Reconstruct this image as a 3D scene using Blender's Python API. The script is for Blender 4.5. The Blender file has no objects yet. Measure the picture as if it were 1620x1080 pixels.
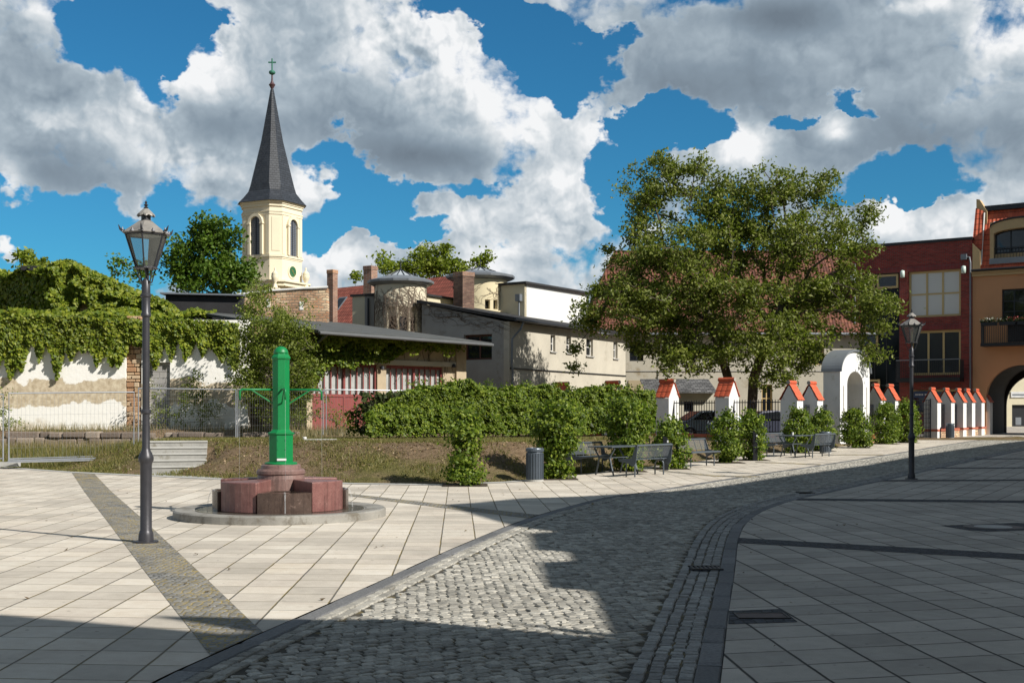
import bpy, math, random
import numpy as np
from mathutils import Vector, Matrix

# ---------------------------------------------------------------- camera, sky, sun, exposure
SC = bpy.context.scene
FOC, CX, HZ, EYE = 1900.0, 810.0, 657.0, 1.65       # pinhole of the 1620x1080 photo, eye height in metres
cam_d = bpy.data.cameras.new('camera')
cam = bpy.data.objects.new('camera', cam_d); SC.collection.objects.link(cam)
cam_d.sensor_width = 36.0; cam_d.lens = FOC/1620*36.0
cam_d.shift_y = (HZ-540)/1620
cam_d.clip_start = 0.1; cam_d.clip_end = 3000
cam.location = (0, 0, EYE); cam.rotation_euler = (math.pi/2, 0, 0)
SC.camera = cam
SC.view_settings.view_transform = 'Standard'; SC.view_settings.look = 'None'
SC.view_settings.exposure = 0.35; SC.view_settings.gamma = 1.0
SC.view_settings.use_curve_mapping = False
SC.cycles.max_bounces = 6; SC.cycles.transparent_max_bounces = 12
SC.cycles.use_adaptive_sampling = True

SUN_H = Vector((0.819, -0.574)); SUN_EL = math.radians(37)
TO_SUN = Vector((SUN_H.x*math.cos(SUN_EL), SUN_H.y*math.cos(SUN_EL), math.sin(SUN_EL)))
sl = bpy.data.lights.new('sun', 'SUN'); sl.energy = 5.0; sl.angle = math.radians(0.5); sl.color = (1.0, 0.95, 0.87)
so = bpy.data.objects.new('sun', sl); SC.collection.objects.link(so)
so.rotation_euler = TO_SUN.to_track_quat('Z', 'Y').to_euler(); so.location = (20, -12, 40)

def az_el(px, py):
    dx, dz = (px-CX)/FOC, (HZ-py)/FOC
    return math.atan2(dx, 1), math.atan2(dz, math.hypot(dx, 1))

def build_world():
    w = bpy.data.worlds.new('World'); SC.world = w; w.use_nodes = True
    nt = w.node_tree; N = nt.nodes; L = nt.links; N.clear()
    out = N.new('ShaderNodeOutputWorld'); bg = N.new('ShaderNodeBackground'); L.new(bg.outputs[0], out.inputs[0])
    bg.inputs['Strength'].default_value = 0.055
    sky = N.new('ShaderNodeTexSky'); sky.sky_type = 'NISHITA'; sky.sun_disc = False
    sky.sun_elevation = SUN_EL; sky.sun_rotation = math.atan2(SUN_H.x, SUN_H.y); sky.ozone_density = 3.0; sky.air_density = 1.0; sky.dust_density = 0.3
    # deeper blue, as in the photograph
    hs = N.new('ShaderNodeMix'); hs.data_type = 'RGBA'; hs.blend_type = 'MULTIPLY'; hs.inputs['Factor'].default_value = 1.0
    L.new(sky.outputs[0], hs.inputs[6]); hs.inputs[7].default_value = (0.30, 1.00, 1.28, 1)
    tc = N.new('ShaderNodeTexCoord'); sp = N.new('ShaderNodeSeparateXYZ'); L.new(tc.outputs['Generated'], sp.inputs[0])
    def M(op, a, b=None, c=None, clamp=False):
        n = N.new('ShaderNodeMath'); n.operation = op; n.use_clamp = clamp
        for i, v in enumerate((a, b, c)):
            if v is None: continue
            if isinstance(v, (int, float)): n.inputs[i].default_value = v
            else: L.new(v, n.inputs[i])
        return n.outputs[0]
    az = M('ARCTAN2', sp.outputs[0], sp.outputs[1]); el = M('ARCSINE', sp.outputs[2])
    P0 = N.new('ShaderNodeCombineXYZ'); L.new(az, P0.inputs[0]); L.new(el, P0.inputs[1])
    # one group: cloud density at a direction (azimuth, elevation)
    G = bpy.data.node_groups.new('cloud_density', 'ShaderNodeTree')
    G.interface.new_socket('P', in_out='INPUT', socket_type='NodeSocketVector')
    G.interface.new_socket('D', in_out='OUTPUT', socket_type='NodeSocketFloat')
    gi = G.nodes.new('NodeGroupInput'); go = G.nodes.new('NodeGroupOutput')
    def GM(op, a, b=None, c=None, clamp=False):
        n = G.nodes.new('ShaderNodeMath'); n.operation = op; n.use_clamp = clamp
        for i, v in enumerate((a, b, c)):
            if v is None: continue
            if isinstance(v, (int, float)): n.inputs[i].default_value = v
            else: G.links.new(v, n.inputs[i])
        return n.outputs[0]
    def GN(scale, detail, rough, src, dist=0.0, off=(0, 0, 0)):
        mp = G.nodes.new('ShaderNodeMapping'); mp.inputs['Location'].default_value = off; mp.inputs['Scale'].default_value = (1, 1.35, 1)
        G.links.new(src, mp.inputs[0])
        n = G.nodes.new('ShaderNodeTexNoise'); n.noise_dimensions = '2D'; n.inputs['Scale'].default_value = scale; n.inputs['Detail'].default_value = detail
        n.inputs['Roughness'].default_value = rough; n.inputs['Distortion'].default_value = dist
        G.links.new(mp.outputs[0], n.inputs[0]); return n
    warp = GN(14, 4, 0.6, gi.outputs[0])
    wv = G.nodes.new('ShaderNodeVectorMath'); wv.operation = 'SUBTRACT'; G.links.new(warp.outputs[1], wv.inputs[0]); wv.inputs[1].default_value = (.5, .5, .5)
    ws = G.nodes.new('ShaderNodeVectorMath'); ws.operation = 'SCALE'; G.links.new(wv.outputs[0], ws.inputs[0]); ws.inputs['Scale'].default_value = 0.03
    wa = G.nodes.new('ShaderNodeVectorMath'); wa.operation = 'ADD'; G.links.new(gi.outputs[0], wa.inputs[0]); G.links.new(ws.outputs[0], wa.inputs[1])
    f1 = GN(6.0, 8, 0.60, wa.outputs[0], 0.0, (3.1, 1.7, 0)).outputs[0]
    G2 = bpy.data.node_groups.new('cloud_puffs', 'ShaderNodeTree')
    G2.interface.new_socket('P', in_out='INPUT', socket_type='NodeSocketVector'); G2.interface.new_socket('H', in_out='OUTPUT', socket_type='NodeSocketFloat')
    g2i = G2.nodes.new('NodeGroupInput'); g2o = G2.nodes.new('NodeGroupOutput')
    w2 = G2.nodes.new('ShaderNodeTexNoise'); w2.noise_dimensions = '2D'; w2.inputs['Scale'].default_value = 16; w2.inputs['Detail'].default_value = 4; w2.inputs['Roughness'].default_value = .65; G2.links.new(g2i.outputs[0], w2.inputs['Vector'])
    v2 = G2.nodes.new('ShaderNodeVectorMath'); v2.operation = 'MULTIPLY_ADD'; G2.links.new(w2.outputs[1], v2.inputs[0]); v2.inputs[1].default_value = (.05, .04, 0); G2.links.new(g2i.outputs[0], v2.inputs[2])
    vo = G2.nodes.new('ShaderNodeTexVoronoi'); vo.voronoi_dimensions = '2D'; vo.inputs['Scale'].default_value = 10; vo.inputs['Detail'].default_value = 3.0; vo.inputs['Roughness'].default_value = .55; vo.inputs['Lacunarity'].default_value = 2.3
    G2.links.new(v2.outputs[0], vo.inputs['Vector'])
    n2 = G2.nodes.new('ShaderNodeTexNoise'); n2.noise_dimensions = '2D'; n2.inputs['Scale'].default_value = 7; n2.inputs['Detail'].default_value = 7; n2.inputs['Roughness'].default_value = .58; G2.links.new(v2.outputs[0], n2.inputs['Vector'])
    m2 = G2.nodes.new('ShaderNodeMath'); m2.operation = 'MULTIPLY_ADD'; G2.links.new(vo.outputs['Distance'], m2.inputs[0]); m2.inputs[1].default_value = -0.55; G2.links.new(n2.outputs[0], m2.inputs[2]); G2.links.new(m2.outputs[0], g2o.inputs[0])
    pg = G.nodes.new('ShaderNodeGroup'); pg.node_tree = G2; G.links.new(gi.outputs[0], pg.inputs[0])
    dens = GM('MULTIPLY_ADD', f1, 1.6, CLOUD_BASE)
    dens = GM('MULTIPLY_ADD', pg.outputs[0], 0.55, dens)
    gw = GN(16, 5, 0.58, gi.outputs[0]); gs = G.nodes.new('ShaderNodeVectorMath'); gs.operation = 'MULTIPLY_ADD'; G.links.new(gw.outputs[1], gs.inputs[0]); gs.inputs[1].default_value = (.085, .07, 0)
    gsub = G.nodes.new('ShaderNodeVectorMath'); gsub.operation = 'SUBTRACT'; G.links.new(wa.outputs[0], gsub.inputs[0]); gsub.inputs[1].default_value = (.0425, .035, 0); G.links.new(gsub.outputs[0], gs.inputs[2])
    # gaps of clear sky and heavier banks, placed by direction
    for (x, y, rx, ry, wgt) in GAPS:
        a, e = az_el(x, y)
        s = G.nodes.new('ShaderNodeVectorMath'); s.operation = 'SUBTRACT'; G.links.new(gs.outputs[0], s.inputs[0]); s.inputs[1].default_value = (a, e, 0)
        m = G.nodes.new('ShaderNodeVectorMath'); m.operation = 'MULTIPLY'; G.links.new(s.outputs[0], m.inputs[0]); m.inputs[1].default_value = (FOC/rx, FOC/ry, 0)
        d = G.nodes.new('ShaderNodeVectorMath'); d.operation = 'DOT_PRODUCT'; G.links.new(m.outputs[0], d.inputs[0]); G.links.new(m.outputs[0], d.inputs[1])
        fall = GM('SUBTRACT', 1.0, d.outputs['Value'], clamp=True)
        dens = GM('MULTIPLY_ADD', fall, wgt, dens)
    G.links.new(dens, go.inputs[0])
    def dens_at(vec):
        g = N.new('ShaderNodeGroup'); g.node_tree = G; L.new(vec, g.inputs[0]); return g.outputs[0]
    def shifted(dx, dy):
        a = N.new('ShaderNodeVectorMath'); a.operation = 'ADD'; L.new(P0.outputs[0], a.inputs[0]); a.inputs[1].default_value = (dx/FOC, dy/FOC, 0); return a.outputs[0]
    def puff_at(vec):
        g_ = N.new('ShaderNodeGroup'); g_.node_tree = G2; L.new(vec, g_.inputs[0]); return g_.outputs[0]
    d0 = dens_at(P0.outputs[0]); h0 = puff_at(P0.outputs[0]); h1 = puff_at(shifted(9, 13)); h2 = puff_at(shifted(26, 40))
    def ramp(v, lo, hi):
        n = N.new('ShaderNodeMapRange'); n.interpolation_type = 'SMOOTHSTEP'; L.new(v, n.inputs[0]); n.inputs[1].default_value = lo; n.inputs[2].default_value = hi; return n.outputs[0]
    cover = ramp(d0, -0.02, 0.26)
    lit = M('MULTIPLY', M('SUBTRACT', h0, h1), 1.1); lit2 = M('MULTIPLY', M('SUBTRACT', h0, h2), 0.75)
    edge = M('MULTIPLY', M('SUBTRACT', 1.0, ramp(d0, 0.05, 0.45)), 0.16)                 # thin edges let the light through
    br = M('ADD', edge, CLOUD_MID)
    high = ramp(sp.outputs[2], 0.345, 0.6); br = M('MULTIPLY_ADD', high, -0.6, br)          # grey bases; unseen overhead cloud darkened to lower the fill light
    for (x, y, rx, ry, wgt) in LIGHTS:                      # broad sunlit towers (+) and shaded cloud bases (-)
        a, e = az_el(x, y)
        s = N.new('ShaderNodeVectorMath'); s.operation = 'SUBTRACT'; L.new(P0.outputs[0], s.inputs[0]); s.inputs[1].default_value = (a, e, 0)
        m = N.new('ShaderNodeVectorMath'); m.operation = 'MULTIPLY'; L.new(s.outputs[0], m.inputs[0]); m.inputs[1].default_value = (FOC/rx, FOC/ry, 0)
        d = N.new('ShaderNodeVectorMath'); d.operation = 'DOT_PRODUCT'; L.new(m.outputs[0], d.inputs[0]); L.new(m.outputs[0], d.inputs[1])
        g = M('MULTIPLY', M('EXPONENT', M('MULTIPLY', d.outputs['Value'], -1.0)), wgt*1.15)
        br = M('ADD', br, g)
    br = M('ADD', br, M('MULTIPLY', M('ADD', lit, lit2), M('MULTIPLY_ADD', M('SUBTRACT', br, 0.2, clamp=True), 1.15, 0.16)))
    rear = ramp(sp.outputs[1], 0.3, -0.3); br = M('MULTIPLY_ADD', rear, -0.22, br)                 # unseen cloud behind the camera, dimmed so the fill stays low and grey
    cr = N.new('ShaderNodeValToRGB'); L.new(br, cr.inputs[0]); e = cr.color_ramp.elements
    e[0].position = 0.0; e[0].color = (0.15, 0.19, 0.235, 1); e[1].position = 1.0; e[1].color = (0.84, 0.85, 0.86, 1)
    for p, c in ((0.25, (0.225, 0.285, 0.345, 1)), (0.5, (0.36, 0.43, 0.49, 1)), (0.75, (0.60, 0.645, 0.68, 1))):
        q = e.new(p); q.color = c
    sc = N.new('ShaderNodeVectorMath'); sc.operation = 'SCALE'; L.new(cr.outputs[0], sc.inputs[0]); sc.inputs['Scale'].default_value = CLOUD_GAIN
    # the same broken cloud all round
    cov = cover
    mix = N.new('ShaderNodeMix'); mix.data_type = 'RGBA'; L.new(cov, mix.inputs['Factor']); L.new(hs.outputs[2], mix.inputs[6]); L.new(sc.outputs[0], mix.inputs[7])
    L.new(mix.outputs[2], bg.inputs['Color'])

CLOUD_BASE = -0.50; CLOUD_MID = 0.50; CLOUD_GAIN = 15.5
GAPS = [(225, 48, 75, 72, -1.2), (292, 8, 50, 25, -.9), (245, 108, 45, 16, -.6), (745, -4, 70, 32, -1.1), (800, 28, 55, 30, -1.0), (852, 58, 50, 42, -1.1), (915, 110, 45, 42, -1.1), (880, 95, 50, 40, -.6),
        (1085, 193, 75, 33, -1.1), (978, 285, 42, 50, -1.1), (1020, 225, 38, 45, -1.0), (1275, 190, 34, 12, -.8), (1350, 163, 26, 20, -.9), (1410, 300, 78, 38, -1.15), (530, 262, 42, 34, -1.1),
        (140, 366, 180, 50, -1.15), (235, 400, 70, 45, -1.0), (20, 340, 70, 18, -.8), (575, 355, 105, 40, -1.1), (615, 300, 60, 36, -1.1), (655, 378, 70, 20, -.8), (430, 385, 80, 26, -.8), (310, 400, 60, 30, -.8),
        (18, 392, 40, 22, 1.4), (505, 305, 40, 40, .5), (540, 408, 55, 20, .6), (730, 335, 80, 26, .5), (1175, 232, 45, 34, .8), (1320, 205, 28, 22, .9), (1400, 355, 80, 24, .9), (880, 320, 70, 60, .5), (770, 410, 70, 30, .5), (1250, 90, 260, 60, .4), (650, 200, 200, 60, .4), (130, 200, 150, 80, .3)]
GAPS += [(110, 425, 190, 45, -1.0), (350, 425, 70, 40, -.9), (700, 283, 110, 12, -.35)]
GAPS = [(x, y, rx*(1.52 if w_ < 0 else 1.4), ry*(1.52 if w_ < 0 else 1.4), w_*(.80 if w_ < 0 else 1)) for x, y, rx, ry, w_ in GAPS]
LIGHTS = [(330, 80, 55, 60, .45), (250, 165, 45, 45, .35), (60, 195, 45, 30, .32), (170, 190, 45, 30, .2), (300, 262, 60, 32, .4), (505, 300, 55, 50, .45), (590, 50, 50, 50, .3), (655, 60, 70, 60, .35), (710, 100, 60, 50, .3), (785, 155, 55, 40, .35), (730, 340, 75, 25, .25), (535, 410, 60, 25, .4), (780, 415, 50, 30, .35), (5, 290, 30, 40, .3), (15, 388, 40, 25, .5), (80, 12, 90, 20, .2),
          (845, 112, 45, 38, .4), (835, 205, 45, 55, .4), (970, 200, 60, 50, .4), (885, 330, 80, 60, .35), (885, 287, 22, 16, .25), (1178, 235, 36, 30, .6), (1320, 205, 26, 20, .55), (1385, 350, 50, 30, .5), (1500, 355, 50, 25, .3), (1600, 50, 45, 35, .5), (1460, 6, 70, 14, .4), (1150, 62, 60, 25, .15), (1270, 72, 70, 25, .15), (1515, 172, 55, 25, .15), (1600, 300, 50, 25, .2),
          (70, 110, 90, 55, -.12), (80, 262, 90, 45, -.28), (340, 195, 70, 36, -.28), (490, 200, 80, 50, -.25), (690, 250, 130, 28, -.36), (1090, 145, 150, 48, -.25), (1240, 26, 100, 32, -.36), (1480, 215, 150, 55, -.26), (1060, 22, 70, 28, -.12), (1265, 240, 60, 30, -.1), (840, 412, 80, 15, -.15), (1490, 305, 50, 25, -.15), (600, 215, 70, 40, -.15), (190, 300, 120, 30, -.1), (1220, 70, 280, 70, -.16), (1400, 200, 200, 60, -.10)]
build_world()

# ---------------------------------------------------------------- helpers
random.seed(11); RNG = np.random.default_rng(5)
COL = SC.collection
def g(y): return 0.011*max(0.0, min(y, 110)-26.0)            # the square is level, then climbs gently
def at(px, py, Y): return Vector(((px-CX)/FOC*Y, Y, EYE+(HZ-py)/FOC*Y))
def gp(px, py):
    """point of the paved ground seen at that place of the photo"""
    k = (py-HZ)/FOC
    Y = EYE/k
    if Y > 26: Y = (EYE+0.286)/(k+0.011)
    return Vector(((px-CX)/FOC*Y, Y, g(Y)))

class MB:
    def __init__(s): s.v = []; s.f = []; s.m = []; s.mi = 0
    def add(s, vs, fs):
        b = len(s.v); s.v += [tuple(v) for v in vs]
        for f in fs: s.f.append(tuple(b+i for i in f)); s.m.append(s.mi)
    def box(s, x0, x1, y0, y1, z0, z1, fr=None):
        P = [(x, y, z) for z in (z0, z1) for y in (y0, y1) for x in (x0, x1)]
        if fr: P = [fr.p(*q) for q in P]
        s.add(P, [(0, 2, 3, 1), (4, 5, 7, 6), (0, 1, 5, 4), (2, 6, 7, 3), (0, 4, 6, 2), (1, 3, 7, 5)])
    def prism(s, poly, y0, y1, fr=None):
        """poly of (x, z) swept along y"""
        n = len(poly); P = [(x, y0, z) for x, z in poly]+[(x, y1, z) for x, z in poly]
        if fr: P = [fr.p(*q) for q in P]
        s.add(P, [tuple(range(n)), tuple(range(2*n-1, n-1, -1))]+[(i, i+n, (i+1) % n+n, (i+1) % n) for i in range(n)])
    def vprism(s, poly, z0, z1):
        n = len(poly); P = [(p[0], p[1], z0) for p in poly]+[(p[0], p[1], z1) for p in poly]
        s.add(P, [tuple(range(n-1, -1, -1)), tuple(range(n, 2*n))]+[(i, (i+1) % n, (i+1) % n+n, i+n) for i in range(n)])
    def tube(s, pts, r, n=8, caps=True):
        pts = [Vector(p) for p in pts]; rs = r if isinstance(r, (list, tuple)) else [r]*len(pts)
        prev = None; rings = []
        for i, p in enumerate(pts):
            d = (pts[min(i+1, len(pts)-1)]-pts[max(i-1, 0)]).normalized()
            if prev is None: a = d.orthogonal().normalized()
            else: a = (prev-d*prev.dot(d)).normalized()
            prev = a; b = d.cross(a)
            rings.append([p+(a*math.cos(2*math.pi*k/n)+b*math.sin(2*math.pi*k/n))*rs[i] for k in range(n)])
        P = [q for R in rings for q in R]; F = []
        for i in range(len(rings)-1):
            for k in range(n): F.append((i*n+k, i*n+(k+1) % n, (i+1)*n+(k+1) % n, (i+1)*n+k))
        if caps: F += [tuple(range(n-1, -1, -1)), tuple(range(len(P)-n, len(P)))]
        s.add(P, F)
    def lathe(s, prof, c=(0, 0, 0), n=24, rot=0.0, sx=1.0):
        P = []; F = []
        for (r, z) in prof:
            for k in range(n):
                a = rot+2*math.pi*k/n; P.append((c[0]+r*math.cos(a)*sx, c[1]+r*math.sin(a), c[2]+z))
        for i in range(len(prof)-1):
            for k in range(n): F.append((i*n+k, i*n+(k+1) % n, (i+1)*n+(k+1) % n, (i+1)*n+k))
        F += [tuple(range(n-1, -1, -1)), tuple(range(len(P)-n, len(P)))]
        s.add(P, F)
    def quad(s, a, b, c, d): s.add([a, b, c, d], [(0, 1, 2, 3)])
    def build(s, name, mats, parent=None, smooth=False, bevel=0.0, local=False, seg=2):
        me = bpy.data.meshes.new(name); me.from_pydata(s.v, [], s.f)
        if not isinstance(mats, (list, tuple)): mats = [mats]
        for m in mats: me.materials.append(m)
        if len(mats) > 1: me.polygons.foreach_set('material_index', s.m)
        if smooth: me.polygons.foreach_set('use_smooth', [True]*len(me.polygons))
        me.update()
        o = bpy.data.objects.new(name, me); COL.objects.link(o)
        if parent is not None: put(o, parent, local)
        if bevel:
            b = o.modifiers.new('edge', 'BEVEL'); b.width = bevel; b.segments = seg; b.limit_method = 'ANGLE'; b.angle_limit = math.radians(40)
        return o
def put(o, parent, local=False):
    o.parent = parent
    if not local:
        base = parent
        M = Matrix.Identity(4)
        chain = []
        while base is not None: chain.append(base); base = base.parent
        for q in reversed(chain): M = M @ (q.matrix_parent_inverse if q.parent else Matrix.Identity(4)) @ Matrix.LocRotScale(q.location, q.rotation_euler, q.scale)
        o.matrix_parent_inverse = M.inverted()
def tag(o, label=None, cat=None, group=None, kind=None):
    if label: o['label'] = label
    if cat: o['category'] = cat
    if group: o['group'] = group
    if kind: o['kind'] = kind
    return o
def thing(name, label, cat, loc=(0, 0, 0), group=None, rz=0.0):
    o = bpy.data.objects.new(name, None); COL.objects.link(o); o.location = loc; o.rotation_euler = (0, 0, rz); o.empty_display_size = .2
    return tag(o, label, cat, group)
def copy_tree(o, parent=None):
    c = o.copy(); COL.objects.link(c)
    if parent is not None: c.parent = parent
    for ch in list(o.children): copy_tree(ch, c)
    return c
def struct(name, mb, mats, **k): return tag(mb.build(name, mats, **k), kind='structure')

class Frame:
    """a facade: origin on the ground, e = direction along it, n = outward normal"""
    def __init__(s, o, e, z=0.0):
        s.o = Vector((o[0], o[1])); s.e = Vector((e[0], e[1])).normalized(); s.n = Vector((s.e.y, -s.e.x)); s.z = z
    def p(s, a, d, z): q = s.o+s.e*a+s.n*d; return (q.x, q.y, z)
    def s_px(s, px, d=0.0):
        r = (px-CX)/FOC; o = s.o+s.n*d; return (r*o.y-o.x)/(s.e.x-r*s.e.y)
    def px(s, px, py, d=0.0):
        a = s.s_px(px, d); Y = (s.o+s.n*d+s.e*a).y; return a, EYE+(HZ-py)/FOC*Y
def wall_holes(mb, fr, s0, s1, z0, z1, d0, d1, holes):
    S = sorted({s0, s1}|{h[0] for h in holes}|{h[1] for h in holes}); Z = sorted({z0, z1}|{h[2] for h in holes}|{h[3] for h in holes})
    S = [q for q in S if s0-1e-6 <= q <= s1+1e-6]; Z = [q for q in Z if z0-1e-6 <= q <= z1+1e-6]
    for j in range(len(Z)-1):
        run = None
        for i in range(len(S)-1):
            cs, cz = (S[i]+S[i+1])/2, (Z[j]+Z[j+1])/2
            hole = any(h[0] < cs < h[1] and h[2] < cz < h[3] for h in holes)
            if not hole: run = (run[0] if run else S[i], S[i+1])
            if (hole or i == len(S)-2) and run:
                mb.box(run[0], run[1], d0, d1, Z[j], Z[j+1], fr); run = None

# ---------------------------------------------------------------- materials
def nodes_of(name):
    m = bpy.data.materials.new(name); m.use_nodes = True; nt = m.node_tree; b = nt.nodes['Principled BSDF']; return m, nt, b
def _noise(nt, vec, scale, detail=4, rough=0.55):
    n = nt.nodes.new('ShaderNodeTexNoise'); n.inputs['Scale'].default_value = scale; n.inputs['Detail'].default_value = detail; n.inputs['Roughness'].default_value = rough
    if vec is not None: nt.links.new(vec, n.inputs['Vector'])
    return n
def _ramp(nt, fac, stops):
    r = nt.nodes.new('ShaderNodeValToRGB'); nt.links.new(fac, r.inputs[0]); e = r.color_ramp.elements
    e[0].position, e[0].color = stops[0][0], (*stops[0][1], 1); e[1].position, e[1].color = stops[-1][0], (*stops[-1][1], 1)
    for p, c in stops[1:-1]: q = e.new(p); q.color = (*c, 1)
    return r.outputs[0]
def _mix(nt, fac, a, b, mode='MIX'):
    n = nt.nodes.new('ShaderNodeMix'); n.data_type = 'RGBA'; n.blend_type = mode
    for i, v in ((0, fac), (6, a), (7, b)):
        if isinstance(v, (int, float)): n.inputs[i].default_value = v
        elif isinstance(v, tuple): n.inputs[i].default_value = (*v, 1)
        else: nt.links.new(v, n.inputs[i])
    return n.outputs[2]
def _math(nt, op, a, b=None, clamp=False):
    n = nt.nodes.new('ShaderNodeMath'); n.operation = op; n.use_clamp = clamp
    for i, v in enumerate((a, b)):
        if v is None: continue
        if isinstance(v, (int, float)): n.inputs[i].default_value = v
        else: nt.links.new(v, n.inputs[i])
    return n.outputs[0]
def _bump(nt, b, h, dist, strength=1.0):
    n = nt.nodes.new('ShaderNodeBump'); n.inputs['Distance'].default_value = dist; n.inputs['Strength'].default_value = strength
    nt.links.new(h, n.inputs['Height']); nt.links.new(n.outputs[0], b.inputs['Normal'])
def _pos(nt):
    n = nt.nodes.new('ShaderNodeNewGeometry'); return n.outputs['Position'], n
def plain(name, c, rough=0.6, metal=0.0, var=0.12, scale=3.0, bump=0.0, spec=None, fine=30.0, dirt=None, obj=False):
    """a surface colour with blotches, fine grain and a little relief"""
    m, nt, b = nodes_of(name)
    if obj: P = nt.nodes.new('ShaderNodeTexCoord').outputs['Object']
    else: P, _ = _pos(nt)
    n1 = _noise(nt, P, scale, 6, 0.6); n2 = _noise(nt, P, fine, 3)
    lo = tuple(max(0, x*(1-var)) for x in c); hi = tuple(min(1, x*(1+var)) for x in c)
    col = _ramp(nt, n1.outputs[0], [(0.3, lo), (0.7, hi)])
    col = _mix(nt, var, col, n2.outputs[0], 'OVERLAY')
    if dirt: 
        n3 = _noise(nt, P, dirt[1], 7, 0.65); f = _ramp(nt, n3.outputs[0], [(dirt[2], (0, 0, 0)), (dirt[2]+0.1, (1, 1, 1))]); col = _mix(nt, f, col, dirt[0])
    nt.links.new(col, b.inputs['Base Color']); b.inputs['Roughness'].default_value = rough; b.inputs['Metallic'].default_value = metal
    if spec is not None: b.inputs['Specular IOR Level'].default_value = spec
    if bump: _bump(nt, b, n2.outputs[0], bump)
    return m
def wall_uv(nt, e, zscale=1.0):
    P, _ = _pos(nt); d = nt.nodes.new('ShaderNodeVectorMath'); d.operation = 'DOT_PRODUCT'; nt.links.new(P, d.inputs[0]); d.inputs[1].default_value = (e[0], e[1], 0)
    s = nt.nodes.new('ShaderNodeSeparateXYZ'); nt.links.new(P, s.inputs[0]); c = nt.nodes.new('ShaderNodeCombineXYZ')
    nt.links.new(d.outputs['Value'], c.inputs[0])
    if zscale != 1.0: nt.links.new(_math(nt, 'MULTIPLY', s.outputs[2], zscale), c.inputs[1])
    else: nt.links.new(s.outputs[2], c.inputs[1])
    return c.outputs[0], P
def bricks(name, e, c1, c2, mortar, w=0.25, h=0.075, ms=0.010, rough=0.85, bump=0.012, zscale=1.0, warp=0.0, off=0.5, var=.5, squash=1.0):
    m, nt, b = nodes_of(name); uv, P = wall_uv(nt, e, zscale)
    if warp:
        n = _noise(nt, P, 2.2, 3); v = nt.nodes.new('ShaderNodeVectorMath'); v.operation = 'SCALE'; nt.links.new(n.outputs[1], v.inputs[0]); v.inputs['Scale'].default_value = warp
        a = nt.nodes.new('ShaderNodeVectorMath'); a.operation = 'ADD'; nt.links.new(uv, a.inputs[0]); nt.links.new(v.outputs[0], a.inputs[1]); uv = a.outputs[0]
    t = nt.nodes.new('ShaderNodeTexBrick'); nt.links.new(uv, t.inputs['Vector']); t.inputs['Scale'].default_value = 1.0; t.offset = off
    t.inputs['Brick Width'].default_value = w; t.inputs['Row Height'].default_value = h; t.inputs['Mortar Size'].default_value = ms; t.inputs['Mortar Smooth'].default_value = 0.2
    t.inputs['Color1'].default_value = (*c1, 1); t.inputs['Color2'].default_value = (*c2, 1); t.inputs['Mortar'].default_value = (*mortar, 1)
    n2 = _noise(nt, P, 1.3, 6); col = _mix(nt, var, t.outputs[0], _ramp(nt, n2.outputs[0], [(0.3, (.25, .25, .25)), (.7, (.75, .75, .75))]), 'OVERLAY')
    nt.links.new(col, b.inputs['Base Color']); b.inputs['Roughness'].default_value = rough
    hgt = _math(nt, 'SUBTRACT', 1.0, t.outputs[1]); n3 = _noise(nt, P, 40, 2); hgt = _math(nt, 'ADD', hgt, _math(nt, 'MULTIPLY', n3.outputs[0], 0.25))
    _bump(nt, b, hgt, bump); return m
def rooftiles(name, e, c1, c2, row=0.30, w=0.22, zs=1.0, rough=0.75):
    """rows of pantiles: each course rises towards its lower edge"""
    m, nt, b = nodes_of(name); uv, P = wall_uv(nt, e, 1.0)
    s = nt.nodes.new('ShaderNodeSeparateXYZ'); nt.links.new(uv, s.inputs[0])
    zr = _math(nt, 'DIVIDE', s.outputs[1], row); fz = _math(nt, 'FRACT', zr); iz = _math(nt, 'FLOOR', zr)
    xr = _math(nt, 'DIVIDE', s.outputs[0], w); fx = _math(nt, 'FRACT', xr); ix = _math(nt, 'FLOOR', xr)
    c = nt.nodes.new('ShaderNodeCombineXYZ'); nt.links.new(ix, c.inputs[0]); nt.links.new(iz, c.inputs[1])
    wn = nt.nodes.new('ShaderNodeTexWhiteNoise'); wn.noise_dimensions = '3D'; nt.links.new(c.outputs[0], wn.inputs[0])
    col = _ramp(nt, wn.outputs[0], [(0, c1), (1, c2)])
    n2 = _noise(nt, P, 1.0, 6); col = _mix(nt, .5, col, _ramp(nt, n2.outputs[0], [(0.3, (.3, .3, .3)), (.7, (.7, .7, .7))]), 'OVERLAY')
    gap = _ramp(nt, fz, [(0.0, (.10, .10, .10)), (0.16, (1, 1, 1))]); col = _mix(nt, 1.0, col, gap, 'MULTIPLY')  # shadow line along each tile course, painted into the colour
    nt.links.new(col, b.inputs['Base Color']); b.inputs['Roughness'].default_value = rough
    wave = _math(nt, 'SINE', _math(nt, 'MULTIPLY', fx, 6.2832)); h = _math(nt, 'ADD', _math(nt, 'MULTIPLY', wave, 0.25), _math(nt, 'SUBTRACT', 1.0, fz))
    _bump(nt, b, h, 0.05); return m
def glass(name, tint=(0.02, 0.025, 0.03), rough=0.06, metal=0.0, spec=0.8):
    m, nt, b = nodes_of(name); b.inputs['Base Color'].default_value = (*tint, 1); b.inputs['Roughness'].default_value = rough; b.inputs['Specular IOR Level'].default_value = spec
    P, _ = _pos(nt); n = _noise(nt, P, 1.5, 2); _bump(nt, b, n.outputs[0], 0.01, 0.3); return m
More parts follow.
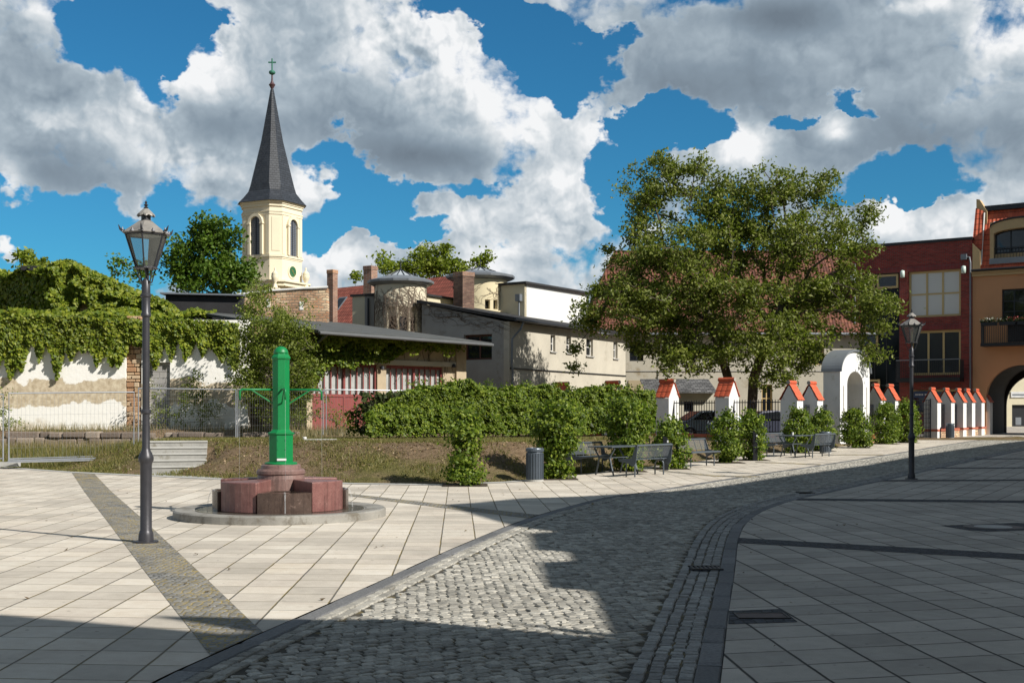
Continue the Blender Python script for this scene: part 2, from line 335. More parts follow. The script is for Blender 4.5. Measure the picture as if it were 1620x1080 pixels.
def leafmat(name, c1, c2, c3, trans=0.35, rough=0.5, stuff_scale=0.35):
    m, nt, b = nodes_of(name); P, geo = _pos(nt)
    col = _ramp(nt, geo.outputs['Random Per Island'], [(0.0, c1), (0.55, c2), (1.0, c3)])
    n = _noise(nt, P, stuff_scale, 3); col = _mix(nt, 0.45, col, _ramp(nt, n.outputs[0], [(.3, (.3, .3, .3)), (.7, (.72, .72, .68))]), 'OVERLAY')
    nt.links.new(col, b.inputs['Base Color']); b.inputs['Roughness'].default_value = rough; b.inputs['Specular IOR Level'].default_value = 0.35
    t = nt.nodes.new('ShaderNodeBsdfTranslucent'); nt.links.new(_mix(nt, 1.0, col, (1.0, 1.25, 0.45), 'MULTIPLY'), t.inputs[0])
    mx = nt.nodes.new('ShaderNodeMixShader'); mx.inputs[0].default_value = trans; nt.links.new(b.outputs[0], mx.inputs[1]); nt.links.new(t.outputs[0], mx.inputs[2])
    nt.links.new(mx.outputs[0], nt.nodes['Material Output'].inputs[0]); return m

def leaves(name, cen, size, mat, parent=None, nrm=None, spread=1.0, aspect=0.75, smin=0.7, droop=0.0, fold=0.18):
    """many small pointed leaves, one mesh; nrm = (N,3) preferred facing"""
    cen = np.asarray(cen, float); n = len(cen)
    if nrm is None: nrm = np.tile(np.array([0, 0, 0.6]), (n, 1))
    nn = nrm+RNG.normal(size=(n, 3))*spread; nn /= np.linalg.norm(nn, axis=1, keepdims=True)
    t = RNG.normal(size=(n, 3)); t[:, 2] -= droop; t -= nn*np.sum(t*nn, axis=1, keepdims=True); t /= np.linalg.norm(t, axis=1, keepdims=True)+1e-9
    b = np.cross(nn, t); s = size*(smin+(1.35-smin)*RNG.random((n, 1)))
    f = nn*s*fold
    V = np.stack([cen-t*s*.5, cen+b*s*.5*aspect-t*s*.05-f, cen+t*s*.55, cen-b*s*.5*aspect-t*s*.05-f], axis=1).reshape(-1, 3)
    # two faces sharing the midrib: a folded leaf
    me = bpy.data.meshes.new(name); me.vertices.add(4*n); me.vertices.foreach_set('co', V.astype(np.float32).ravel())
    idx = np.arange(n)[:, None]*4; loops = np.concatenate([idx+np.array([0, 1, 2]), idx+np.array([0, 2, 3])], axis=1).ravel()
    me.loops.add(6*n); me.loops.foreach_set('vertex_index', loops.astype(np.int32))
    me.polygons.add(2*n); me.polygons.foreach_set('loop_start', np.arange(0, 6*n, 3, dtype=np.int32)); me.polygons.foreach_set('loop_total', np.full(2*n, 3, dtype=np.int32))
    me.update(calc_edges=True); me.validate(); me.materials.append(mat)
    o = bpy.data.objects.new(name, me); COL.objects.link(o)
    if parent is not None: put(o, parent)
    return o
def in_poly(X, Y, poly):
    X = np.asarray(X); Y = np.asarray(Y); r = np.zeros(X.shape, bool); n = len(poly)
    for i in range(n):
        x1, y1 = poly[i][0], poly[i][1]; x2, y2 = poly[(i+1) % n][0], poly[(i+1) % n][1]
        c = ((y1 > Y) != (y2 > Y)); 
        with np.errstate(divide='ignore', invalid='ignore'): xx = (x2-x1)*(Y-y1)/(y2-y1+1e-12)+x1
        r ^= c & (X < xx)
    return r
# ---------------------------------------------------------------- ground, paving, road
def slab_mat(name, ku, kv, u0, c, moss, w=0.457, jw=0.012, dark=.28):
    """square concrete slabs; u = X+ku*Y, v = Y+kv*X"""
    m, nt, b = nodes_of(name); P, _ = _pos(nt); s = nt.nodes.new('ShaderNodeSeparateXYZ'); nt.links.new(P, s.inputs[0])
    nz = _noise(nt, P, 3.0, 3); wob = _math(nt, 'MULTIPLY', _math(nt, 'SUBTRACT', nz.outputs[0], .5), 0.012)
    u = _math(nt, 'ADD', _math(nt, 'ADD', s.outputs[0], _math(nt, 'MULTIPLY', s.outputs[1], ku)), -u0)
    v = _math(nt, 'ADD', s.outputs[1], _math(nt, 'MULTIPLY', s.outputs[0], kv))
    u = _math(nt, 'DIVIDE', _math(nt, 'ADD', u, wob), w); v = _math(nt, 'DIVIDE', _math(nt, 'ADD', v, wob), w)
    def edge(q): f = _math(nt, 'FRACT', q); return _math(nt, 'MULTIPLY', _math(nt, 'MINIMUM', f, _math(nt, 'SUBTRACT', 1.0, f)), w)
    eu, ev = edge(u), edge(v)
    cid = nt.nodes.new('ShaderNodeCombineXYZ'); nt.links.new(_math(nt, 'FLOOR', u), cid.inputs[0]); nt.links.new(_math(nt, 'FLOOR', v), cid.inputs[1])
    wn = nt.nodes.new('ShaderNodeTexWhiteNoise'); nt.links.new(cid.outputs[0], wn.inputs[0])
    c1 = tuple(x*0.80 for x in c); c2 = tuple(x*1.10 for x in c)
    col = _ramp(nt, wn.outputs[0], [(0, c1), (1, c2)])
    n1 = _noise(nt, P, 0.55, 7, 0.62); n2 = _noise(nt, P, 6.0, 5, 0.7); n3 = _noise(nt, P, 120.0, 2)
    col = _mix(nt, 0.45, col, _ramp(nt, n1.outputs[0], [(.32, (.34, .335, .33)), (.66, (.62, .62, .62))]), 'OVERLAY')
    col = _mix(nt, 0.30, col, _ramp(nt, n2.outputs[0], [(.3, (.33, .32, .31)), (.65, (.6, .6, .6))]), 'OVERLAY')
    col = _mix(nt, 0.25, col, n3.outputs[0], 'OVERLAY')
    sp = _noise(nt, P, 9.0, 2, 0.4); f = _ramp(nt, sp.outputs[0], [(.72, (0, 0, 0)), (.76, (1, 1, 1))]); col = _mix(nt, _math(nt, 'MULTIPLY', f, .5), col, (.12, .10, .08))
    st = _noise(nt, P, .9, 8, .68); col = _mix(nt, _ramp(nt, st.outputs[0], [(.56, (0, 0, 0)), (.70, (.42, .42, .42))]), col, tuple(x*.55 for x in c))
    gum = nt.nodes.new('ShaderNodeTexVoronoi'); gum.inputs['Scale'].default_value = 2.6; nt.links.new(P, gum.inputs['Vector']); col = _mix(nt, _ramp(nt, gum.outputs['Distance'], [(.035, (.6, .6, .6)), (.05, (0, 0, 0))]), col, (.10, .09, .075))
    # joints: the long ones are wider and mossy
    ju = _ramp(nt, eu, [(jw*.45, (1, 1, 1)), (jw*1.0, (0, 0, 0))]); jv = _ramp(nt, ev, [(jw*.35, (1, 1, 1)), (jw*.9, (0, 0, 0))])
    jm = _noise(nt, P, 1.7, 4, .6); jc = _mix(nt, _ramp(nt, jm.outputs[0], [(.4, (0, 0, 0)), (.6, (1, 1, 1))]), tuple(x*dark for x in c), moss)
    brk = _noise(nt, P, 5.0, 3); jvf = _math(nt, 'MULTIPLY', jv, _ramp(nt, brk.outputs[0], [(.3, (.3, .3, .3)), (.6, (1, 1, 1))]))
    j = _math(nt, 'MAXIMUM', ju, jvf)
    col = _mix(nt, j, col, jc)
    nt.links.new(col, b.inputs['Base Color']); b.inputs['Roughness'].default_value = 0.85; b.inputs['Specular IOR Level'].default_value = 0.25
    h = _math(nt, 'ADD', _math(nt, 'SUBTRACT', 1.0, _math(nt, 'MAXIMUM', ju, jv)), _math(nt, 'MULTIPLY', n3.outputs[0], .25))
    _bump(nt, b, h, 0.006); return m
def sett_mat(name, c1, c2, joint, size=0.09, moss=None, mossamt=.5):
    m, nt, b = nodes_of(name); P, _ = _pos(nt)
    s = nt.nodes.new('ShaderNodeTexVoronoi'); s.inputs['Scale'].default_value = 1/size; s.inputs['Randomness'].default_value = 0.55; nt.links.new(P, s.inputs['Vector'])
    d = nt.nodes.new('ShaderNodeTexVoronoi'); d.feature = 'DISTANCE_TO_EDGE'; d.inputs['Scale'].default_value = 1/size; d.inputs['Randomness'].default_value = 0.55; nt.links.new(P, d.inputs['Vector'])
    rnd = nt.nodes.new('ShaderNodeSeparateColor'); nt.links.new(s.outputs['Color'], rnd.inputs[0])
    col = _ramp(nt, rnd.outputs[0], [(0, c1), (1, c2)]); n = _noise(nt, P, 60, 3); col = _mix(nt, .5, col, n.outputs[0], 'OVERLAY')
    jf = _ramp(nt, d.outputs[0], [(.04, (1, 1, 1)), (.12, (0, 0, 0))]); jc = joint
    if moss:
        n2 = _noise(nt, P, 2.0, 4); n3 = _noise(nt, P, 11.0, 4, .7); mf = _math(nt, 'MULTIPLY', _ramp(nt, n2.outputs[0], [(.35, (0, 0, 0)), (.6, (1, 1, 1))]), 1.0)
        jc = _mix(nt, mf, joint, moss)
        jf = _math(nt, 'MAXIMUM', jf, _math(nt, 'MULTIPLY', _ramp(nt, n3.outputs[0], [(.56, (0, 0, 0)), (.66, (1, 1, 1))]), mossamt))
    col = _mix(nt, jf, col, jc); nt.links.new(col, b.inputs['Base Color']); b.inputs['Roughness'].default_value = .8; b.inputs['Specular IOR Level'].default_value = .3
    _bump(nt, b, _ramp(nt, d.outputs[0], [(0, (0, 0, 0)), (.25, (1, 1, 1))]), 0.008); return m

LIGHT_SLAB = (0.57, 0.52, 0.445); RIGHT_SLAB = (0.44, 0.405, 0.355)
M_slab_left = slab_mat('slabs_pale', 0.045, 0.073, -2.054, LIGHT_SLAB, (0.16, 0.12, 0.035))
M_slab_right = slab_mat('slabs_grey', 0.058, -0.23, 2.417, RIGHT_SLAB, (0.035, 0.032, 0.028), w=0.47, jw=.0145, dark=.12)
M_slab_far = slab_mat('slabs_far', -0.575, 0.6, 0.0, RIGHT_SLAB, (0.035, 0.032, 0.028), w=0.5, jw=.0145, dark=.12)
M_strip_moss = sett_mat('setts_mossy', (0.16, 0.16, 0.155), (0.27, 0.265, 0.255), (0.09, 0.085, 0.07), 0.075, (0.36, 0.27, 0.09), .8)
M_strip = sett_mat('setts_dark', (0.035, 0.038, 0.045), (0.075, 0.08, 0.09), (0.02, 0.02, 0.02), 0.085)
def stone_island(name, c1, c2, c3, bump=.004, rough=.75):
    m, nt, b = nodes_of(name); P, geo = _pos(nt)
    col = _ramp(nt, geo.outputs['Random Per Island'], [(0, c1), (.6, c2), (1, c3)]); n = _noise(nt, P, 35, 5, .65); n0 = _noise(nt, P, .5, 4)
    col = _mix(nt, .6, col, _ramp(nt, n.outputs[0], [(.3, (.25, .25, .25)), (.7, (.75, .75, .75))]), 'OVERLAY'); col = _mix(nt, .4, col, _ramp(nt, n0.outputs[0], [(.35, (.36, .36, .36)), (.65, (.62, .62, .62))]), 'OVERLAY')
    nt.links.new(col, b.inputs['Base Color']); b.inputs['Roughness'].default_value = rough; b.inputs['Specular IOR Level'].default_value = .3; _bump(nt, b, n.outputs[0], bump, 1); return m
M_cobble = stone_island('granite_setts', (0.22, 0.21, 0.185), (0.335, 0.32, 0.28), (0.44, 0.42, 0.37), rough=.9)
M_cobble_dark = stone_island('granite_setts_grey', (0.20, 0.195, 0.185), (0.27, 0.265, 0.25), (0.34, 0.335, 0.315))
M_curb = stone_island('curb_band_stone', (0.12, 0.122, 0.125), (0.15, 0.15, 0.152), (0.19, 0.19, 0.19), .004)
M_joint = plain('joint_sand', (0.055, 0.048, 0.035), .95, var=.4, scale=2.0, dirt=((.13, .10, .035), 3.0, .52))
M_conc = plain('concrete', (0.40, 0.395, 0.37), .85, var=.12, scale=2.5, bump=.004, fine=60)

def px_poly(pts): return [gp(*p).to_2d() for p in pts]
def clip_half(poly, ycut, above):
    out = []
    for i in range(len(poly)):
        a, b = Vector(poly[i]), Vector(poly[(i+1) % len(poly)]); ia, ib = (a.y >= ycut) == above, (b.y >= ycut) == above
        if ia: out.append(a)
        if ia != ib: t = (ycut-a.y)/(b.y-a.y); out.append(a+(b-a)*t)
    return out
def sheet(name, poly, dz, mat, kind='structure'):
    """flat paving that follows the ground: level to Y=26, then one even climb"""
    mb = MB()
    for part_, cuts in ((clip_half(poly, 26.0, False), 0), (clip_half(clip_half(poly, 26.0, True), 110.0, False), 1)):
        if len(part_) >= 3: mb.add([(p[0], p[1], g(p[1])+dz) for p in part_], [tuple(range(len(part_)))])
    o = mb.build(name, mat)
    # faces must look up
    for p in o.data.polygons:
        if p.normal.z < 0: o.data.flip_normals(); break
    return tag(o, kind=kind)
def resample(pts, step):
    P = [Vector(p) for p in pts]; out = [P[0]]; 
    for i in range(len(P)-1):
        d = (P[i+1]-P[i]).length; n = max(1, int(round(d/step)))
        for k in range(1, n+1): out.append(P[i]+(P[i+1]-P[i])*k/n)
    return out
def smooth_line(pts, it=3):
    P = [Vector(p) for p in pts]
    for _ in range(it):
        Q = [P[0]]
        for i in range(len(P)-1): Q += [P[i]*.75+P[i+1]*.25, P[i]*.25+P[i+1]*.75]
        P = Q+[P[-1]]
    return P
def offset_line(P, d):
    out = []
    for i in range(len(P)):
        t = (P[min(i+1, len(P)-1)]-P[max(i-1, 0)]).normalized(); out.append(P[i]+Vector((t.y, -t.x))*d)
    return out

# left edge of the road (paving side) and right edge (paving side), near to far
LB = smooth_line(px_poly([(150, 1135), (233, 1080), (332, 1036), (413, 1000), (500, 962.5), (602, 918), (676, 884), (735, 858.5), (822, 823), (881, 805), (955, 786), (1000, 780.5), (1067, 770), (1174, 753), (1299, 735), (1432, 714), (1493, 703.5), (1545, 696), (1600, 689)]), 2)
RB = smooth_line(px_poly([(1132, 1150), (1140, 1080), (1147, 1023), (1153, 966), (1163, 904.6), (1168, 851), (1180, 826), (1207, 807), (1264, 788), (1325, 776), (1402, 759.5), (1480, 742), (1545, 728), (1620, 712), (1700, 699)]), 2)
LB = [Vector((LB[0].x-3.0, LB[0].y-1.9))]+LB; RB = [Vector((RB[0].x-.15, RB[0].y-4))]+RB
far_l, far_r = LB[-1], RB[-1]

FOOT_PX = [(-500, 722), (-200, 730), (0, 738.5), (113, 746.5), (353, 757.5), (560, 764.5), (700, 766.5), (800, 762), (860, 757), (960, 745), (1090, 731), (1200, 718), (1290, 709), (1400, 700), (1452, 696)]
FOOT = px_poly(FOOT_PX)
def foot_y(x): return float(np.interp(x, [p.x for p in FOOT], [p.y for p in FOOT]))
def sm(t): t = max(0.0, min(1.0, t)); return t*t*(3-2*t)
def top_h(x):
    return float(np.interp(x, [-40, -14.5, -12.6, -10.8, 5.5, 9.0, 11.0, 14.0, 60], [.22, .25, .55, .90, .90, .55, .42, .32, .32]))
def tz(x, y):
    f = foot_y(x); t = y-f; base = g(f)
    if t < 0: return g(y)-.05
    W = float(np.interp(x, [-11, -9, 3, 10], [4.2, 4.0, 4.4, 3.0]))
    z = base-.03+(top_h(x)-base+.03)*sm(t/W)
    if x < -7 and y > 38: z += (0.38-z)*sm((y-38)/4.5)*sm((-7-x)/3)
    if y > 48.8: 
        yard = 1.04 if x < -2 else 1.04+(0.45-1.04)*sm((x+2)/4)
        z += (yard-z)*sm((y-48.8)/.6)
    elif x > 2 and y > 45: z += (0.45-z)*sm((y-45)/4)*sm((x-2)/3)
    u_, v_ = (x+9.84)*.96+(y-32.8)*.28, -(x+9.84)*.28+(y-32.8)*.96
    if -.25 < u_ < 1.7 and -.6 < v_ < 1.75: z = min(z, g(y)-.05+max(0, v_*.50))
    if x > 12: z = max(min(z, g(y)+.1), g(y)-.02)
    return z

def build_ground():
    xs = np.concatenate([[-900, -400, -200, -120, -80, -60, -45, -35, -30], np.arange(-26, 15.01, .36), [17, 20, 25, 30, 36, 45, 60, 80, 120, 200, 400, 900]])
    ys = np.concatenate([[-300, -100, -40, -10, 0, 10, 18, 23, 26], np.arange(27, 56.01, .36), [58, 60, 63, 66, 70, 75, 80, 90, 100, 110, 150, 250, 500, 1000, 1800]])
    V = []; nx, ny = len(xs), len(ys)
    for y in ys:
        for x in xs:
            z = tz(x, y); n = 0.0
            if -26 < x < 14 and 27 < y < 56 and y-foot_y(x) > .5:
                n = .045*math.sin(x*1.9+y*.7)*math.sin(y*1.3-x*.4)+.02*math.sin(x*5.1)*math.sin(y*4.3)
            V.append((x, y, z+n))
    F = [(j*nx+i, j*nx+i+1, (j+1)*nx+i+1, (j+1)*nx+i) for j in range(ny-1) for i in range(nx-1)]
    m, nt, b = nodes_of('bank_soil'); P, _ = _pos(nt)
    n1 = _noise(nt, P, .45, 6, .62); n2 = _noise(nt, P, 4.0, 8, .75); n3 = _noise(nt, P, 40, 3)
    soil = _ramp(nt, n2.outputs[0], [(.3, (.13, .088, .052)), (.7, (.27, .195, .125))]); grs = _ramp(nt, n2.outputs[0], [(.3, (.075, .085, .02)), (.7, (.17, .165, .05))])
    f = _math(nt, 'MULTIPLY', _ramp(nt, n1.outputs[0], [(.44, (0, 0, 0)), (.62, (1, 1, 1))]), .75)
    col = _mix(nt, f, soil, grs); col = _mix(nt, .5, col, n3.outputs[0], 'OVERLAY')
    nt.links.new(col, b.inputs['Base Color']); b.inputs['Roughness'].default_value = .95; b.inputs['Specular IOR Level'].default_value = .1; _bump(nt, b, n2.outputs[0], .14)
    mb = MB(); mb.add(V, F); struct('ground', mb, m, smooth=True)
build_ground()

S_end = 27.0
left_poly = [Vector((-60, -12)), Vector((LB[0].x, -12))]+LB+[p for p in reversed(FOOT)]+[Vector((-60, FOOT[0].y))]
sheet('plaza_paving', left_poly, 0.0, M_slab_left)
# far corner between road, piers and archway, and the right-hand pavement
cut = px_poly([(1264, 788), (1900, 797)])
right_near = [Vector((RB[0].x, -12))]+[p for p in RB if p.y < cut[0].y]+[cut[0], cut[1], Vector((60, cut[1].y)), Vector((60, -12))]
right_far = [cut[0]]+[p for p in RB if p.y > cut[0].y]+[Vector((60, RB[-1].y)), Vector((60, cut[1].y)), cut[1]]
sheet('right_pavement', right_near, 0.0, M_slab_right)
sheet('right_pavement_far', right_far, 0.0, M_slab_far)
road_poly = [Vector((LB[0].x, -12))]+LB+list(reversed(RB))+[Vector((RB[0].x, -12))]
sheet('road_bed', road_poly, -0.016, M_joint)
fw = [LB[-1], RB[-1], Vector((60, RB[-1].y)), Vector((60, 100)), Vector((10, 100)), Vector((FOOT[-1].x+1, FOOT[-1].y+3)), FOOT[-1]]
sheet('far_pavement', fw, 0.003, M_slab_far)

def ribbon(name, A, B, dz, mat):
    mb = MB(); n = len(A)
    mb.add([(p.x, p.y, g(p.y)+dz) for p in A]+[(p.x, p.y, g(p.y)+dz) for p in B], [(i, i+1, n+i+1, n+i) for i in range(n-1)])
    o = struct(name, mb, mat)
    if o.data.polygons[0].normal.z < 0: o.data.flip_normals()
    return o
def strip(name, pa, pb, mat, dz=.004):
    """a straight strip given by its two long edges in the photo"""
    (a0, a1), (b0, b1) = px_poly(pa), px_poly(pb)
    n = 40; return ribbon(name, [a0+(a1-a0)*i/n for i in range(n+1)], [b0+(b1-b0)*i/n for i in range(n+1)], dz, mat)
def poly_strip(name, pa, pb, mat, dz=.004):
    A, B = px_poly(pa), px_poly(pb); mb = MB(); P = A+list(reversed(B)); sheet(name, P, dz, mat)
poly_strip('sett_strip', [(113, 746.5), (175, 831), (227, 900.6), (271, 957), (301, 995), (332, 1036)], [(148, 748), (220, 815.6), (272, 864), (331, 919.5), (400, 985.6), (416, 999)], M_strip_moss)
poly_strip('sett_strip', [(548, 780), (650, 791.5), (735, 801.3), (852, 814)], [(548, 783.5), (640, 795.5), (735, 807.5), (835, 819.5)], M_strip_moss)
poly_strip('sett_strip', [(1168, 850.5), (1620, 876), (1800, 886.5)], [(1167, 858.5), (1620, 885), (1800, 896)], M_strip)
poly_strip('sett_strip', [(1264, 788), (1700, 792.2)], [(1258, 791), (1700, 796.5)], M_strip)
poly_strip('sett_strip', [(1400, 759.2), (1760, 757.6)], [(1392, 761), (1760, 760)], M_strip)
poly_strip('sett_strip', [(1484, 739.5), (1760, 738.6)], [(1480, 740.8), (1760, 740.2)], M_strip)
poly_strip('sett_strip', [(1543, 725.2), (1760, 724.4)], [(1541, 726.2), (1760, 725.6)], M_strip)
poly_strip('sett_strip', [(1045, 743.5), (1130, 751.5), (1205, 753.2)], [(1042, 745), (1130, 753.5), (1180, 754.8)], M_strip_moss)
poly_strip('sett_strip', [(1195, 730), (1300, 734)], [(1195, 731.2), (1296, 735.4)], M_strip_moss)
poly_strip('sett_strip', [(1300, 719), (1400, 718.6)], [(1300, 720), (1395, 719.8)], M_strip_moss)
poly_strip('edging', [(0, 738), (113, 746), (353, 757), (560, 764), (700, 766), (800, 761.6), (860, 756.5)], [(0, 739.6), (113, 747.6), (353, 758.8), (560, 765.6), (700, 767.8), (800, 763.4), (860, 758.5)], M_conc, .010)

def lay_stone(mb, c, ex, ey, hx, hy, z, h, tilt=(0, 0)):
    """a worn sett: skirt and a slightly domed, chamfered top"""
    ch = .16
    P = []
    for (k, dz) in ((1.0, -.02), (1.0, h*.35), (1-ch, h)):
        for sx, sy in ((-1, -1), (1, -1), (1, 1), (-1, 1)):
            q = c+ex*(sx*hx*k)+ey*(sy*hy*k); P.append((q.x, q.y, z+dz+(tilt[0]*sx+tilt[1]*sy if dz > 0 else 0)))
    mb.add(P, [(0, 1, 5, 4), (1, 2, 6, 5), (2, 3, 7, 6), (3, 0, 4, 7), (4, 5, 9, 8), (5, 6, 10, 9), (6, 7, 11, 10), (7, 4, 8, 11), (8, 9, 10, 11)])
def course(mb, line, off, width, length, gap=.010, dish=0.0, ymax=70):
    L = offset_line(line, off); acc = 0.0; d = 0.0
    R = resample(L, .03); i = 0
    while i < len(R)-2:
        ln = length*random.uniform(.75, 1.2); j = min(len(R)-1, i+max(2, int(round(ln/.03))))
        a, b_ = R[i], R[j]; c = (a+b_)/2; e = (b_-a)
        if e.length > .02 and c.y < ymax and c.y > 3:
            ex = e.normalized(); ey = Vector((-ex.y, ex.x))
            lay_stone(mb, c+ey*random.gauss(0, .005), ex, ey, (e.length-gap)/2, (width-gap)/2, g(c.y)-.016+dish, .016+random.uniform(-.004, .004), (random.uniform(-.002, .002), random.uniform(-.002, .002)))
        i = j
mb = MB(); course(mb, LB, 0.085, .17, .9, .006); struct('road_edge_band', mb, M_curb)
mb = MB(); course(mb, RB, -0.085, .165, .75, .006); struct('road_edge_band', mb, M_curb)
mb = MB(); course(mb, LB, .225, .10, .13, .010); course(mb, LB, .33, .10, .13, .010); struct('edge_setts', mb, M_cobble)
mb = MB()
for k, (o_, di) in enumerate(((.22, -.003), (.322, -.009), (.424, -.008), (.53, 0))): course(mb, RB, -o_, .10, .105 if k < 3 else .13, .008, di)
struct('gutter_setts', mb, M_cobble_dark)
def build_cobbles():
    mb = MB(); A = offset_line(LB, .42); B = offset_line(RB, -.61); poly = [(p.x, p.y) for p in A if p.y > -2]+[(p.x, p.y) for p in reversed(B) if p.y > -2]
    th = math.radians(33); pitch = .102; ex0 = Vector((math.cos(th), math.sin(th)))
    pts = []
    xs = np.arange(-70, 95, pitch)
    I, J = np.meshgrid(np.arange(-700, 960), np.arange(-700, 900), indexing='ij')
    I = I.ravel(); J = J.ravel()
    bend = 0.55*np.sin(J*.035)            # the rows sweep in shallow arcs
    u = (I+.5*(J % 2))*pitch; v = J*pitch*.96+.22*np.sin(I*.045+.4)
    X = u*math.cos(th)-v*math.sin(th); Y = u*math.sin(th)+v*math.cos(th)
    k = (Y > 5.5) & (Y < 62) & (np.abs(X) < Y*.5+2.5); X, Y, I = X[k], Y[k], I[k]
    k = in_poly(X, Y, poly); X, Y, I = X[k], Y[k], I[k]
    sl_ = .22*.045/pitch*np.cos(I*.045+.4)*pitch/ pitch
    for x, y, s_ in zip(X, Y, sl_):
        if y > 34 and False: continue
        a = th+s_*.8+random.gauss(0, .14); ex = Vector((math.cos(a), math.sin(a))); ey = Vector((-ex.y, ex.x))
        c = Vector((x+random.gauss(0, .008), y+random.gauss(0, .008)))
        lay_stone(mb, c, ex, ey, .0475*random.uniform(.82, 1.12), .0455*random.uniform(.82, 1.12), g(y)-.016, .012+random.uniform(-.003, .003), (random.uniform(-.003, .003), random.uniform(-.003, .003)))
    struct('road_setts', mb, M_cobble); print('cobbles', len(X))
build_cobbles()

M_iron = plain('cast_iron', (0.055, 0.045, 0.042), .55, .5, var=.25, scale=6, bump=.002)
def drain(px, py, w, d, label):
    c = gp(px, py); t = thing('drain_grate', label, 'drain', (c.x, c.y, c.z), 'road drain grates')
    mb = MB(); mb.box(-w/2, w/2, -d/2, d/2, -.02, .004); mb.build('frame', M_strip, t, local=True)
    mb = MB()
    for k in range(7):
        x = -w/2+.03+k*(w-.06)/6; mb.box(x-.012, x+.012, -d/2+.02, d/2-.02, .0045, .012)
    mb.box(-w/2, w/2, -d/2, -d/2+.03, .0045, .014); mb.box(-w/2, w/2, d/2-.03, d/2, .0045, .014); mb.build('grate', M_iron, t, local=True)
drain(1116, 898.5, .34, .30, 'nearer iron drain grate let into the sett gutter')
drain(1274, 779, .34, .34, 'farther iron drain grate where the gutter bends beside the pavement strip')
def manhole():
    c = gp(1571, 833.5); t = thing('manhole_cover', 'round iron manhole ring with a pale concrete centre', 'manhole', (c.x, c.y, c.z))
    mb = MB(); mb.lathe([(.42, -.01), (.42, .008), (.40, .012), (.28, .012), (.27, .006)], n=40); mb.build('ring', M_iron, t, local=True)
    mb = MB(); mb.lathe([(.268, 0.0), (.268, .011), (.25, .013)], n=40); mb.build('centre', M_conc, t, local=True)
    P = px_poly([(1487, 831.2), (1610, 826.5), (1640, 829), (1640, 838), (1560, 840.5), (1528, 838)]); sheet('sett_patch', P, .0035, M_strip)
    c = gp(1205, 974.5); P = px_poly([(1154, 966), (1236, 963), (1262, 983.5), (1152, 987)]); sheet('sett_patch', P, .0035, M_strip)
    t = thing('hatch_cover', 'rectangular rusty iron hatch cover set in dark setts beside the gutter', 'hatch cover', (c.x, c.y, c.z))
    M_rust = plain('rusty_iron', (0.085, 0.055, 0.05), .6, .4, var=.3, scale=8, bump=.002)
    mb = MB(); mb.box(-.19, .19, -.11, .11, -.01, .010); mb.build('lid', M_rust, t, local=True, bevel=.004)
    mb = MB(); mb.box(-.21, -.193, -.13, .13, -.01, .013); mb.box(.193, .21, -.13, .13, -.01, .013); mb.box(-.193, .193, -.13, -.113, -.01, .013); mb.box(-.193, .193, .113, .13, -.01, .013); mb.build('frame', M_iron, t, local=True)
manhole()

# landing and steps up the bank
M_step = plain('worn_concrete', (0.29, 0.285, 0.265), .9, var=.18, scale=3, bump=.006, fine=70, dirt=((.19, .18, .15), 3.0, .56))
def steps():
    P = px_poly([(236, 748), (326, 750), (352, 756.5), (300, 754.6), (232, 751.8)]); sheet('landing', P, .006, M_conc)
    t = thing('stone_steps', 'flight of five pale concrete steps up the grassy bank', 'steps', (-9.2, 32.7, g(32.7)))
    f = Frame((at(240, 0, 32.8).x, 32.8), (.96, .28)); L = 1.44
    for k in range(5):
        mb = MB(); mb.box(-.02*k, L+.02*k, -.42-k*.30, -k*.30, g(33)-.2 if k == 0 else .05+k*.17, .085+(k+1)*.168, f); so_ = mb.build('step', M_step, t, bevel=.012)
        zt_ = .085+(k+1)*.168; mb = MB(); mb.box(-.02*k-.005, L+.02*k+.005, -.31-k*.30, -k*.30+.028, zt_-.035, zt_+.006, f); mb.build('nosing', M_conc, so_, bevel=.006)
steps()

# grass on the bank and weeds by the ruin
def blades(name, n, region, h, w, mat, lean=.5, accept=None):
    X = RNG.uniform(region[0], region[1], n); Y = RNG.uniform(region[2], region[3], n)
    if accept is not None: k = accept(X, Y); X, Y = X[k], Y[k]
    n = len(X); Z = np.array([tz(a, b_)for a, b_ in zip(X, Y)])
    hh = h*(.5+RNG.random(n)*.9); a = RNG.uniform(0, 6.283, n); dx, dy = np.cos(a)*w, np.sin(a)*w; lx, ly = RNG.normal(size=n)*hh*lean, RNG.normal(size=n)*hh*lean
    V = np.stack([np.stack([X-dx, Y-dy, Z-.02], 1), np.stack([X+dx, Y+dy, Z-.02], 1), np.stack([X+lx, Y+ly, Z+hh], 1)], 1).reshape(-1, 3)
    me = bpy.data.meshes.new(name); me.vertices.add(3*n); me.vertices.foreach_set('co', V.astype(np.float32).ravel())
    me.loops.add(3*n); me.loops.foreach_set('vertex_index', np.arange(3*n, dtype=np.int32)); me.polygons.add(n)
    me.polygons.foreach_set('loop_start', np.arange(0, 3*n, 3, dtype=np.int32)); me.polygons.foreach_set('loop_total', np.full(n, 3, dtype=np.int32)); me.update(calc_edges=True); me.materials.append(mat)
    o = bpy.data.objects.new(name, me); COL.objects.link(o); return o
M_grass = leafmat('grass_blades', (.10, .115, .028), (.16, .15, .04), (.26, .21, .085), .3)
M_dry = leafmat('dry_weeds', (.12, .13, .05), (.24, .19, .10), (.36, .29, .17), .3)
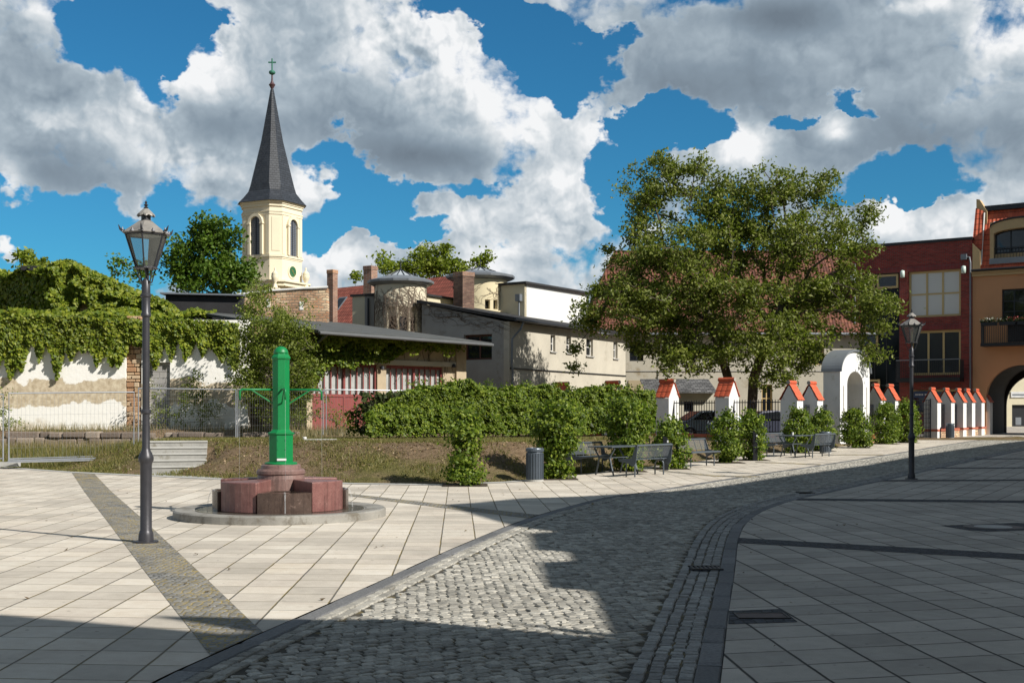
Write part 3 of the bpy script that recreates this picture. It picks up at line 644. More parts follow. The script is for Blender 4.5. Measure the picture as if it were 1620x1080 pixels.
def patchy(X, Y):
    f = np.interp(X, [p.x for p in FOOT], [p.y for p in FOOT]); t = Y-f
    nz = np.sin(X*.9+1.3*np.sin(Y*.8))*np.sin(Y*1.1+1.7*np.sin(X*.5))+.5*np.sin(X*2.7+Y*1.9)*np.sin(Y*2.3-X)
    dens = .22+.6*(nz > .0)+.5*np.exp(-((t-.4)/.6)**2)+.5*(t > 4.2)+.35*(X < -9)
    on_steps = (X > -10.5) & (X < -8.4) & (Y > 32.4) & (Y < 34.6)
    return (t > .05) & (RNG.random(X.shape) < dens) & ~on_steps
gr = blades('grass', 150000, (-19, 11, 29, 39), .07, .012, M_grass, .5, patchy); tag(gr, 'patchy short grass growing over the soil bank', 'grass', kind='stuff')
wd = blades('weeds', 12000, (-24, -4, 43, 50.6), .30, .012, M_dry, .22, lambda X, Y: (RNG.random(X.shape) < .35+.6*(Y > 45))); tag(wd, 'tall dry weeds in front of the broken foundation', 'weeds', kind='stuff')
wd = blades('weeds', 9000, (-18, -11.5, 35.4, 43), .22, .012, M_grass, .3); tag(wd, 'green weeds behind the leaning fence panel', 'weeds', kind='stuff')
# moss tuft round the lamp foot
c0 = gp(243, 858)
tf = blades('grass_tuft', 500, (c0.x-.25, c0.x+.28, c0.y-.16, c0.y+.14), .05, .006, M_grass, .5); tag(tf, 'grass and moss round the foot of the nearer lamp', 'grass', kind='stuff')

# fallen leaves and crumbs of soil on the bank, a few on the paving
n = 9000; X = RNG.uniform(-18, 10, n); Y = RNG.uniform(30.5, 37, n); F_ = np.interp(X, [p.x for p in FOOT], [p.y for p in FOOT]); k = (Y > F_+.1) & ~((X > -10.5) & (X < -8.4) & (Y > 32.4) & (Y < 34.6)); X, Y = X[k], Y[k]
C = np.array([(a, b_, tz(a, b_)+.045*math.sin(a*1.9+b_*.7)*math.sin(b_*1.3-a*.4)*(b_-foot_y(a) > .5)+.012) for a, b_ in zip(X, Y)])
tag(leaves('leaf_litter', C, .065, leafmat('dead_leaf', (.10, .06, .03), (.22, .145, .08), (.36, .27, .17), .1), None, np.tile(np.array([0, 0, 1.2]), (len(C), 1)), .5, .9), 'brown leaf litter and crumbs scattered over the bank', 'litter', kind='stuff')
n = 150; X = RNG.uniform(-9, 9, n); Y = RNG.uniform(7.5, 30, n); C = np.stack([X, Y, np.array([g(y) for y in Y])+.02], 1)
tag(leaves('leaf_litter', C, .045, leafmat('dead_leaf_dark', (.07, .045, .02), (.14, .09, .04), (.2, .15, .06), .1), None, np.tile(np.array([0, 0, 2.0]), (n, 1)), .4, .8), 'a few dry leaves blown over paving and road', 'litter', kind='stuff')
# ---------------------------------------------------------------- buildings and walls
M_white = plain('white_render', (0.74, 0.73, 0.70), .85, var=.06, scale=1.2, bump=.004, dirt=((.60, .58, .54), .8, .60))
M_beige = plain('beige_render', (0.47, 0.435, 0.36), .9, var=.10, scale=.8, bump=.006, dirt=((.36, .325, .26), .9, .58))
M_grey_render = plain('grey_render', (0.33, 0.32, 0.30), .9, var=.12, scale=.7, bump=.006, dirt=((.25, .23, .20), 1.1, .56))
M_cream = plain('cream_render', (0.62, 0.55, 0.39), .85, var=.06, scale=.8, bump=.003)
M_church = plain('church_render', (0.72, 0.64, 0.48), .85, var=.02, scale=.4, bump=.004, fine=10)
M_church2 = plain('church_trim', (0.70, 0.63, 0.47), .85, var=.05, scale=.4, fine=10)
M_slate = bricks('spire_slate', (1, 0), (.021, .026, .035), (.034, .040, .051), (.014, .016, .02), .45, .30, .02, .55, .02, var=.3)
M_zinc = plain('zinc_sheet', (0.20, 0.22, 0.245), .5, .3, var=.12, scale=.8, dirt=((.14, .15, .155), 1.2, .58))
M_bitumen = plain('bitumen', (0.022, 0.022, 0.024), .85, var=.3, scale=1.5, bump=.01)
M_felt = plain('roof_felt', (0.075, 0.08, 0.08), .9, var=.25, scale=1.2, bump=.01, dirt=((.085, .085, .075), .8, .55))
M_dark = plain('dark_metal', (0.020, 0.022, 0.026), .45, .2, var=.15)
M_glass = glass('window_glass', (.012, .014, .018), .04)
M_copper = plain('copper_green', (0.035, 0.16, 0.11), .6, .2, var=.15)
M_red = plain('red_door_paint', (0.215, 0.05, 0.045), .6, var=.12, scale=4, dirt=((.33, .16, .13), 4, .66))
M_curtain = plain('curtain_glass', (0.36, 0.37, 0.36), .35, var=.2, scale=2.5)
M_brick_chim = bricks('chimney_brick', (.9, .4), (.23, .10, .065), (.36, .19, .12), (.33, .29, .24), .24, .08, .012, .9, .012)
M_rubble = bricks('rubble_brick', (1, 0), (.46, .24, .13), (.62, .46, .30), (.30, .24, .17), .30, .13, .020, .95, .04, warp=.22, var=.85)
M_tile_red = rooftiles('tiles_brown_red', (.746, -.666), (.22, .055, .035), (.30, .085, .055), .30, .25)
M_tile_old = rooftiles('tiles_weathered', (1, 0), (.085, .026, .014), (.19, .068, .038), .30, .19)
M_tile_or = rooftiles('tiles_orange', (.83, -.55), (.50, .085, .035), (.60, .13, .06), .33, .22)
M_brick_red = bricks('brick_dark_red', (.83, -.55), (.20, .020, .016), (.36, .042, .030), (.16, .10, .085), .25, .083, .012, .8, .012, var=.35)
M_sold = bricks('soldier_course', (.83, -.55), (.22, .025, .022), (.26, .03, .03), (.13, .08, .08), .083, .9, .012, .8, .01, off=0)
M_orange = plain('ochre_render', (0.53, 0.275, 0.14), .9, var=.05, scale=.5, bump=.003)
M_ochre_trim = plain('ochre_trim', (0.50, 0.36, 0.19), .85, var=.05)
M_frame_y = plain('yellow_window_frame', (0.55, 0.41, 0.19), .5, var=.06)
M_blind = glass('blind_glass', (.35, .36, .36), .12, spec=.6)
M_blind.node_tree.nodes['Principled BSDF'].inputs['Base Color'].default_value = (.66, .67, .66, 1)

def pane_window(fr, s0, s1, z0, z1, parent, cols=2, rows=1, fm=None, gm=None, fw=.07, depth=.16, name='window', glassname='pane', sill=None, proud=0.0):
    """frame set back in its opening, glazing behind it"""
    mb = MB(); d1 = -depth+.06+proud; d0 = d1-.07
    mb.box(s0, s0+fw, d0, d1, z0, z1, fr); mb.box(s1-fw, s1, d0, d1, z0, z1, fr)
    mb.box(s0+fw, s1-fw, d0, d1, z0, z0+fw, fr); mb.box(s0+fw, s1-fw, d0, d1, z1-fw, z1, fr)
    iw = (s1-s0-2*fw)/cols; ih = (z1-z0-2*fw)/rows
    for k in range(1, cols): mb.box(s0+fw+iw*k-fw*.4, s0+fw+iw*k+fw*.4, d0+.005, d1-.006, z0+fw, z1-fw, fr)
    for k in range(1, rows): mb.box(s0+fw, s1-fw, d0+.009, d1-.010, z0+fw+ih*k-fw*.35, z0+fw+ih*k+fw*.35, fr)
    w = mb.build(name, fm or M_dark, parent)
    mb = MB(); mb.box(s0+.01, s1-.01, d0+.02, d0+.03, z0+.01, z1-.01, fr); mb.build(glassname, gm or M_glass, w)
    if sill: mb = MB(); mb.box(s0-.08, s1+.08, -.02, .09, z0-.07, z0-.004, fr); mb.build('sill', sill, w)
    return w

# --- houses outside the picture to the right and behind: their roofs cast the shade over the square
WF = Frame((11, 8), (0.574, 0.819)); WF.n = Vector((-.819, .574))
def sh(px, py):
    S = gp(px, py); n = Vector((.819, -.574)); o = Vector((11, 8)); t = (o-S.to_2d()).dot(n); q = S.to_2d()+n*t
    return (q-o).dot(WF.e), S.z+t*math.tan(SUN_EL)
def shade_houses():
    near = [(-30, 15.0), (-18, 15.2)]+[sh(*p) for p in [(-420, 972), (-150, 970.5), (0, 971), (230, 973), (300, 997), (350, 1003), (400, 1000)]]
    near2 = [sh(*p) for p in [(455, 979), (622, 977), (800, 981), (881, 996), (970, 1008)]]
    house = [sh(*p) for p in [(970, 1008), (958, 985), (946, 955), (934, 931), (865, 927), (857, 905), (853, 888), (905, 886), (897, 870), (844, 868), (839, 850), (836, 843), (880, 840), (815, 832), (770, 820), (700, 798), (760, 794), (820, 788), (911, 785), (1000, 780), (1067, 776), (1130, 770), (1221, 756), (1372, 735), (1448, 721), (1500, 713), (1584, 701)]]
    def mono(P):
        out = [P[0]]
        for q in P[1:]: out.append((max(q[0], out[-1][0]+.01), q[1]))
        return out
    P1 = mono(sorted(near+near2)); P2 = [q for q in house]
    # the stepped gable: keep the order of the outline
    mats = plain('house_render', (.55, .5, .42), .9, var=.06)
    t1 = thing('rendered_house', 'rendered house with a sloping gable beyond the near corner of the square, casting the shade', 'house', (5, -4, 0))
    c = P1; mb = MB(); mb.prism([(c[0][0], -.2)]+c+[(c[-1][0], -.2)], -7, 0, WF); mb.build('wall', mats, t1)
    t2 = thing('stepped_gable_house', 'long rendered house row with a stepped gable beyond the right side of the square', 'house', (20, 25, 0))
    s_end = 70; q = P2+[(s_end, P2[-1][1])]
    mb = MB(); mb.prism([(P2[0][0], -.2)]+q+[(s_end, -.2)], -9, 0, WF); mb.build('wall', mats, t2)
    for t, lo, hi, zt in ((t1, -24, -10, 12), (t2, 0, 64, 11)):
        s = lo
        while s < hi:
            for z in (1.2, 4.4, 7.6):
                if z+1.8 < zt: pane_window(WF, s, s+1.15, z, z+1.7, t, 2, 2, M_white, M_glass, .07, .16, proud=.17)
            s += 3.1
shade_houses()

# --- ruined, whitewashed party wall with creeper
def ruin():
    fr = Frame((0, 51), (1, 0)); X = lambda px: (px-CX)/FOC*51; Z = lambda py: EYE+(HZ-py)/FOC*51
    m, nt, b = nodes_of('flaking_whitewash'); P, _ = _pos(nt); s = nt.nodes.new('ShaderNodeSeparateXYZ'); nt.links.new(P, s.inputs[0])
    n1 = _noise(nt, P, .8, 7, .6); n2 = _noise(nt, P, 5, 6, .65); z = _math(nt, 'ADD', s.outputs[2], _math(nt, 'MULTIPLY', _math(nt, 'SUBTRACT', n1.outputs[0], .5), 2.2))
    band = _ramp(nt, _math(nt, 'DIVIDE', z, 5.65), [(.19, (.6, .6, .6)), (.24, (0, 0, 0)), (.37, (0, 0, 0)), (.385, (1, 1, 1)), (.545, (1, 1, 1)), (.56, (0, 0, 0))])
    col = _mix(nt, band, (.86, .84, .79), _ramp(nt, n2.outputs[0], [(.35, (.46, .37, .25)), (.65, (.62, .53, .39))]))
    col = _mix(nt, .3, col, n2.outputs[0], 'OVERLAY'); nt.links.new(col, b.inputs['Base Color']); b.inputs['Roughness'].default_value = .95; _bump(nt, b, n2.outputs[0], .012)
    t = thing('ruined_wall', 'long whitewashed old wall with flaking plaster under hanging creeper', 'wall', (X(160), 51, 1.04))
    mb = MB(); xa, xb, xc, xd = X(-110), X(199), X(224), X(392)
    wall_holes(mb, fr, xa, xb, .9, Z(505), -.5, 0, []); wall_holes(mb, fr, xc, xd, .9, Z(506), -.5, 0, [(X(236), X(269), .9, Z(573))]); mb.build('plaster_face', m, t)
    mb = MB(); random.seed(3)
    z = .95
    while z < Z(503):
        h = random.uniform(.12, .24); x = xb+.02
        while x < xc-.1:
            w = random.uniform(.18, .42); w = min(w, xc-.02-x); q = random.uniform(-.10, -.02); mb.box(x, x+w-.025, -.5, q, z, z+h-.03, fr); x += w
        z += h
    mb.build('exposed_stonework', stone_island('rubble_stone', (.40, .22, .12), (.52, .36, .22), (.58, .47, .33), .02, .95), t, bevel=.02)
    mb = MB(); mb.box(X(236)+.002, X(269)-.002, -.4, -.12, .9, Z(573)-.002, fr); mb.build('blocked_doorway', bricks('grey_blocks', (1, 0), (.30, .29, .28), (.36, .345, .325), (.22, .21, .20), .5, .25, .012, .95, .02), t)
    # the higher, creeper-covered wall behind
    fr2 = Frame((0, 57.2), (1, 0)); X2 = lambda px: (px-CX)/FOC*57.2; Z2 = lambda py: EYE+(HZ-py)/FOC*57.2
    u = thing('brick_gable_ruin', 'higher broken brick wall behind the whitewashed wall, smothered in creeper', 'wall', (X2(150), 57.2, 1.04))
    mb = MB(); pts = [(84, 424), (108, 417), (130, 430), (160, 447), (200, 462), (230, 474), (262, 486), (290, 502)]
    poly = [(X2(84), .9)]+[(X2(x), Z2(y)) for x, y in pts]+[(X2(290), .9)]; mb.prism(poly, -.5, 0, fr2)
    f3 = Frame((X2(84), 57.2), (.74, -.67)); mb.prism([(-14, .9), (-14, Z2(430)), (-8, Z2(433)), (-3, Z2(427)), (0, Z2(424)), (0, .9)], -.45, 0, f3)
    mb.build('brickwork', M_rubble, u)
    mb = MB(); mb.box(X2(22), X2(64), 2, 4, Z2(424), Z2(417), Frame((0, 62), (1, 0))); tag(mb.build('flat_canopy', M_bitumen), 'small dark flat roof edge showing above the creeper at the far left', 'roof')
    mb = MB(); mb.box(X2(84)*1.08, X2(98)*1.08, 0, 2, Z2(427), Z2(417), Frame((0, 62), (1, 0))); tag(mb.build('roof_hood', M_zinc), 'grey metal hood peeping over the creeper-covered wall', 'hood')
ruin()
def foundation():
    random.seed(8); t = thing('foundation_wall', 'low broken foundation of big stone blocks among dry weeds', 'wall', (-17, 48.8, .4))
    mb = MB()
    for z0, h in ((.15, .34), (.46, .28), (.74, .24)):
        x = -24.5+random.random()
        while x < -9.2:
            w = random.choice((.3, .45, .6, .9, 1.3))*random.uniform(.8, 1.2)
            if not (z0 > .7 and random.random() < .25):
                f = Frame((x+w/2, 48.85+random.uniform(-.1, .1)), (math.cos(q := random.uniform(-.08, .08)), math.sin(q))); mb.box(-w/2, w/2-.03, -.35, random.uniform(.15, .36), z0+random.uniform(-.03, .03), z0+h+random.uniform(-.04, .03), f)
            x += w
    mb.build('stone_blocks', stone_island('foundation_stone', (.17, .135, .11), (.25, .20, .16), (.36, .30, .245), .03, .95), t, bevel=.05)
    mb = MB(); mb.box(-14.2, -12.6, 48.1, 48.45, .3, .62); o = mb.build('rubble_slab', stone_island('slab_stone', (.2, .17, .14), (.25, .2, .17), (.3, .25, .2), .02), None, bevel=.05); tag(o, 'fallen stone slab lying in front of the foundation', 'stone')
foundation()

# --- workshop with red glazed doors, eaves deep in shade
def workshop():
    fr = Frame((-8.42, 50), (.72, .695)); L = 8.63
    t = thing('workshop', 'low workshop with two sets of red glazed doors under a long felt roof', 'workshop', (-5.3, 53, 1.0))
    d1 = (fr.px(494, 574)[0], fr.px(597, 574)[0]); d2 = (fr.px(611, 576)[0], fr.px(701, 576)[0]); zt = 3.86
    mb = MB(); wall_holes(mb, fr, -.15, L-.6, .8, 4.95, -.4, 0, [(d1[0], d1[1], .8, zt), (d2[0], d2[1], .8, zt)]); mb.box(L-.6, L, -5.6, .12, .8, 4.93, fr); mb.box(1.5, L-.6, -5.6, -5.2, .8, 5.4, fr); mb.box(-.15, .15, -3.4, -.4, .8, 4.9, fr)
    mb.build('wall', plain('workshop_render', (.42, .34, .235), .9, var=.14, scale=1.2, bump=.006, dirt=((.34, .27, .19), 1.5, .52)), t)
    mb = MB(); mb.box(-.15, L-.62, .0, .10, zt+.02, zt+.24, fr); mb.build('lintel', M_beige, t)
    # roof
    mb = MB(); P = lambda s, d, z: fr.p(s, d, z)
    s0, s1 = -.6, L+.35
    a = [P(s0, 1.5, 4.97), P(s1, 1.5, 4.86), P(s1, -9.4, 6.35), P(s0, -9.4, 6.45)]; b_ = [(x, y, z+.13) for x, y, z in a]
    mb.add(a+b_, [(0, 3, 2, 1), (4, 5, 6, 7), (0, 1, 5, 4), (1, 2, 6, 5), (2, 3, 7, 6), (3, 0, 4, 7)]); r = mb.build('roof', M_felt, t)
    mb = MB(); mb.tube([P(s0, 1.57, 4.98), P(s1, 1.57, 4.87)], .07, 8); mb.tube([P(-.2, 1.57, 4.95), P(-.2, .8, 4.6), P(-.35, .2, 4.2)], .05, 8); mb.build('gutter', plain('old_gutter', (.11, .115, .12), .6, .2), r)
    for (sa, sb) in (d1, d2):
        d = thing_part = MB()
        zs = 2.52; n = 10; fwid = .07; d0, dd = -.16, -.09
        d.box(sa+.003, sa+fwid, d0, dd, .8, zt-.003, fr); d.box(sb-fwid, sb-.003, d0, dd, .8, zt-.003, fr); d.box(sa+fwid, sb-fwid, d0, dd, zt-.12, zt-.003, fr); d.box(sa+fwid, sb-fwid, d0-.01, dd+.01, zs-.08, zs+.04, fr)
        d.box(sa+fwid, sb-fwid, d0-.05, dd-.02, .8, zs-.08, fr); mid = (sa+sb)/2; d.box(mid-.05, mid+.05, d0, dd+.012, .8, zt-.12, fr)
        for k in range(1, n):
            x = sa+(sb-sa)*k/n
            if abs(x-mid) > .08: d.box(x-.022, x+.022, d0+.005, dd-.004, zs+.04, zt-.12, fr)
        o = d.build('door', M_red, t)
        e = MB(); e.box(sa+.03, sb-.03, d0-.06, d0-.05, zs, zt-.05, fr); e.build('glazing', M_curtain, o)
    mb = MB()
    for s_, z_ in ((d2[0]-.35, 3.75), (d2[1]+.5, 3.95)):
        mb.tube([fr.p(s_, 0, z_), fr.p(s_, .12, z_)], .03, 8); mb.lathe([(.02, -.1), (.10, -.08), (.08, .04), (.02, .08)], fr.p(s_, .18, z_), 10)
    mb.build('wall_lamp', M_dark, t)
    # black clerestory and its zinc edge
    f2 = Frame((0, 60), (1, 0)); X = lambda px: (px-CX)/FOC*60; Z = lambda py: EYE+(HZ-py)/FOC*60
    u = thing('flat_roofed_hall', 'long hall with black felt wall top and grey metal edge behind the creeper', 'hall', (X(320), 60, 1))
    mb = MB(); mb.prism([(X(262), 1), (X(262), Z(466)), (X(384), Z(469)), (X(384), 1)], -4, 0, f2); mb.build('wall', M_bitumen, u)
    mb = MB(); mb.prism([(X(255), Z(465.5)), (X(255), Z(463)), (X(386), Z(466)), (X(386), Z(468.5))], -4.2, .25, f2); mb.build('roof_edge', M_zinc, u)
    # rubble-brick wall with sloping cover
    v = thing('rough_brick_wall', 'rough ochre brick wall with a white metal cover along its sloping top', 'wall', (X(450), 60.5, 1))
    f3 = Frame((0, 60.4), (1, 0)); Z = lambda py: EYE+(HZ-py)/FOC*60.4; X = lambda px: (px-CX)/FOC*60.4
    mb = MB(); mb.prism([(X(375), 1), (X(375), Z(467)), (X(430), Z(461)), (X(480), Z(457)), (X(518), Z(456)), (X(518), 1)], -.6, 0, f3); mb.build('brickwork', M_rubble, v)
    mb = MB(); mb.tube([f3.p(X(a), .05, Z(b_)) for a, b_ in ((375, 466), (400, 463), (430, 459.5), (455, 458), (480, 456), (500, 455.5), (519, 454))], .05, 6); mb.build('cover', M_white, v)
    mb = MB(); mb.box(X(422), X(427.5), -.02, .03, Z(486), Z(473), f3); mb.box(X(474), X(480), -.02, .03, Z(490), Z(477), f3); mb.build('bricked_window', M_white, v)
workshop()

# --- red tiled house far left of centre
def red_house():
    fr = Frame((-4.3, 78), (.746, -.666)); L = 17.0
    t = thing('tiled_house', 'house with a long brown-red tiled roof and white gable behind the rough brick wall', 'house', (-10, 83, 0))
    mb = MB(); mb.prism([(-L, .5), (-L, 6.2), (0, 6.2), (0, .5)], -9, 0, fr)
    # gable end
    P = [fr.p(0, 0.0, 6.2), fr.p(0, -9, 6.2), fr.p(0, -4.5, 11.2)]; Q = [fr.p(-.3, 0.0, 6.2), fr.p(-.3, -9, 6.2), fr.p(-.3, -4.5, 11.2)]
    mb.add(P+Q, [(0, 1, 2), (5, 4, 3), (0, 3, 4, 1), (1, 4, 5, 2), (2, 5, 3, 0)]); mb.build('wall', M_white, t)
    mb = MB()
    for sg in (0, 1):
        a = [fr.p(-L-.3, .4 if not sg else -9.4, 5.85), fr.p(.12, .4 if not sg else -9.4, 5.85), fr.p(.12, -4.5, 11.42), fr.p(-L-.3, -4.5, 11.42)]
        b_ = [(x, y, z-.18) for x, y, z in a]; mb.add(a+b_, [(0, 1, 2, 3), (4, 7, 6, 5), (0, 4, 5, 1), (1, 5, 6, 2), (2, 6, 7, 3), (3, 7, 4, 0)])
    r = mb.build('roof', M_tile_red, t)
    def onroof(px, py):
        # point where the sight line meets the front slope
        for k in range(400):
            Y = 70+k*.06; q = at(px, py, Y); v = Vector((q.x, q.y))-fr.o; d = v.dot(fr.n)
            if d < .4 and q.z < 5.85+(.4-d)*(5.57/4.9): return v.dot(fr.e), d, q.z
        return None
    q = onroof(536, 482)
    if q:
        s, d, z = q; mb = MB(); sl_ = 5.57/4.9
        a = [fr.p(s-.45, d+.45, z-.45*sl_+.05), fr.p(s+.45, d+.45, z-.45*sl_+.05), fr.p(s+.45, d-.45, z+.45*sl_+.05), fr.p(s-.45, d-.45, z+.45*sl_+.05)]
        b_ = [(x, y, zz+.06) for x, y, zz in a]; mb.add(a+b_, [(4, 5, 6, 7), (0, 1, 5, 4), (1, 2, 6, 5), (2, 3, 7, 6), (3, 0, 4, 7)]); w = mb.build('skylight', M_zinc, t)
        mb = MB(); c = [fr.p(s-.36, d+.36, z-.36*sl_+.125), fr.p(s+.36, d+.36, z-.36*sl_+.125), fr.p(s+.36, d-.36, z+.36*sl_+.125), fr.p(s-.36, d-.36, z+.36*sl_+.125)]; mb.add(c, [(0, 1, 2, 3)]); mb.build('pane', M_glass, w)
    def chim(px0, px1, pxm, ytop, Y, zb, label, top=None, e=(.86, -.51), mat=None):
        c = at((px0+px1)/2, ytop, Y); w = (px1-px0)/FOC*Y; e = Vector(e); f = Frame((c.x, c.y), e)
        tt = thing('chimney', label, 'chimney', (c.x, c.y, zb)); k = .72*w
        mb = MB(); mb.box(-k/2, k/2, -k/2, k/2, zb, c.z-.25, f); mb.build('stack', mat or M_brick_chim, tt)
        mb = MB(); mb.box(-k/2-.03, k/2+.03, -k/2-.03, k/2+.03, c.z-.25, c.z, f); mb.build('cap', top or M_brick_chim, tt, bevel=.03)
    chim(517.5, 534, 0, 427, 76, 6, 'slim brick chimney with an orange top beside the rough brick wall', bricks('orange_brick', (.9, .4), (.42, .20, .10), (.50, .26, .13), (.3, .25, .2), .24, .08, .012))
    chim(575, 597, 0, 421, 72, 6, 'broad brick chimney just left of the nearer round tower')
    chim(717.5, 750, 0, 431, 66, 7, 'thick brick chimney wrapped in dry creeper in front of the farther round tower', None, (.66, -.75), bricks('dark_brick', (.9, .4), (.12, .06, .045), (.22, .13, .09), (.14, .11, .09), .24, .08, .012, .9, .02, var=.8))  # the thick stack gets a darker brick than the others
red_house()

# --- two round stair towers with wide metal caps, and the building between
def rotunda(px, Y, wd_, wc, ycap, yapex, zb, label, niches):
    c = at(px, ycap, Y); R, r = wd_/2/FOC*Y, wc/2/FOC*Y; t = thing('round_tower', label, 'tower', (c.x, c.y, zb), 'round stair towers')
    z = c.z
    body = plain('tower_render', (.64, .56, .37) if niches == 2 else (.60, .54, .41), .88, var=.08, scale=.8, bump=.004)
    mb = MB(); n = 48
    a0 = math.radians(-60); spans = [(-117, -94), (-89, -68), (-62, -44)] if niches == 3 else [(-78, -66), (-60, -48)]
    zn0, zn1 = EYE+(HZ-(527 if niches == 3 else 492))/FOC*Y, EYE+(HZ-(488 if niches == 3 else 477.5))/FOC*Y
    def ring(z0, z1, holes):
        for k in range(n*2):
            a, b_ = 2*math.pi*k/(n*2), 2*math.pi*(k+1)/(n*2); mid = math.degrees((a+b_)/2); mid = mid-360 if mid > 180 else mid
            rr = r-.28 if any(h0 < mid < h1 for h0, h1 in holes) else r
            p = [(c.x+rr*math.cos(q), c.y+rr*math.sin(q)) for q in (a, b_)]; q = [(c.x+(r-.5)*math.cos(w), c.y+(r-.5)*math.sin(w)) for w in (a, b_)]
            mb.add([(*p[0], z0), (*p[1], z0), (*p[1], z1), (*p[0], z1), (*q[0], z0), (*q[1], z0), (*q[1], z1), (*q[0], z1)], [(0, 1, 2, 3), (0, 4, 5, 1), (3, 2, 6, 7), (0, 3, 7, 4), (1, 5, 6, 2)])
    ring(zb, zn0, []); ring(zn0, zn1, spans); ring(zn1, z-.25, []); mb.build('wall', body, t)
    mb = MB()
    for h0, h1 in spans:
        a, b_ = math.radians(h0+1), math.radians(h1-1); rr = r-.24; zt_, zb2 = (zn1-.05, zn0+.05) if niches == 2 else (zn0+.85, zn0+.05)
        mb.add([(c.x+rr*math.cos(a), c.y+rr*math.sin(a), zb2), (c.x+rr*math.cos(b_), c.y+rr*math.sin(b_), zb2), (c.x+rr*math.cos(b_), c.y+rr*math.sin(b_), zt_), (c.x+rr*math.cos(a), c.y+rr*math.sin(a), zt_)], [(0, 1, 2, 3)])
    mb.build('window', M_glass, t)
    mb = MB(); mb.lathe([(r-.3, z-.28), (R-.25, z-.22), (R-.02, z-.10), (R, z+.02), (R-.05, z+.05), (R*.45, z+.30)], (c.x, c.y, 0), 14, .1); rf = mb.build('roof', M_zinc, t)
    za = at(px, yapex, Y).z; mb = MB(); mb.lathe([(R*.46, z+.28), (.06, za-.10), (.03, za-.05)], (c.x, c.y, 0), 14, .1)
    mb.build('glass_cone', plain('lantern_glass', (.42, .46, .50), .25, .1, var=.1), rf)
    mb = MB()
    for k in range(14):
        a = .1+2*math.pi*k/14; mb.tube([(c.x+R*.47*math.cos(a), c.y+R*.47*math.sin(a), z+.30), (c.x, c.y, za-.05)], .022, 4)
    mb.tube([(c.x, c.y, za-.1), (c.x, c.y, za+.28)], .03, 5); mb.lathe([(.01, 0), (.07, .06), (.01, .12)], (c.x, c.y, za+.25), 8); mb.build('glazing_bar', M_dark, rf)
    return c, r
rotunda(634, 66, 106, 82, 446, 424, 4, 'nearer round tower with a wide grey metal cap, covered in bare creeper stems', 3)
rotunda(760, 72, 110, 84, 438, 420, 6, 'farther yellow round tower with a wide grey metal cap behind the thick chimney', 2)

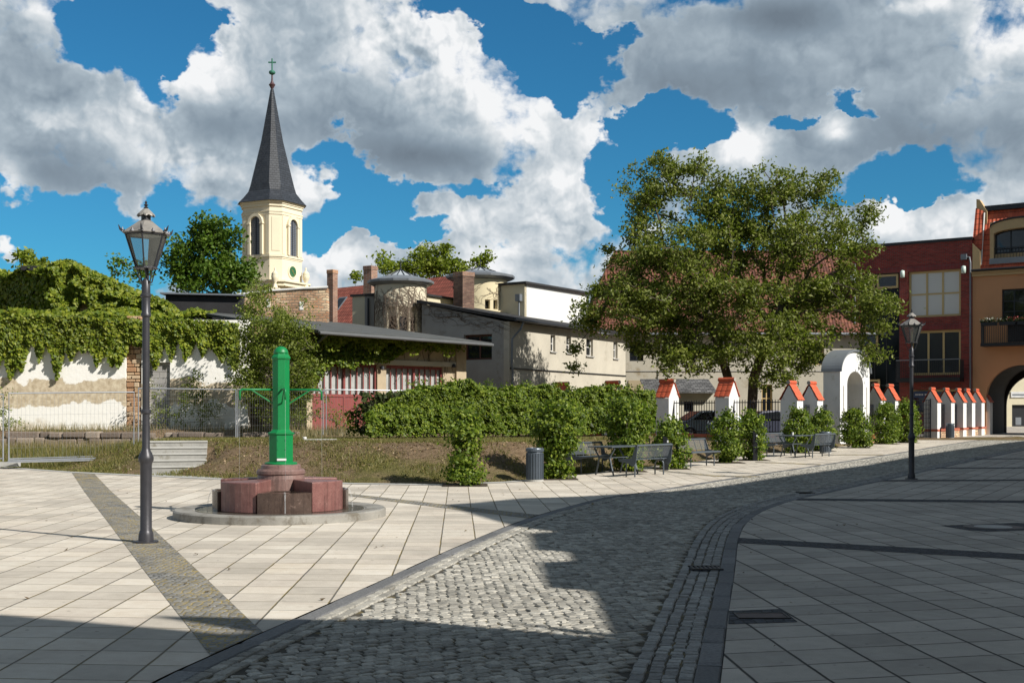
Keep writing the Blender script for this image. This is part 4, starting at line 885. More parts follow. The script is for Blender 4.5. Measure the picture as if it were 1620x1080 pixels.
def beige_house():
    e1 = Vector((7.1, 12)).normalized(); cor = Vector((-.13, 62))
    fr = Frame(cor, e1); L = 14.0; ge = Vector((.86, -.51)).normalized(); gf = Frame(cor, (-fr.n.x*-1, -fr.n.y*-1)); gf = Frame(cor, fr.n)
    # gable frame runs along the lit wall's normal; its own normal points at the viewer
    t = thing('beige_annex', 'two storey beige annex with lean-to roof, grey gable and narrow windows', 'building', (cor.x, cor.y, .5))
    zE, zB, W = 6.5, 7.72, 5.5
    holes = []
    for (a, b_, y0, y1) in ((871, 878.5, 530, 556), (896, 903.5, 532, 558), (927.5, 938, 535, 563), (970.5, 977, 539, 567)):
        s0, s1 = fr.s_px(a), fr.s_px(b_); z0, z1 = fr.px((a+b_)/2, y1)[1], fr.px((a+b_)/2, y0)[1]; holes.append((s0, s1, z0, z1))
    mb = MB(); wall_holes(mb, fr, 0, L, 0, zE, -.35, 0, holes); mb.build('wall', M_beige, t)
    g0, g1 = gf.s_px(733.6), gf.s_px(778); gz0, gz1 = gf.px(755, 569)[1], gf.px(755, 529)[1]
    mb = MB(); wall_holes(mb, gf, -W, -.352, 0, zE-.15, -.35, -.004, [(g0, g1, gz0, gz1)]); mb.prism([(-W, zE-.15), (-W, zB-.05), (-.352, zE+.03), (-.352, zE-.15)], -.35, -.004, gf); mb.build('gable_wall', M_grey_render, t)
    mb = MB(); mb.box(-W, -W+.3, -L, -.36, 0, zB-.1, gf); mb.box(-W+.3, -.36, -L, -L+.3, 0, zE, gf); mb.build('rear_wall', M_grey_render, t)
    mb = MB(); P = lambda s, d, z: fr.p(s, d, z); a = [P(-.30, .45, zE), P(L+.3, .45, zE), P(L+.3, -W-.15, zB), P(-.30, -W-.15, zB)]; b_ = [(x, y, z+.16) for x, y, z in a]
    mb.add(a+b_, [(0, 3, 2, 1), (4, 5, 6, 7), (0, 1, 5, 4), (1, 2, 6, 5), (2, 3, 7, 6), (3, 0, 4, 7)]); r = mb.build('roof', M_bitumen, t)
    mb = MB(); mb.tube([P(-.3, .52, zE+.05), P(L+.3, .52, zE+.05)], .07, 8); mb.build('gutter', M_dark, r)
    mb = MB(); mb.tube([P(.55, .52, zE), P(.5, .4, zE-.35), P(.08, .12, zE-.9), P(.06, .10, 4.3), P(.16, .10, 3.9), P(.16, .10, .4)], .055, 8); mb.build('downpipe', M_zinc, t)
    mb = MB(); mb.box(.02, L, .004, .05, 4.05, 4.12, fr); mb.build('ledge', M_dark, t)
    for h in holes: pane_window(fr, *h, t, 1, 2, M_white, M_glass, .05, .22, sill=M_grey_render)
    pane_window(gf, g0, g1, gz0, gz1, t, 2, 1, plain('brown_frame', (.10, .035, .02), .6), M_glass, .10, .30)
    # blocks on and behind
    u = thing('white_penthouse', 'flat roofed block with white side and cream end above the beige annex', 'building', (.74, 70, 5))
    f2 = Frame((.74, 70), (.56, .83)); mb = MB(); zt = EYE+(657-449)/FOC*70; mb.box(.004, 7.2, -.3, 0, 5, zt, f2); mb.box(0.004, 7.2, -5, -.304, 5, zt-.05, f2); mb.build('wall', plain('white_side', (.66, .66, .64), .9, var=.05, scale=.6), u)
    f4 = Frame((.74, 70), f2.n); mb = MB(); mb.box(-2.6, 0, -.2, .004, 5, zt-.004, f4); mb.build('end_wall', M_cream, u)
    mb = MB(); mb.box(-.2, 7.3, -5.1, .22, zt, zt+.13, f2); mb.build('roof', M_bitumen, u)
    mb = MB(); f = f4; s_ = f.s_px(823); mb.tube([f.p(s_, .12, 6.4), f.p(s_, .12, zt-1.0)], .05, 8); mb.box(s_-.16, s_+.16, .02, .3, zt-1.0, zt-.6, f); mb.build('rain_hopper', M_zinc, u)
    # wing between the towers
    v = thing('cream_wing', 'low cream wing linking the two round towers', 'building', (-4, 68, 3)); f5 = Frame((-5.9, 68.4), (.5, .86)); mb = MB(); z5 = EYE+(657-464)/FOC*68.5
    mb.box(.0, 6, -4, 0, 3, z5, f5); mb.build('wall', M_cream, v); mb = MB(); mb.box(-.1, 6.1, -4.1, .15, z5+.002, z5+.12, f5); mb.build('roof', M_bitumen, v)
    w = thing('side_wing', 'narrow shaded wall strip left of the nearer round tower', 'building', (-8, 67, 3)); f6 = Frame((0, 67.5), (1, 0)); X = lambda px: (px-CX)/FOC*67.5; Z = lambda py: EYE+(HZ-py)/FOC*67.5
    mb = MB(); mb.box(X(577), X(600), -3, 0, 3, Z(468), f6); mb.build('wall', M_grey_render, w); mb = MB(); mb.box(X(576), X(600), -3.1, .1, Z(468)+.002, Z(466), f6); mb.build('roof', M_bitumen, w); mb = MB(); mb.tube([f6.p(X(583), .1, 4), f6.p(X(583), .1, Z(472))], .06, 6); mb.build('downpipe', M_dark, w)
beige_house()

def old_house():
    Y = 76; fr = Frame((0, Y), (1, 0)); X = lambda px: (px-CX)/FOC*Y; Z = lambda py: EYE+(HZ-py)/FOC*Y
    t = thing('old_tiled_house', 'big old house with a steep weathered red tiled roof behind the walnut tree', 'house', (13, Y, .5))
    holes = [(X(996), X(1018), Z(571), Z(540)), (X(1270), X(1304), Z(577), Z(541)), (X(1205), X(1222), Z(652), Z(608)), (X(1062), X(1088), Z(605), Z(599)), (X(1195), X(1215), Z(560), Z(535))]
    mb = MB(); wall_holes(mb, fr, 4.6, 22.6, 0, 6.9, -.4, 0, holes); mb.box(4.6, 22.6, -8, -7.6, 0, 6.9, fr); mb.box(4.6, 5, -7.6, -.4, 0, 6.9, fr); mb.build('wall', plain('old_render', (.43, .40, .33), .92, var=.12, scale=.5, bump=.008, dirt=((.30, .25, .17), .55, .58)), t)
    for i, h in enumerate(holes):
        if i == 3: mb = MB(); mb.box(h[0], h[1], -.3, -.2, h[2], h[3], fr); mb.build('vent', M_dark, t)
        else: pane_window(fr, *h, t, 2, 1 if i == 0 else 2, M_dark if i == 0 else M_frame_y, M_glass, .08, .25)
    mb = MB(); mb.box(X(994), X(1017.5), .0, .05, Z(627), Z(601.5), fr); mb.build('boarded_hatch', plain('boards', (.38, .31, .20), .85, var=.1), t)
    mb = MB(); mb.box(5, 22.6, .0, .045, Z(587.5), Z(586), fr); mb.tube([fr.p(X(1041), .04, Z(587)), fr.p(X(1041), .04, Z(612))], .03, 5); mb.build('ledge', M_grey_render, t)
    xe, xr, zr, ze = X(913), X(968), EYE+(657-396)/FOC*80.2, 6.75; sl_ = .2
    mb = MB()
    A = [(xe, Y-.5, ze), (23.5, Y-.5, ze), (23.5, Y+4.2, zr), (xr+.5, Y+4.2, zr)]; B = [(xe, Y+8.9, ze), (23.5, Y+8.9, ze)]
    mb.add([*A, *B], [(0, 1, 2, 3), (5, 4, 3, 2), (4, 0, 3), (0, 4, 5, 1), (1, 5, 2)]); mb.build('roof', M_tile_old, t)
    mb = MB(); mb.tube([(xe, Y-.58, ze+.02), (23.5, Y-.58, ze+.02)], .08, 8); mb.build('gutter', M_zinc, t)
    # lean-to shed
    Y2 = 67; f = Frame((0, Y2), (1, 0)); X2 = lambda px: (px-CX)/FOC*Y2; Z2 = lambda py: EYE+(HZ-py)/FOC*Y2
    u = thing('lean_to_shed', 'small whitish shed with a dark slate lean-to roof behind the railings', 'shed', (X2(1075), Y2, .45))
    h = (X2(1082), X2(1097), Z2(651), Z2(635)); mb = MB(); wall_holes(mb, f, X2(1030), X2(1128), .2, Z2(621), -.25, 0, [h]); mb.box(X2(1030), X2(1128), -5, -.252, .2, Z2(621)-.05, f); mb.build('wall', plain('shed_wall', (.52, .49, .40), .9, var=.12, scale=1.2), u)
    pane_window(f, *h, u, 1, 1, M_dark, M_glass, .05, .2)
    mb = MB(); a = [f.p(X2(1020), .5, Z2(622)), f.p(X2(1132), .5, Z2(622)), f.p(X2(1132), -2.5, Z2(600)), f.p(X2(1020), -2.5, Z2(600))]; b_ = [(x, y, z+.1) for x, y, z in a]
    mb.add(a+b_, [(0, 3, 2, 1), (4, 5, 6, 7), (0, 1, 5, 4), (1, 2, 6, 5), (2, 3, 7, 6), (3, 0, 4, 7)]); mb.build('roof', bricks('lean_slate', (1, 0), (.07, .07, .072), (.20, .20, .20), (.03, .03, .03), .3, .09, .02, .8, .02, var=.6), u)
old_house()

# --- dark red brick house and ochre house with archway
def arch_pts(c, hw, zs, zt, n=14, a0=math.pi, a1=0.0): return [(c+hw*math.cos(a0+(a1-a0)*k/n), zs+(zt-zs)*math.sin(a0+(a1-a0)*k/n)) for k in range(n+1)]
EF = Frame((23.6, 75), (.83, -.55))
def brick_house():
    fr = EF; P = fr.px; t = thing('brick_house', 'dark red brick house with big windows in yellow frames and a balcony', 'house', (25.5, 73.7, .5))
    s0, s1 = -2.5, fr.s_px(1538); zt = 12.35
    def R(a, b_, y0, y1): m = (a+b_)/2; return (fr.s_px(a), fr.s_px(b_), P(m, y1)[1], P(m, y0)[1])
    w2 = R(1437, 1520, 427.5, 501); w3 = R(1440, 1520, 522, 593); wg = R(1361, 1423, 433, 655); wl = R(1440, 1520, 616, 655)
    holes = [w2, w3, wg, wl]
    mb = MB(); wall_holes(mb, fr, s0, s1, .2, zt-.12, -.4, 0, holes); mb.build('wall', M_brick_red, t)
    mb = MB(); mb.box(s0, s1, -7, -.402, .2, zt-.2, fr); mb.box(fr.s_px(1423)+.01, s1-.01, -.404, -.39, .3, 9, fr); mb.build('rear_block', M_brick_red, t)
    mb = MB(); mb.box(s0-.05, s1+.02, -7.05, .08, zt-.12, zt+.05, fr); mb.build('parapet_cap', M_dark, t)
    for w_ in (w2, w3, wg): mb = MB(); mb.box(w_[0]-.1, w_[1]+.06, -.002, .02, w_[3]+.02, w_[3]+.36, fr); mb.build('soldier_course', M_sold, t)
    pane_window(fr, *w2, t, 3, 2, M_frame_y, M_blind, .14, .22)
    pane_window(fr, *w3, t, 3, 1, M_frame_y, glass('door_glass', (.05, .055, .06), .05), .15, .25)
    pane_window(fr, *wl, t, 2, 1, M_frame_y, M_glass, .12, .25)
    # glazed stair bay with yellow casements
    gw = pane_window(fr, *wg, t, 3, 5, M_dark, glass('bay_glass', (.006, .008, .010), .08, spec=.25), .09, .25, name='glazed_bay')
    for (a, b_, y0, y1) in ((1362, 1384, 436, 463), (1386, 1421, 434, 456), (1360, 1389, 509, 549), (1372, 1392, 600, 640)):
        q = R(a, b_, y0, y1); pane_window(fr, q[0]+.02, q[1]-.02, q[2], q[3], t, 1, 1, M_frame_y, M_glass, .13, .13, name='casement')
    # balcony
    zb = P(1480, 601)[1]; zr_ = P(1480, 569.5)[1]; sb0, sb1 = fr.s_px(1424), fr.s_px(1525)
    mb = MB(); mb.box(sb0, sb1, .0, .95, zb-.12, zb+.12, fr); bl = mb.build('balcony', M_dark, t)
    mb = MB(); mb.box(sb0, sb1, .88, .93, zr_-.03, zr_+.03, fr); mb.build('handrail', M_zinc, bl)
    mb = MB()
    n = 34
    for k in range(n+1):
        x = sb0+(sb1-sb0)*k/n; mb.box(x-.010, x+.010, .895, .915, zb+.12, zr_-.03, fr)
    for k in range(8):
        d = .05+k*.12; mb.box(sb1-.02, sb1, d-.01, d+.01, zb+.12, zr_-.03, fr); mb.box(sb0, sb0+.02, d-.01, d+.01, zb+.12, zr_-.03, fr)
    mb.build('railing', M_dark, bl)
    mb = MB(); mb.box(fr.s_px(1446), fr.s_px(1470), .0, .06, P(1458, 629)[1], P(1458, 618.5)[1], fr); sg = mb.build('sign', plain('blue_sign', (.03, .05, .12), .4), t)
    m_w = plain('sign_white', (.6, .6, .6), .5)
    mb = MB(); z = P(1458, 624)[1]; x = fr.s_px(1448.5)
    for k, wd_ in enumerate((.09, .05, .08, .06, .07, 0, .08, .05, .07)):
        if wd_: mb.box(x, x+wd_, .062, .068, z-.045, z+.045, fr)
        x += wd_+.03 if wd_ else .07
    mb.build('lettering', m_w, sg)
    for (a, y0) in ((1429, 434), (1525.5, 427), (1350, 440)):
        s_, z = P(a, y0); mb = MB(); mb.lathe([(.02, -.24), (.13, -.2), (.14, 0), (.13, .2), (.02, .24)], fr.p(s_, .2, z), 14); mb.box(s_-.05, s_+.05, 0, .12, z-.05, z+.05, fr); mb.build('wall_lamp', plain('lamp_enamel', (.55, .66, .60), .35, var=.05), t, smooth=True)
    sp_, zz = P(1531, 407); mb = MB(); mb.box(sp_-.35, sp_-.02, .01, .28, zz-.15, zz+.18, fr); s_e = fr.s_px(1536.5)-.02; mb.tube([fr.p(sp_-.1, .14, zz), fr.p(s_e-.05, .14, zz-.02), fr.p(s_e, .14, zz-.35), fr.p(s_e, .14, .6)], .055, 8); mb.build('downpipe', M_zinc, t)
    s_e = fr.s_px(1353.5); mb = MB(); mb.tube([fr.p(s_e, .14, P(1353, 418)[1]), fr.p(s_e, .14, .6)], .05, 8); mb.build('downpipe', M_zinc, t)
brick_house()

def ochre_house():
    fr = EF; P = fr.px; s0 = fr.s_px(1538)+.02; s1 = s0+10.5; t = thing('ochre_house', 'ochre rendered house with tiled mansard, flower balcony and arched passage', 'house', (30, 70, .5))
    sA = fr.s_px(1560); hw = 1.95; sc = sA+hw; zg = .4; zsp = P(1560, 628)[1]; zat = P(1606, 577)[1]; ztop = P(1560, 432)[1]
    wr = (fr.s_px(1585), fr.s_px(1585)+1.9, P(1600, 511)[1], P(1600, 457)[1])
    D = -5.2
    A = arch_pts(sc, hw, zsp, zat, 20); mid = 10
    mb = MB()
    left = [(s0, zg-.3), (sA, zg-.3)]+A[:mid+1]+[(sc, zat+.35), (s0, zat+.35)]
    right = [(sc, zat+.35)]+A[mid:]+[(sc+hw, zg-.3), (s1, zg-.3), (s1, zat+.35)]
    mb.prism(left, D, 0, fr); mb.prism(right, D, 0, fr)
    wall_holes(mb, fr, s0, s1, zat+.35, ztop, -.4, 0, [wr]); mb.box(s0+.3, s1, D, -.5, zat+.36, ztop, fr); mb.build('wall', M_orange, t)
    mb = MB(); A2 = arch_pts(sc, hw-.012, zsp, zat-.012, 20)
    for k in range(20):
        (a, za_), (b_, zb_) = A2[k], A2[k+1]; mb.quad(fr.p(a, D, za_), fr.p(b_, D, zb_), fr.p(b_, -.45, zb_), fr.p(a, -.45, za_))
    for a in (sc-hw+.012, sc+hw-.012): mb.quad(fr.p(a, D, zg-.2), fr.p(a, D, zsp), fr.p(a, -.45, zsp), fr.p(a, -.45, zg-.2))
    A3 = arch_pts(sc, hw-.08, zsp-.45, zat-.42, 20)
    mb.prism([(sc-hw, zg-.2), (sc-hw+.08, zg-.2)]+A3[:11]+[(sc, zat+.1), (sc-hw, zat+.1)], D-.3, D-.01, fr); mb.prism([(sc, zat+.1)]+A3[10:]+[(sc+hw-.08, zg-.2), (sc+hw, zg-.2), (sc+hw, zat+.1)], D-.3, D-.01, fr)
    mb.build('passage_lining', plain('passage_shade', (.028, .024, .02), .9, var=.2, scale=1), t)  # deep shade of the passage put into the lining's near-black colour
    mb = MB(); mb.box(s0-.01, s1, .002, .14, ztop-.18, ztop, fr); mb.box(s0-.02, s1, .004, .26, ztop+.003, ztop+.12, fr); mb.build('cornice', M_ochre_trim, t)
    mb = MB(); mb.tube([fr.p(s0, .34, ztop+.17), fr.p(s1, .34, ztop+.17)], .08, 8); mb.build('gutter', M_dark, t)
    zm = P(1590, 324)[1]; slp = 1.5; zr0 = ztop+.12
    # mansard in three pieces round the dormer
    def rp(s, z): return fr.p(s, .15-slp*(z-zr0)/(zm-zr0), z)
    dz0, dz1 = P(1590, 412)[1], P(1590, 350)[1]; ds0 = fr.s_px(1566); ds1 = ds0+3.8
    mb = MB()
    for (a, b_, z0, z1) in ((s0+.45, ds0, zr0, zm), (ds0, ds1, zr0, dz0), (ds0, ds1, dz1+.2, zm), (ds1, s1, zr0, zm)): mb.quad(rp(a, z0), rp(b_, z0), rp(b_, z1), rp(a, z1))
    mb.quad(fr.p(s0+.45, -1.35, zm), fr.p(s1, -1.35, zm), fr.p(s1, D, zm+.6), fr.p(s0+.45, D, zm+.6)); rf = mb.build('mansard_roof', M_tile_or, t)
    mb = MB(); mb.box(s0+.45, s1, -1.75, -1.1, zm-.08, zm+.22, fr); mb.build('roof_edge', M_dark, t)
    # raised party wall with tiles in front and curved coping
    mb = MB(); ytop = P(1540, 311)[1]
    mb.prism([(s0+.02, zr0+.55), (s0+.0, ytop), (s0+.18, ytop-.04), (s0+.5, ytop-.6), (s0+.62, ytop-.8), (s0+.62, zr0)], -1.7, -1.0, fr)
    mb.prism([(s0+.02, ztop+.2), (s0+.02, zr0+1.7), (s0+.46, zr0+1.2), (s0+.46, ztop+.2)], -1.4, .10, fr); mb.build('party_wall', M_ochre_trim, t)
    mb = MB(); q = lambda s, z: fr.p(s, .20-1.1*(z-zr0)/(zm-zr0), z)
    mb.quad(q(s0-.08, zr0+1.7), q(s0+.5, zr0+1.3), q(s0+.5, ytop-.8), q(s0-.02, ytop-.55)); mb.build('verge_tiles', M_tile_or, t)
    mb = MB(); mb.tube([fr.p(s0+.5, .0, zr0+.4), q(s0+.5, ytop-.9)], .04, 6); mb.build('flashing', M_white, t)
    # dormer with flat arched head
    mb = MB(); mb.box(ds0, ds0+.22, -1.0, .02, dz0, dz1, fr); mb.box(ds1-.22, ds1, -1.0, .02, dz0, dz1, fr)
    c = (ds0+ds1)/2; hwd = (ds1-ds0)/2; AA = arch_pts(c, hwd, dz1-.35, dz1+.12, 16); mb.prism(AA+[(ds1-.2, dz1-.75)]+[(x, z) for x, z in arch_pts(c, hwd-.2, dz1-.75, dz1-.45, 12, 0.0, math.pi)], -1.0, .04, fr)
    mb.box(ds0+.22, ds1-.22, -.45, -.35, dz0, dz0+.45, fr); dm = mb.build('dormer', M_ochre_trim, t)
    mb = MB(); mb.prism([(x, z+.02) for x, z in AA]+[(x, z+.10) for x, z in reversed(AA)], -1.2, .12, fr); mb.build('dormer_cover', M_dark, dm)
    pane_window(fr, ds0+.22, ds1-.22, dz0+.45, dz1-.45, t, 4, 1, M_dark, M_glass, .10, .45, name='dormer_window')
    mb = MB(); mb.box(ds0-.02, ds1, .0, .10, dz0-.18, dz0+.16, fr); mb.build('dormer_sill', M_zinc, dm)
    mb = MB()
    for k in range(20): x = ds0+.25+k*(ds1-ds0-.5)/19; mb.box(x-.012, x+.012, -.12, -.10, dz0+.16, dz0+.75, fr)
    mb.box(ds0+.22, ds1-.22, -.125, -.095, dz0+.75, dz0+.80, fr); mb.build('dormer_railing', M_dark, dm)
    pane_window(fr, *wr, t, 3, 3, M_dark, M_glass, .09, .2)
    # balcony with flower boxes
    bz, bt, b0 = P(1585, 546)[1], P(1585, 509)[1], fr.s_px(1557); b1 = b0+5.2
    mb = MB(); mb.box(b0, b1, 0, 1.0, bz-.08, bz+.10, fr); bl = mb.build('balcony', M_dark, t)
    mb = MB()
    for k in range(44): x = b0+.03+k*(b1-b0-.06)/43; mb.box(x-.012, x+.012, .93, .955, bz+.1, bt-.1, fr)
    for k in range(9): d = .05+k*.105; mb.box(b0+.01, b0+.03, d-.01, d+.01, bz+.1, bt-.1, fr)
    mb.box(b0, b1, .92, .965, bt-.1, bt-.05, fr); mb.build('railing', M_dark, bl)
    mb = MB(); mb.box(b0+1.5, b1, .90, .925, bz+.12, bt-.12, fr); mb.build('railing_backing', M_bitumen, bl)  # dark backing panel added behind the bars
    mb = MB()
    for k in range(5): mb.box(b0+.05+k*1.02, b0+.95+k*1.02, .97, 1.15, bt-.28, bt-.08, fr)
    fb = mb.build('flower_box', M_dark, bl)
    n = 900; S = RNG.uniform(b0, b1, n); Dd = RNG.normal(1.05, .08, n); Z = bt-.05+np.abs(RNG.normal(0, .11, n))-.03*RNG.random(n)
    C = np.array([fr.p(a, b_, c_) for a, b_, c_ in zip(S, Dd, Z)])
    leaves('box_plants', C, .09, leafmat('box_leaf', (.02, .035, .012), (.03, .05, .015), (.05, .06, .02)), bl)
    n = 130; S = RNG.uniform(b0, b1, n); C = np.array([fr.p(a, 1.08+RNG.normal()*.07, bt+.12+RNG.normal()*.06) for a in S]); cols = [leafmat('white_blossom', (.5, .5, .5), (.6, .6, .6), (.7, .65, .65), .2), leafmat('red_blossom', (.35, .03, .03), (.4, .05, .06), (.5, .1, .12), .2)]
    kk = S < b0+1.5; leaves('white_flowers', C[kk], .10, cols[0], bl); leaves('red_flowers', C[~kk], .08, cols[1], bl)
    # yard seen through the passage
    Y = 96; f = Frame((0, Y), (1, 0)); X = lambda px: (px-CX)/FOC*Y; Z = lambda py: EYE+(HZ-py)/FOC*Y
    u = thing('yard_building', 'pale yellow building with a white sign seen through the arched passage', 'building', (X(1620), Y, .7))
    dh = (X(1601), X(1640), .6, Z(640)); mb = MB(); wall_holes(mb, f, X(1560), X(1700), .3, 8, -.3, 0, [dh]); mb.build('wall', plain('yard_render', (.62, .57, .42), .9, var=.05), u)
    mb = MB(); mb.box(*dh[:2], -.28, -.2, dh[2], dh[3], f); mb.build('door', M_dark, u); mb = MB(); mb.box(X(1608), X(1617), -.19, -.17, Z(672), Z(660), f); mb.build('notice', M_zinc, u)
    mb = MB(); mb.box(X(1599), X(1640), .01, .08, Z(628.5), Z(619.5), f); sg = mb.build('sign', m_ws := plain('sign_board', (.62, .63, .64), .5), u)
    mb = MB(); mb.box(X(1601), X(1638), .082, .09, Z(625.5), Z(623), f); mb.build('lettering', M_zinc, sg)
ochre_house()

# --- church tower
def church():
    Yc = 150.0; c = Vector(((430.5-CX)/FOC*Yc, Yc)); k = Yc/FOC
    t = thing('church_tower', 'cream church tower with clock and tall slate spire rising behind the trees', 'church', (c.x, c.y, 0))
    Z = lambda py: EYE+(HZ-py)*k
    def octo(a, ch, zrot=18.3):
        """square of side a with corners cut to width ch; returns 8 points, first chamfer faces the viewer"""
        half = (a+ch*math.sqrt(2))/2; q = a/2; P = []
        base = [(q, -half), (half, -q), (half, q), (q, half), (-q, half), (-half, q), (-half, -q), (-q, -half)]
        # rotate so that the corner between -y and +x faces phi = zrot
        th = math.radians(zrot-45)
        return [Vector((x*math.cos(th)-y*math.sin(th), x*math.sin(th)+y*math.cos(th)))+c for x, y in base]
    A, CH = 50.5*k, 19.5*k
    def ringprism(mb, s, z0, z1): mb.vprism([c+(p-c)*s for p in octo(A, CH)], z0, z1)
    mb = MB(); ringprism(mb, 1.0, 0, Z(343)); ringprism(mb, .985, Z(343), Z(333)); mb.build('shaft', M_church, t)
    mb = MB(); ringprism(mb, 1.02, Z(346), Z(342)); ringprism(mb, 1.035, Z(342)+.004, Z(340)); ringprism(mb, 1.03, Z(333), Z(329)); ringprism(mb, 1.06, Z(329)+.004, Z(326.5)); ringprism(mb, 1.10, Z(326.5)+.004, Z(324.6)); mb.build('cornice', M_church2, t); mb = MB()
    ringprism(mb, 1.02, Z(414), Z(411.5)); ringprism(mb, 1.05, Z(411.5)+.004, Z(408)); ringprism(mb, 1.22, Z(457), Z(451)); ringprism(mb, 1.30, Z(451)+.004, Z(448.5)); mb.build('cornice', M_church2, t)
    # eight-sided spire with flared foot
    mb = MB(); rings = [(1.16, Z(325)), (1.0, Z(317)), (.81, Z(306)), (.68, Z(295)), (.345, Z(225)), (.055, Z(143)), (.0, Z(136))]
    P = []
    for s, z in rings: P += [((c+(p-c)*s).x, (c+(p-c)*s).y, z) for p in octo(A, CH*(1.0 if s > .8 else 1.35))]
    F = [(i*8+j, i*8+(j+1) % 8, (i+1)*8+(j+1) % 8, (i+1)*8+j) for i in range(len(rings)-1) for j in range(8)]+[tuple(range(7, -1, -1))]
    mb.add(P, F); sp_ = mb.build('spire', M_slate, t)
    mb = MB(); mb.lathe([(.05, Z(137)-.5), (.30, Z(137)), (.42, Z(134.5)), (.25, Z(132)), (.12, Z(128)), (.1, Z(119))], (c.x, c.y, 0), 10); mb.build('spire_cap', plain('lead_brown', (.08, .04, .045), .5), sp_, smooth=False)
    mb = MB(); mb.lathe([(.08, Z(119)), (.36, Z(117)), (.42, Z(115)), (.36, Z(113)), (.08, Z(111))], (c.x, c.y, 0), 14); mb.tube([(c.x, c.y, Z(112)), (c.x, c.y, Z(93))], .10, 6)
    mb.box(c.x-.48, c.x+.48, c.y-.07, c.y+.07, Z(100), Z(98)); mb.build('cross_and_ball', M_copper, sp_)
    O = octo(A, CH); 
    faces = [(O[7], O[0]), (O[1], O[2])]                    # left and right wide faces seen; O[0]-O[1] is the narrow one
    for i, (a, b_) in enumerate(faces):
        e = (b_-a).normalized(); f = Frame(a, e); W = (b_-a).length
        n_out = f.n
        if n_out.dot(((a+b_)/2-c)) < 0: f.n = -n_out
        zb, zs, zt = Z(407.5), Z(358 if i == 0 else 360), Z(348 if i == 0 else 350.5); hw = W*.19; m = W/2
        mb = MB(); mb.prism([(m-hw, zb), (m+hw, zb)]+list(reversed(arch_pts(m, hw, zs, zs+hw, 12))), .02, .03, f); lv = mb.build('louvred_window', bricks('louvres', (1, 0), (.11, .125, .15), (.12, .14, .17), (.05, .055, .07), 3, .22, .03, .6, .02, off=0, var=.1), t)
        mb = MB(); mb.box(m-.05, m+.05, .03, .09, zb, zs+hw*.9, f); mb.build('centre_bar', M_slate, lv)
        mb = MB(); AO = arch_pts(m, hw+.35, zs, zs+hw+.35, 14); AI = arch_pts(m, hw, zs, zs+hw, 14)
        for q in range(14): mb.prism([AI[q], AO[q], AO[q+1], AI[q+1]], .0, .30, f)
        mb.box(m-hw-.35, m-hw, 0, .30, zb, zs, f); mb.box(m+hw, m+hw+.35, 0, .30, zb, zs, f); mb.box(m-hw-.45, m-hw+.02, .01, .38, zs-.2, zs, f); mb.box(m+hw-.02, m+hw+.45, .01, .38, zs-.2, zs, f)
        mb.build('window_surround', M_church2, t)
        mb = MB(); mb.box(0.03, .5, 0, .06, Z(407), Z(347), f); mb.build('pilaster', M_church2, t); mb = MB(); mb.box(W-.5, W-.03, 0, .06, Z(407), Z(347), f); mb.build('pilaster', M_church2, t)
        if i == 1:
            cc = f.p(m, .16, Z(432)); ax = Vector((f.n.x, f.n.y, 0)); R = .68
            def disc(mb, r0, r1, d0, d1, n=28):
                ey = Vector((0, 0, 1)); ex = Vector((f.e.x, f.e.y, 0)); o = Vector(f.p(m, 0, Z(432)))
                P = []
                for d in (d0, d1):
                    for k2 in range(n): a_ = 2*math.pi*k2/n; P.append(o+ax*d+(ex*math.cos(a_)+ey*math.sin(a_))*r1)
                mb.add(P, [tuple(range(n)), tuple(range(2*n-1, n-1, -1))]+[(q, q+n, (q+1) % n+n, (q+1) % n) for q in range(n)])
            mb = MB(); disc(mb, 0, .88, 0, .10); cl = mb.build('clock_surround', M_church2, t)
            mb = MB(); disc(mb, 0, .66, 0, .13); ck = mb.build('clock_face', plain('clock_green', (.02, .11, .045), .5), cl)
            mb = MB(); o = Vector(f.p(m, .15, Z(432))); ex = Vector((f.e.x, f.e.y, 0)); ez = Vector((0, 0, 1))
            def hand(ang, ln, w_): d = ex*math.sin(ang)+ez*math.cos(ang); mb.tube([o-d*.08, o+d*ln], [w_, w_*.6], 4)
            hand(math.radians(-38), .36, .035); hand(math.radians(140), .52, .028)
            for q in range(12): a_ = math.radians(30*q); d = ex*math.sin(a_)+ez*math.cos(a_); mb.tube([o+d*.54, o+d*.62], .022, 4)
            mb.build('clock_hands', plain('gilding', (.55, .38, .10), .4, .5), ck)
    a, b_ = O[0], O[1]; f = Frame(a, (b_-a).normalized()); W = (b_-a).length
    if f.n.dot(((a+b_)/2-c)) < 0: f.n = -f.n
    mb = MB(); z0, z1 = Z(402), Z(350); mb.box(.28, W-.28, 0, .05, z0, z1, f); mb.build('raised_panel', M_church2, t)
    for (px, label) in ((435, 'left'), (484, 'right')):
        cc = at(px, 440, 145 if px < 450 else 150); mb = MB(); s = .95
        mb.lathe([(.34, -1.6), (.34, -1.35), (.2, -1.2), (.16, -.9), (.42, -.5), (.46, -.1), (.40, .1), (.44, .18), (.2, .45), (.10, .6), (.12, .8), (.02, 1.0)], (cc.x, cc.y, cc.z+.35), 16); mb.build('urn', M_church2, t, smooth=True)
        mb = MB(); mb.box(cc.x-.6, cc.x+.6, cc.y-.6, cc.y+.6, cc.z-3.0, cc.z-1.2); mb.build('urn_plinth', M_church2, t)
church()
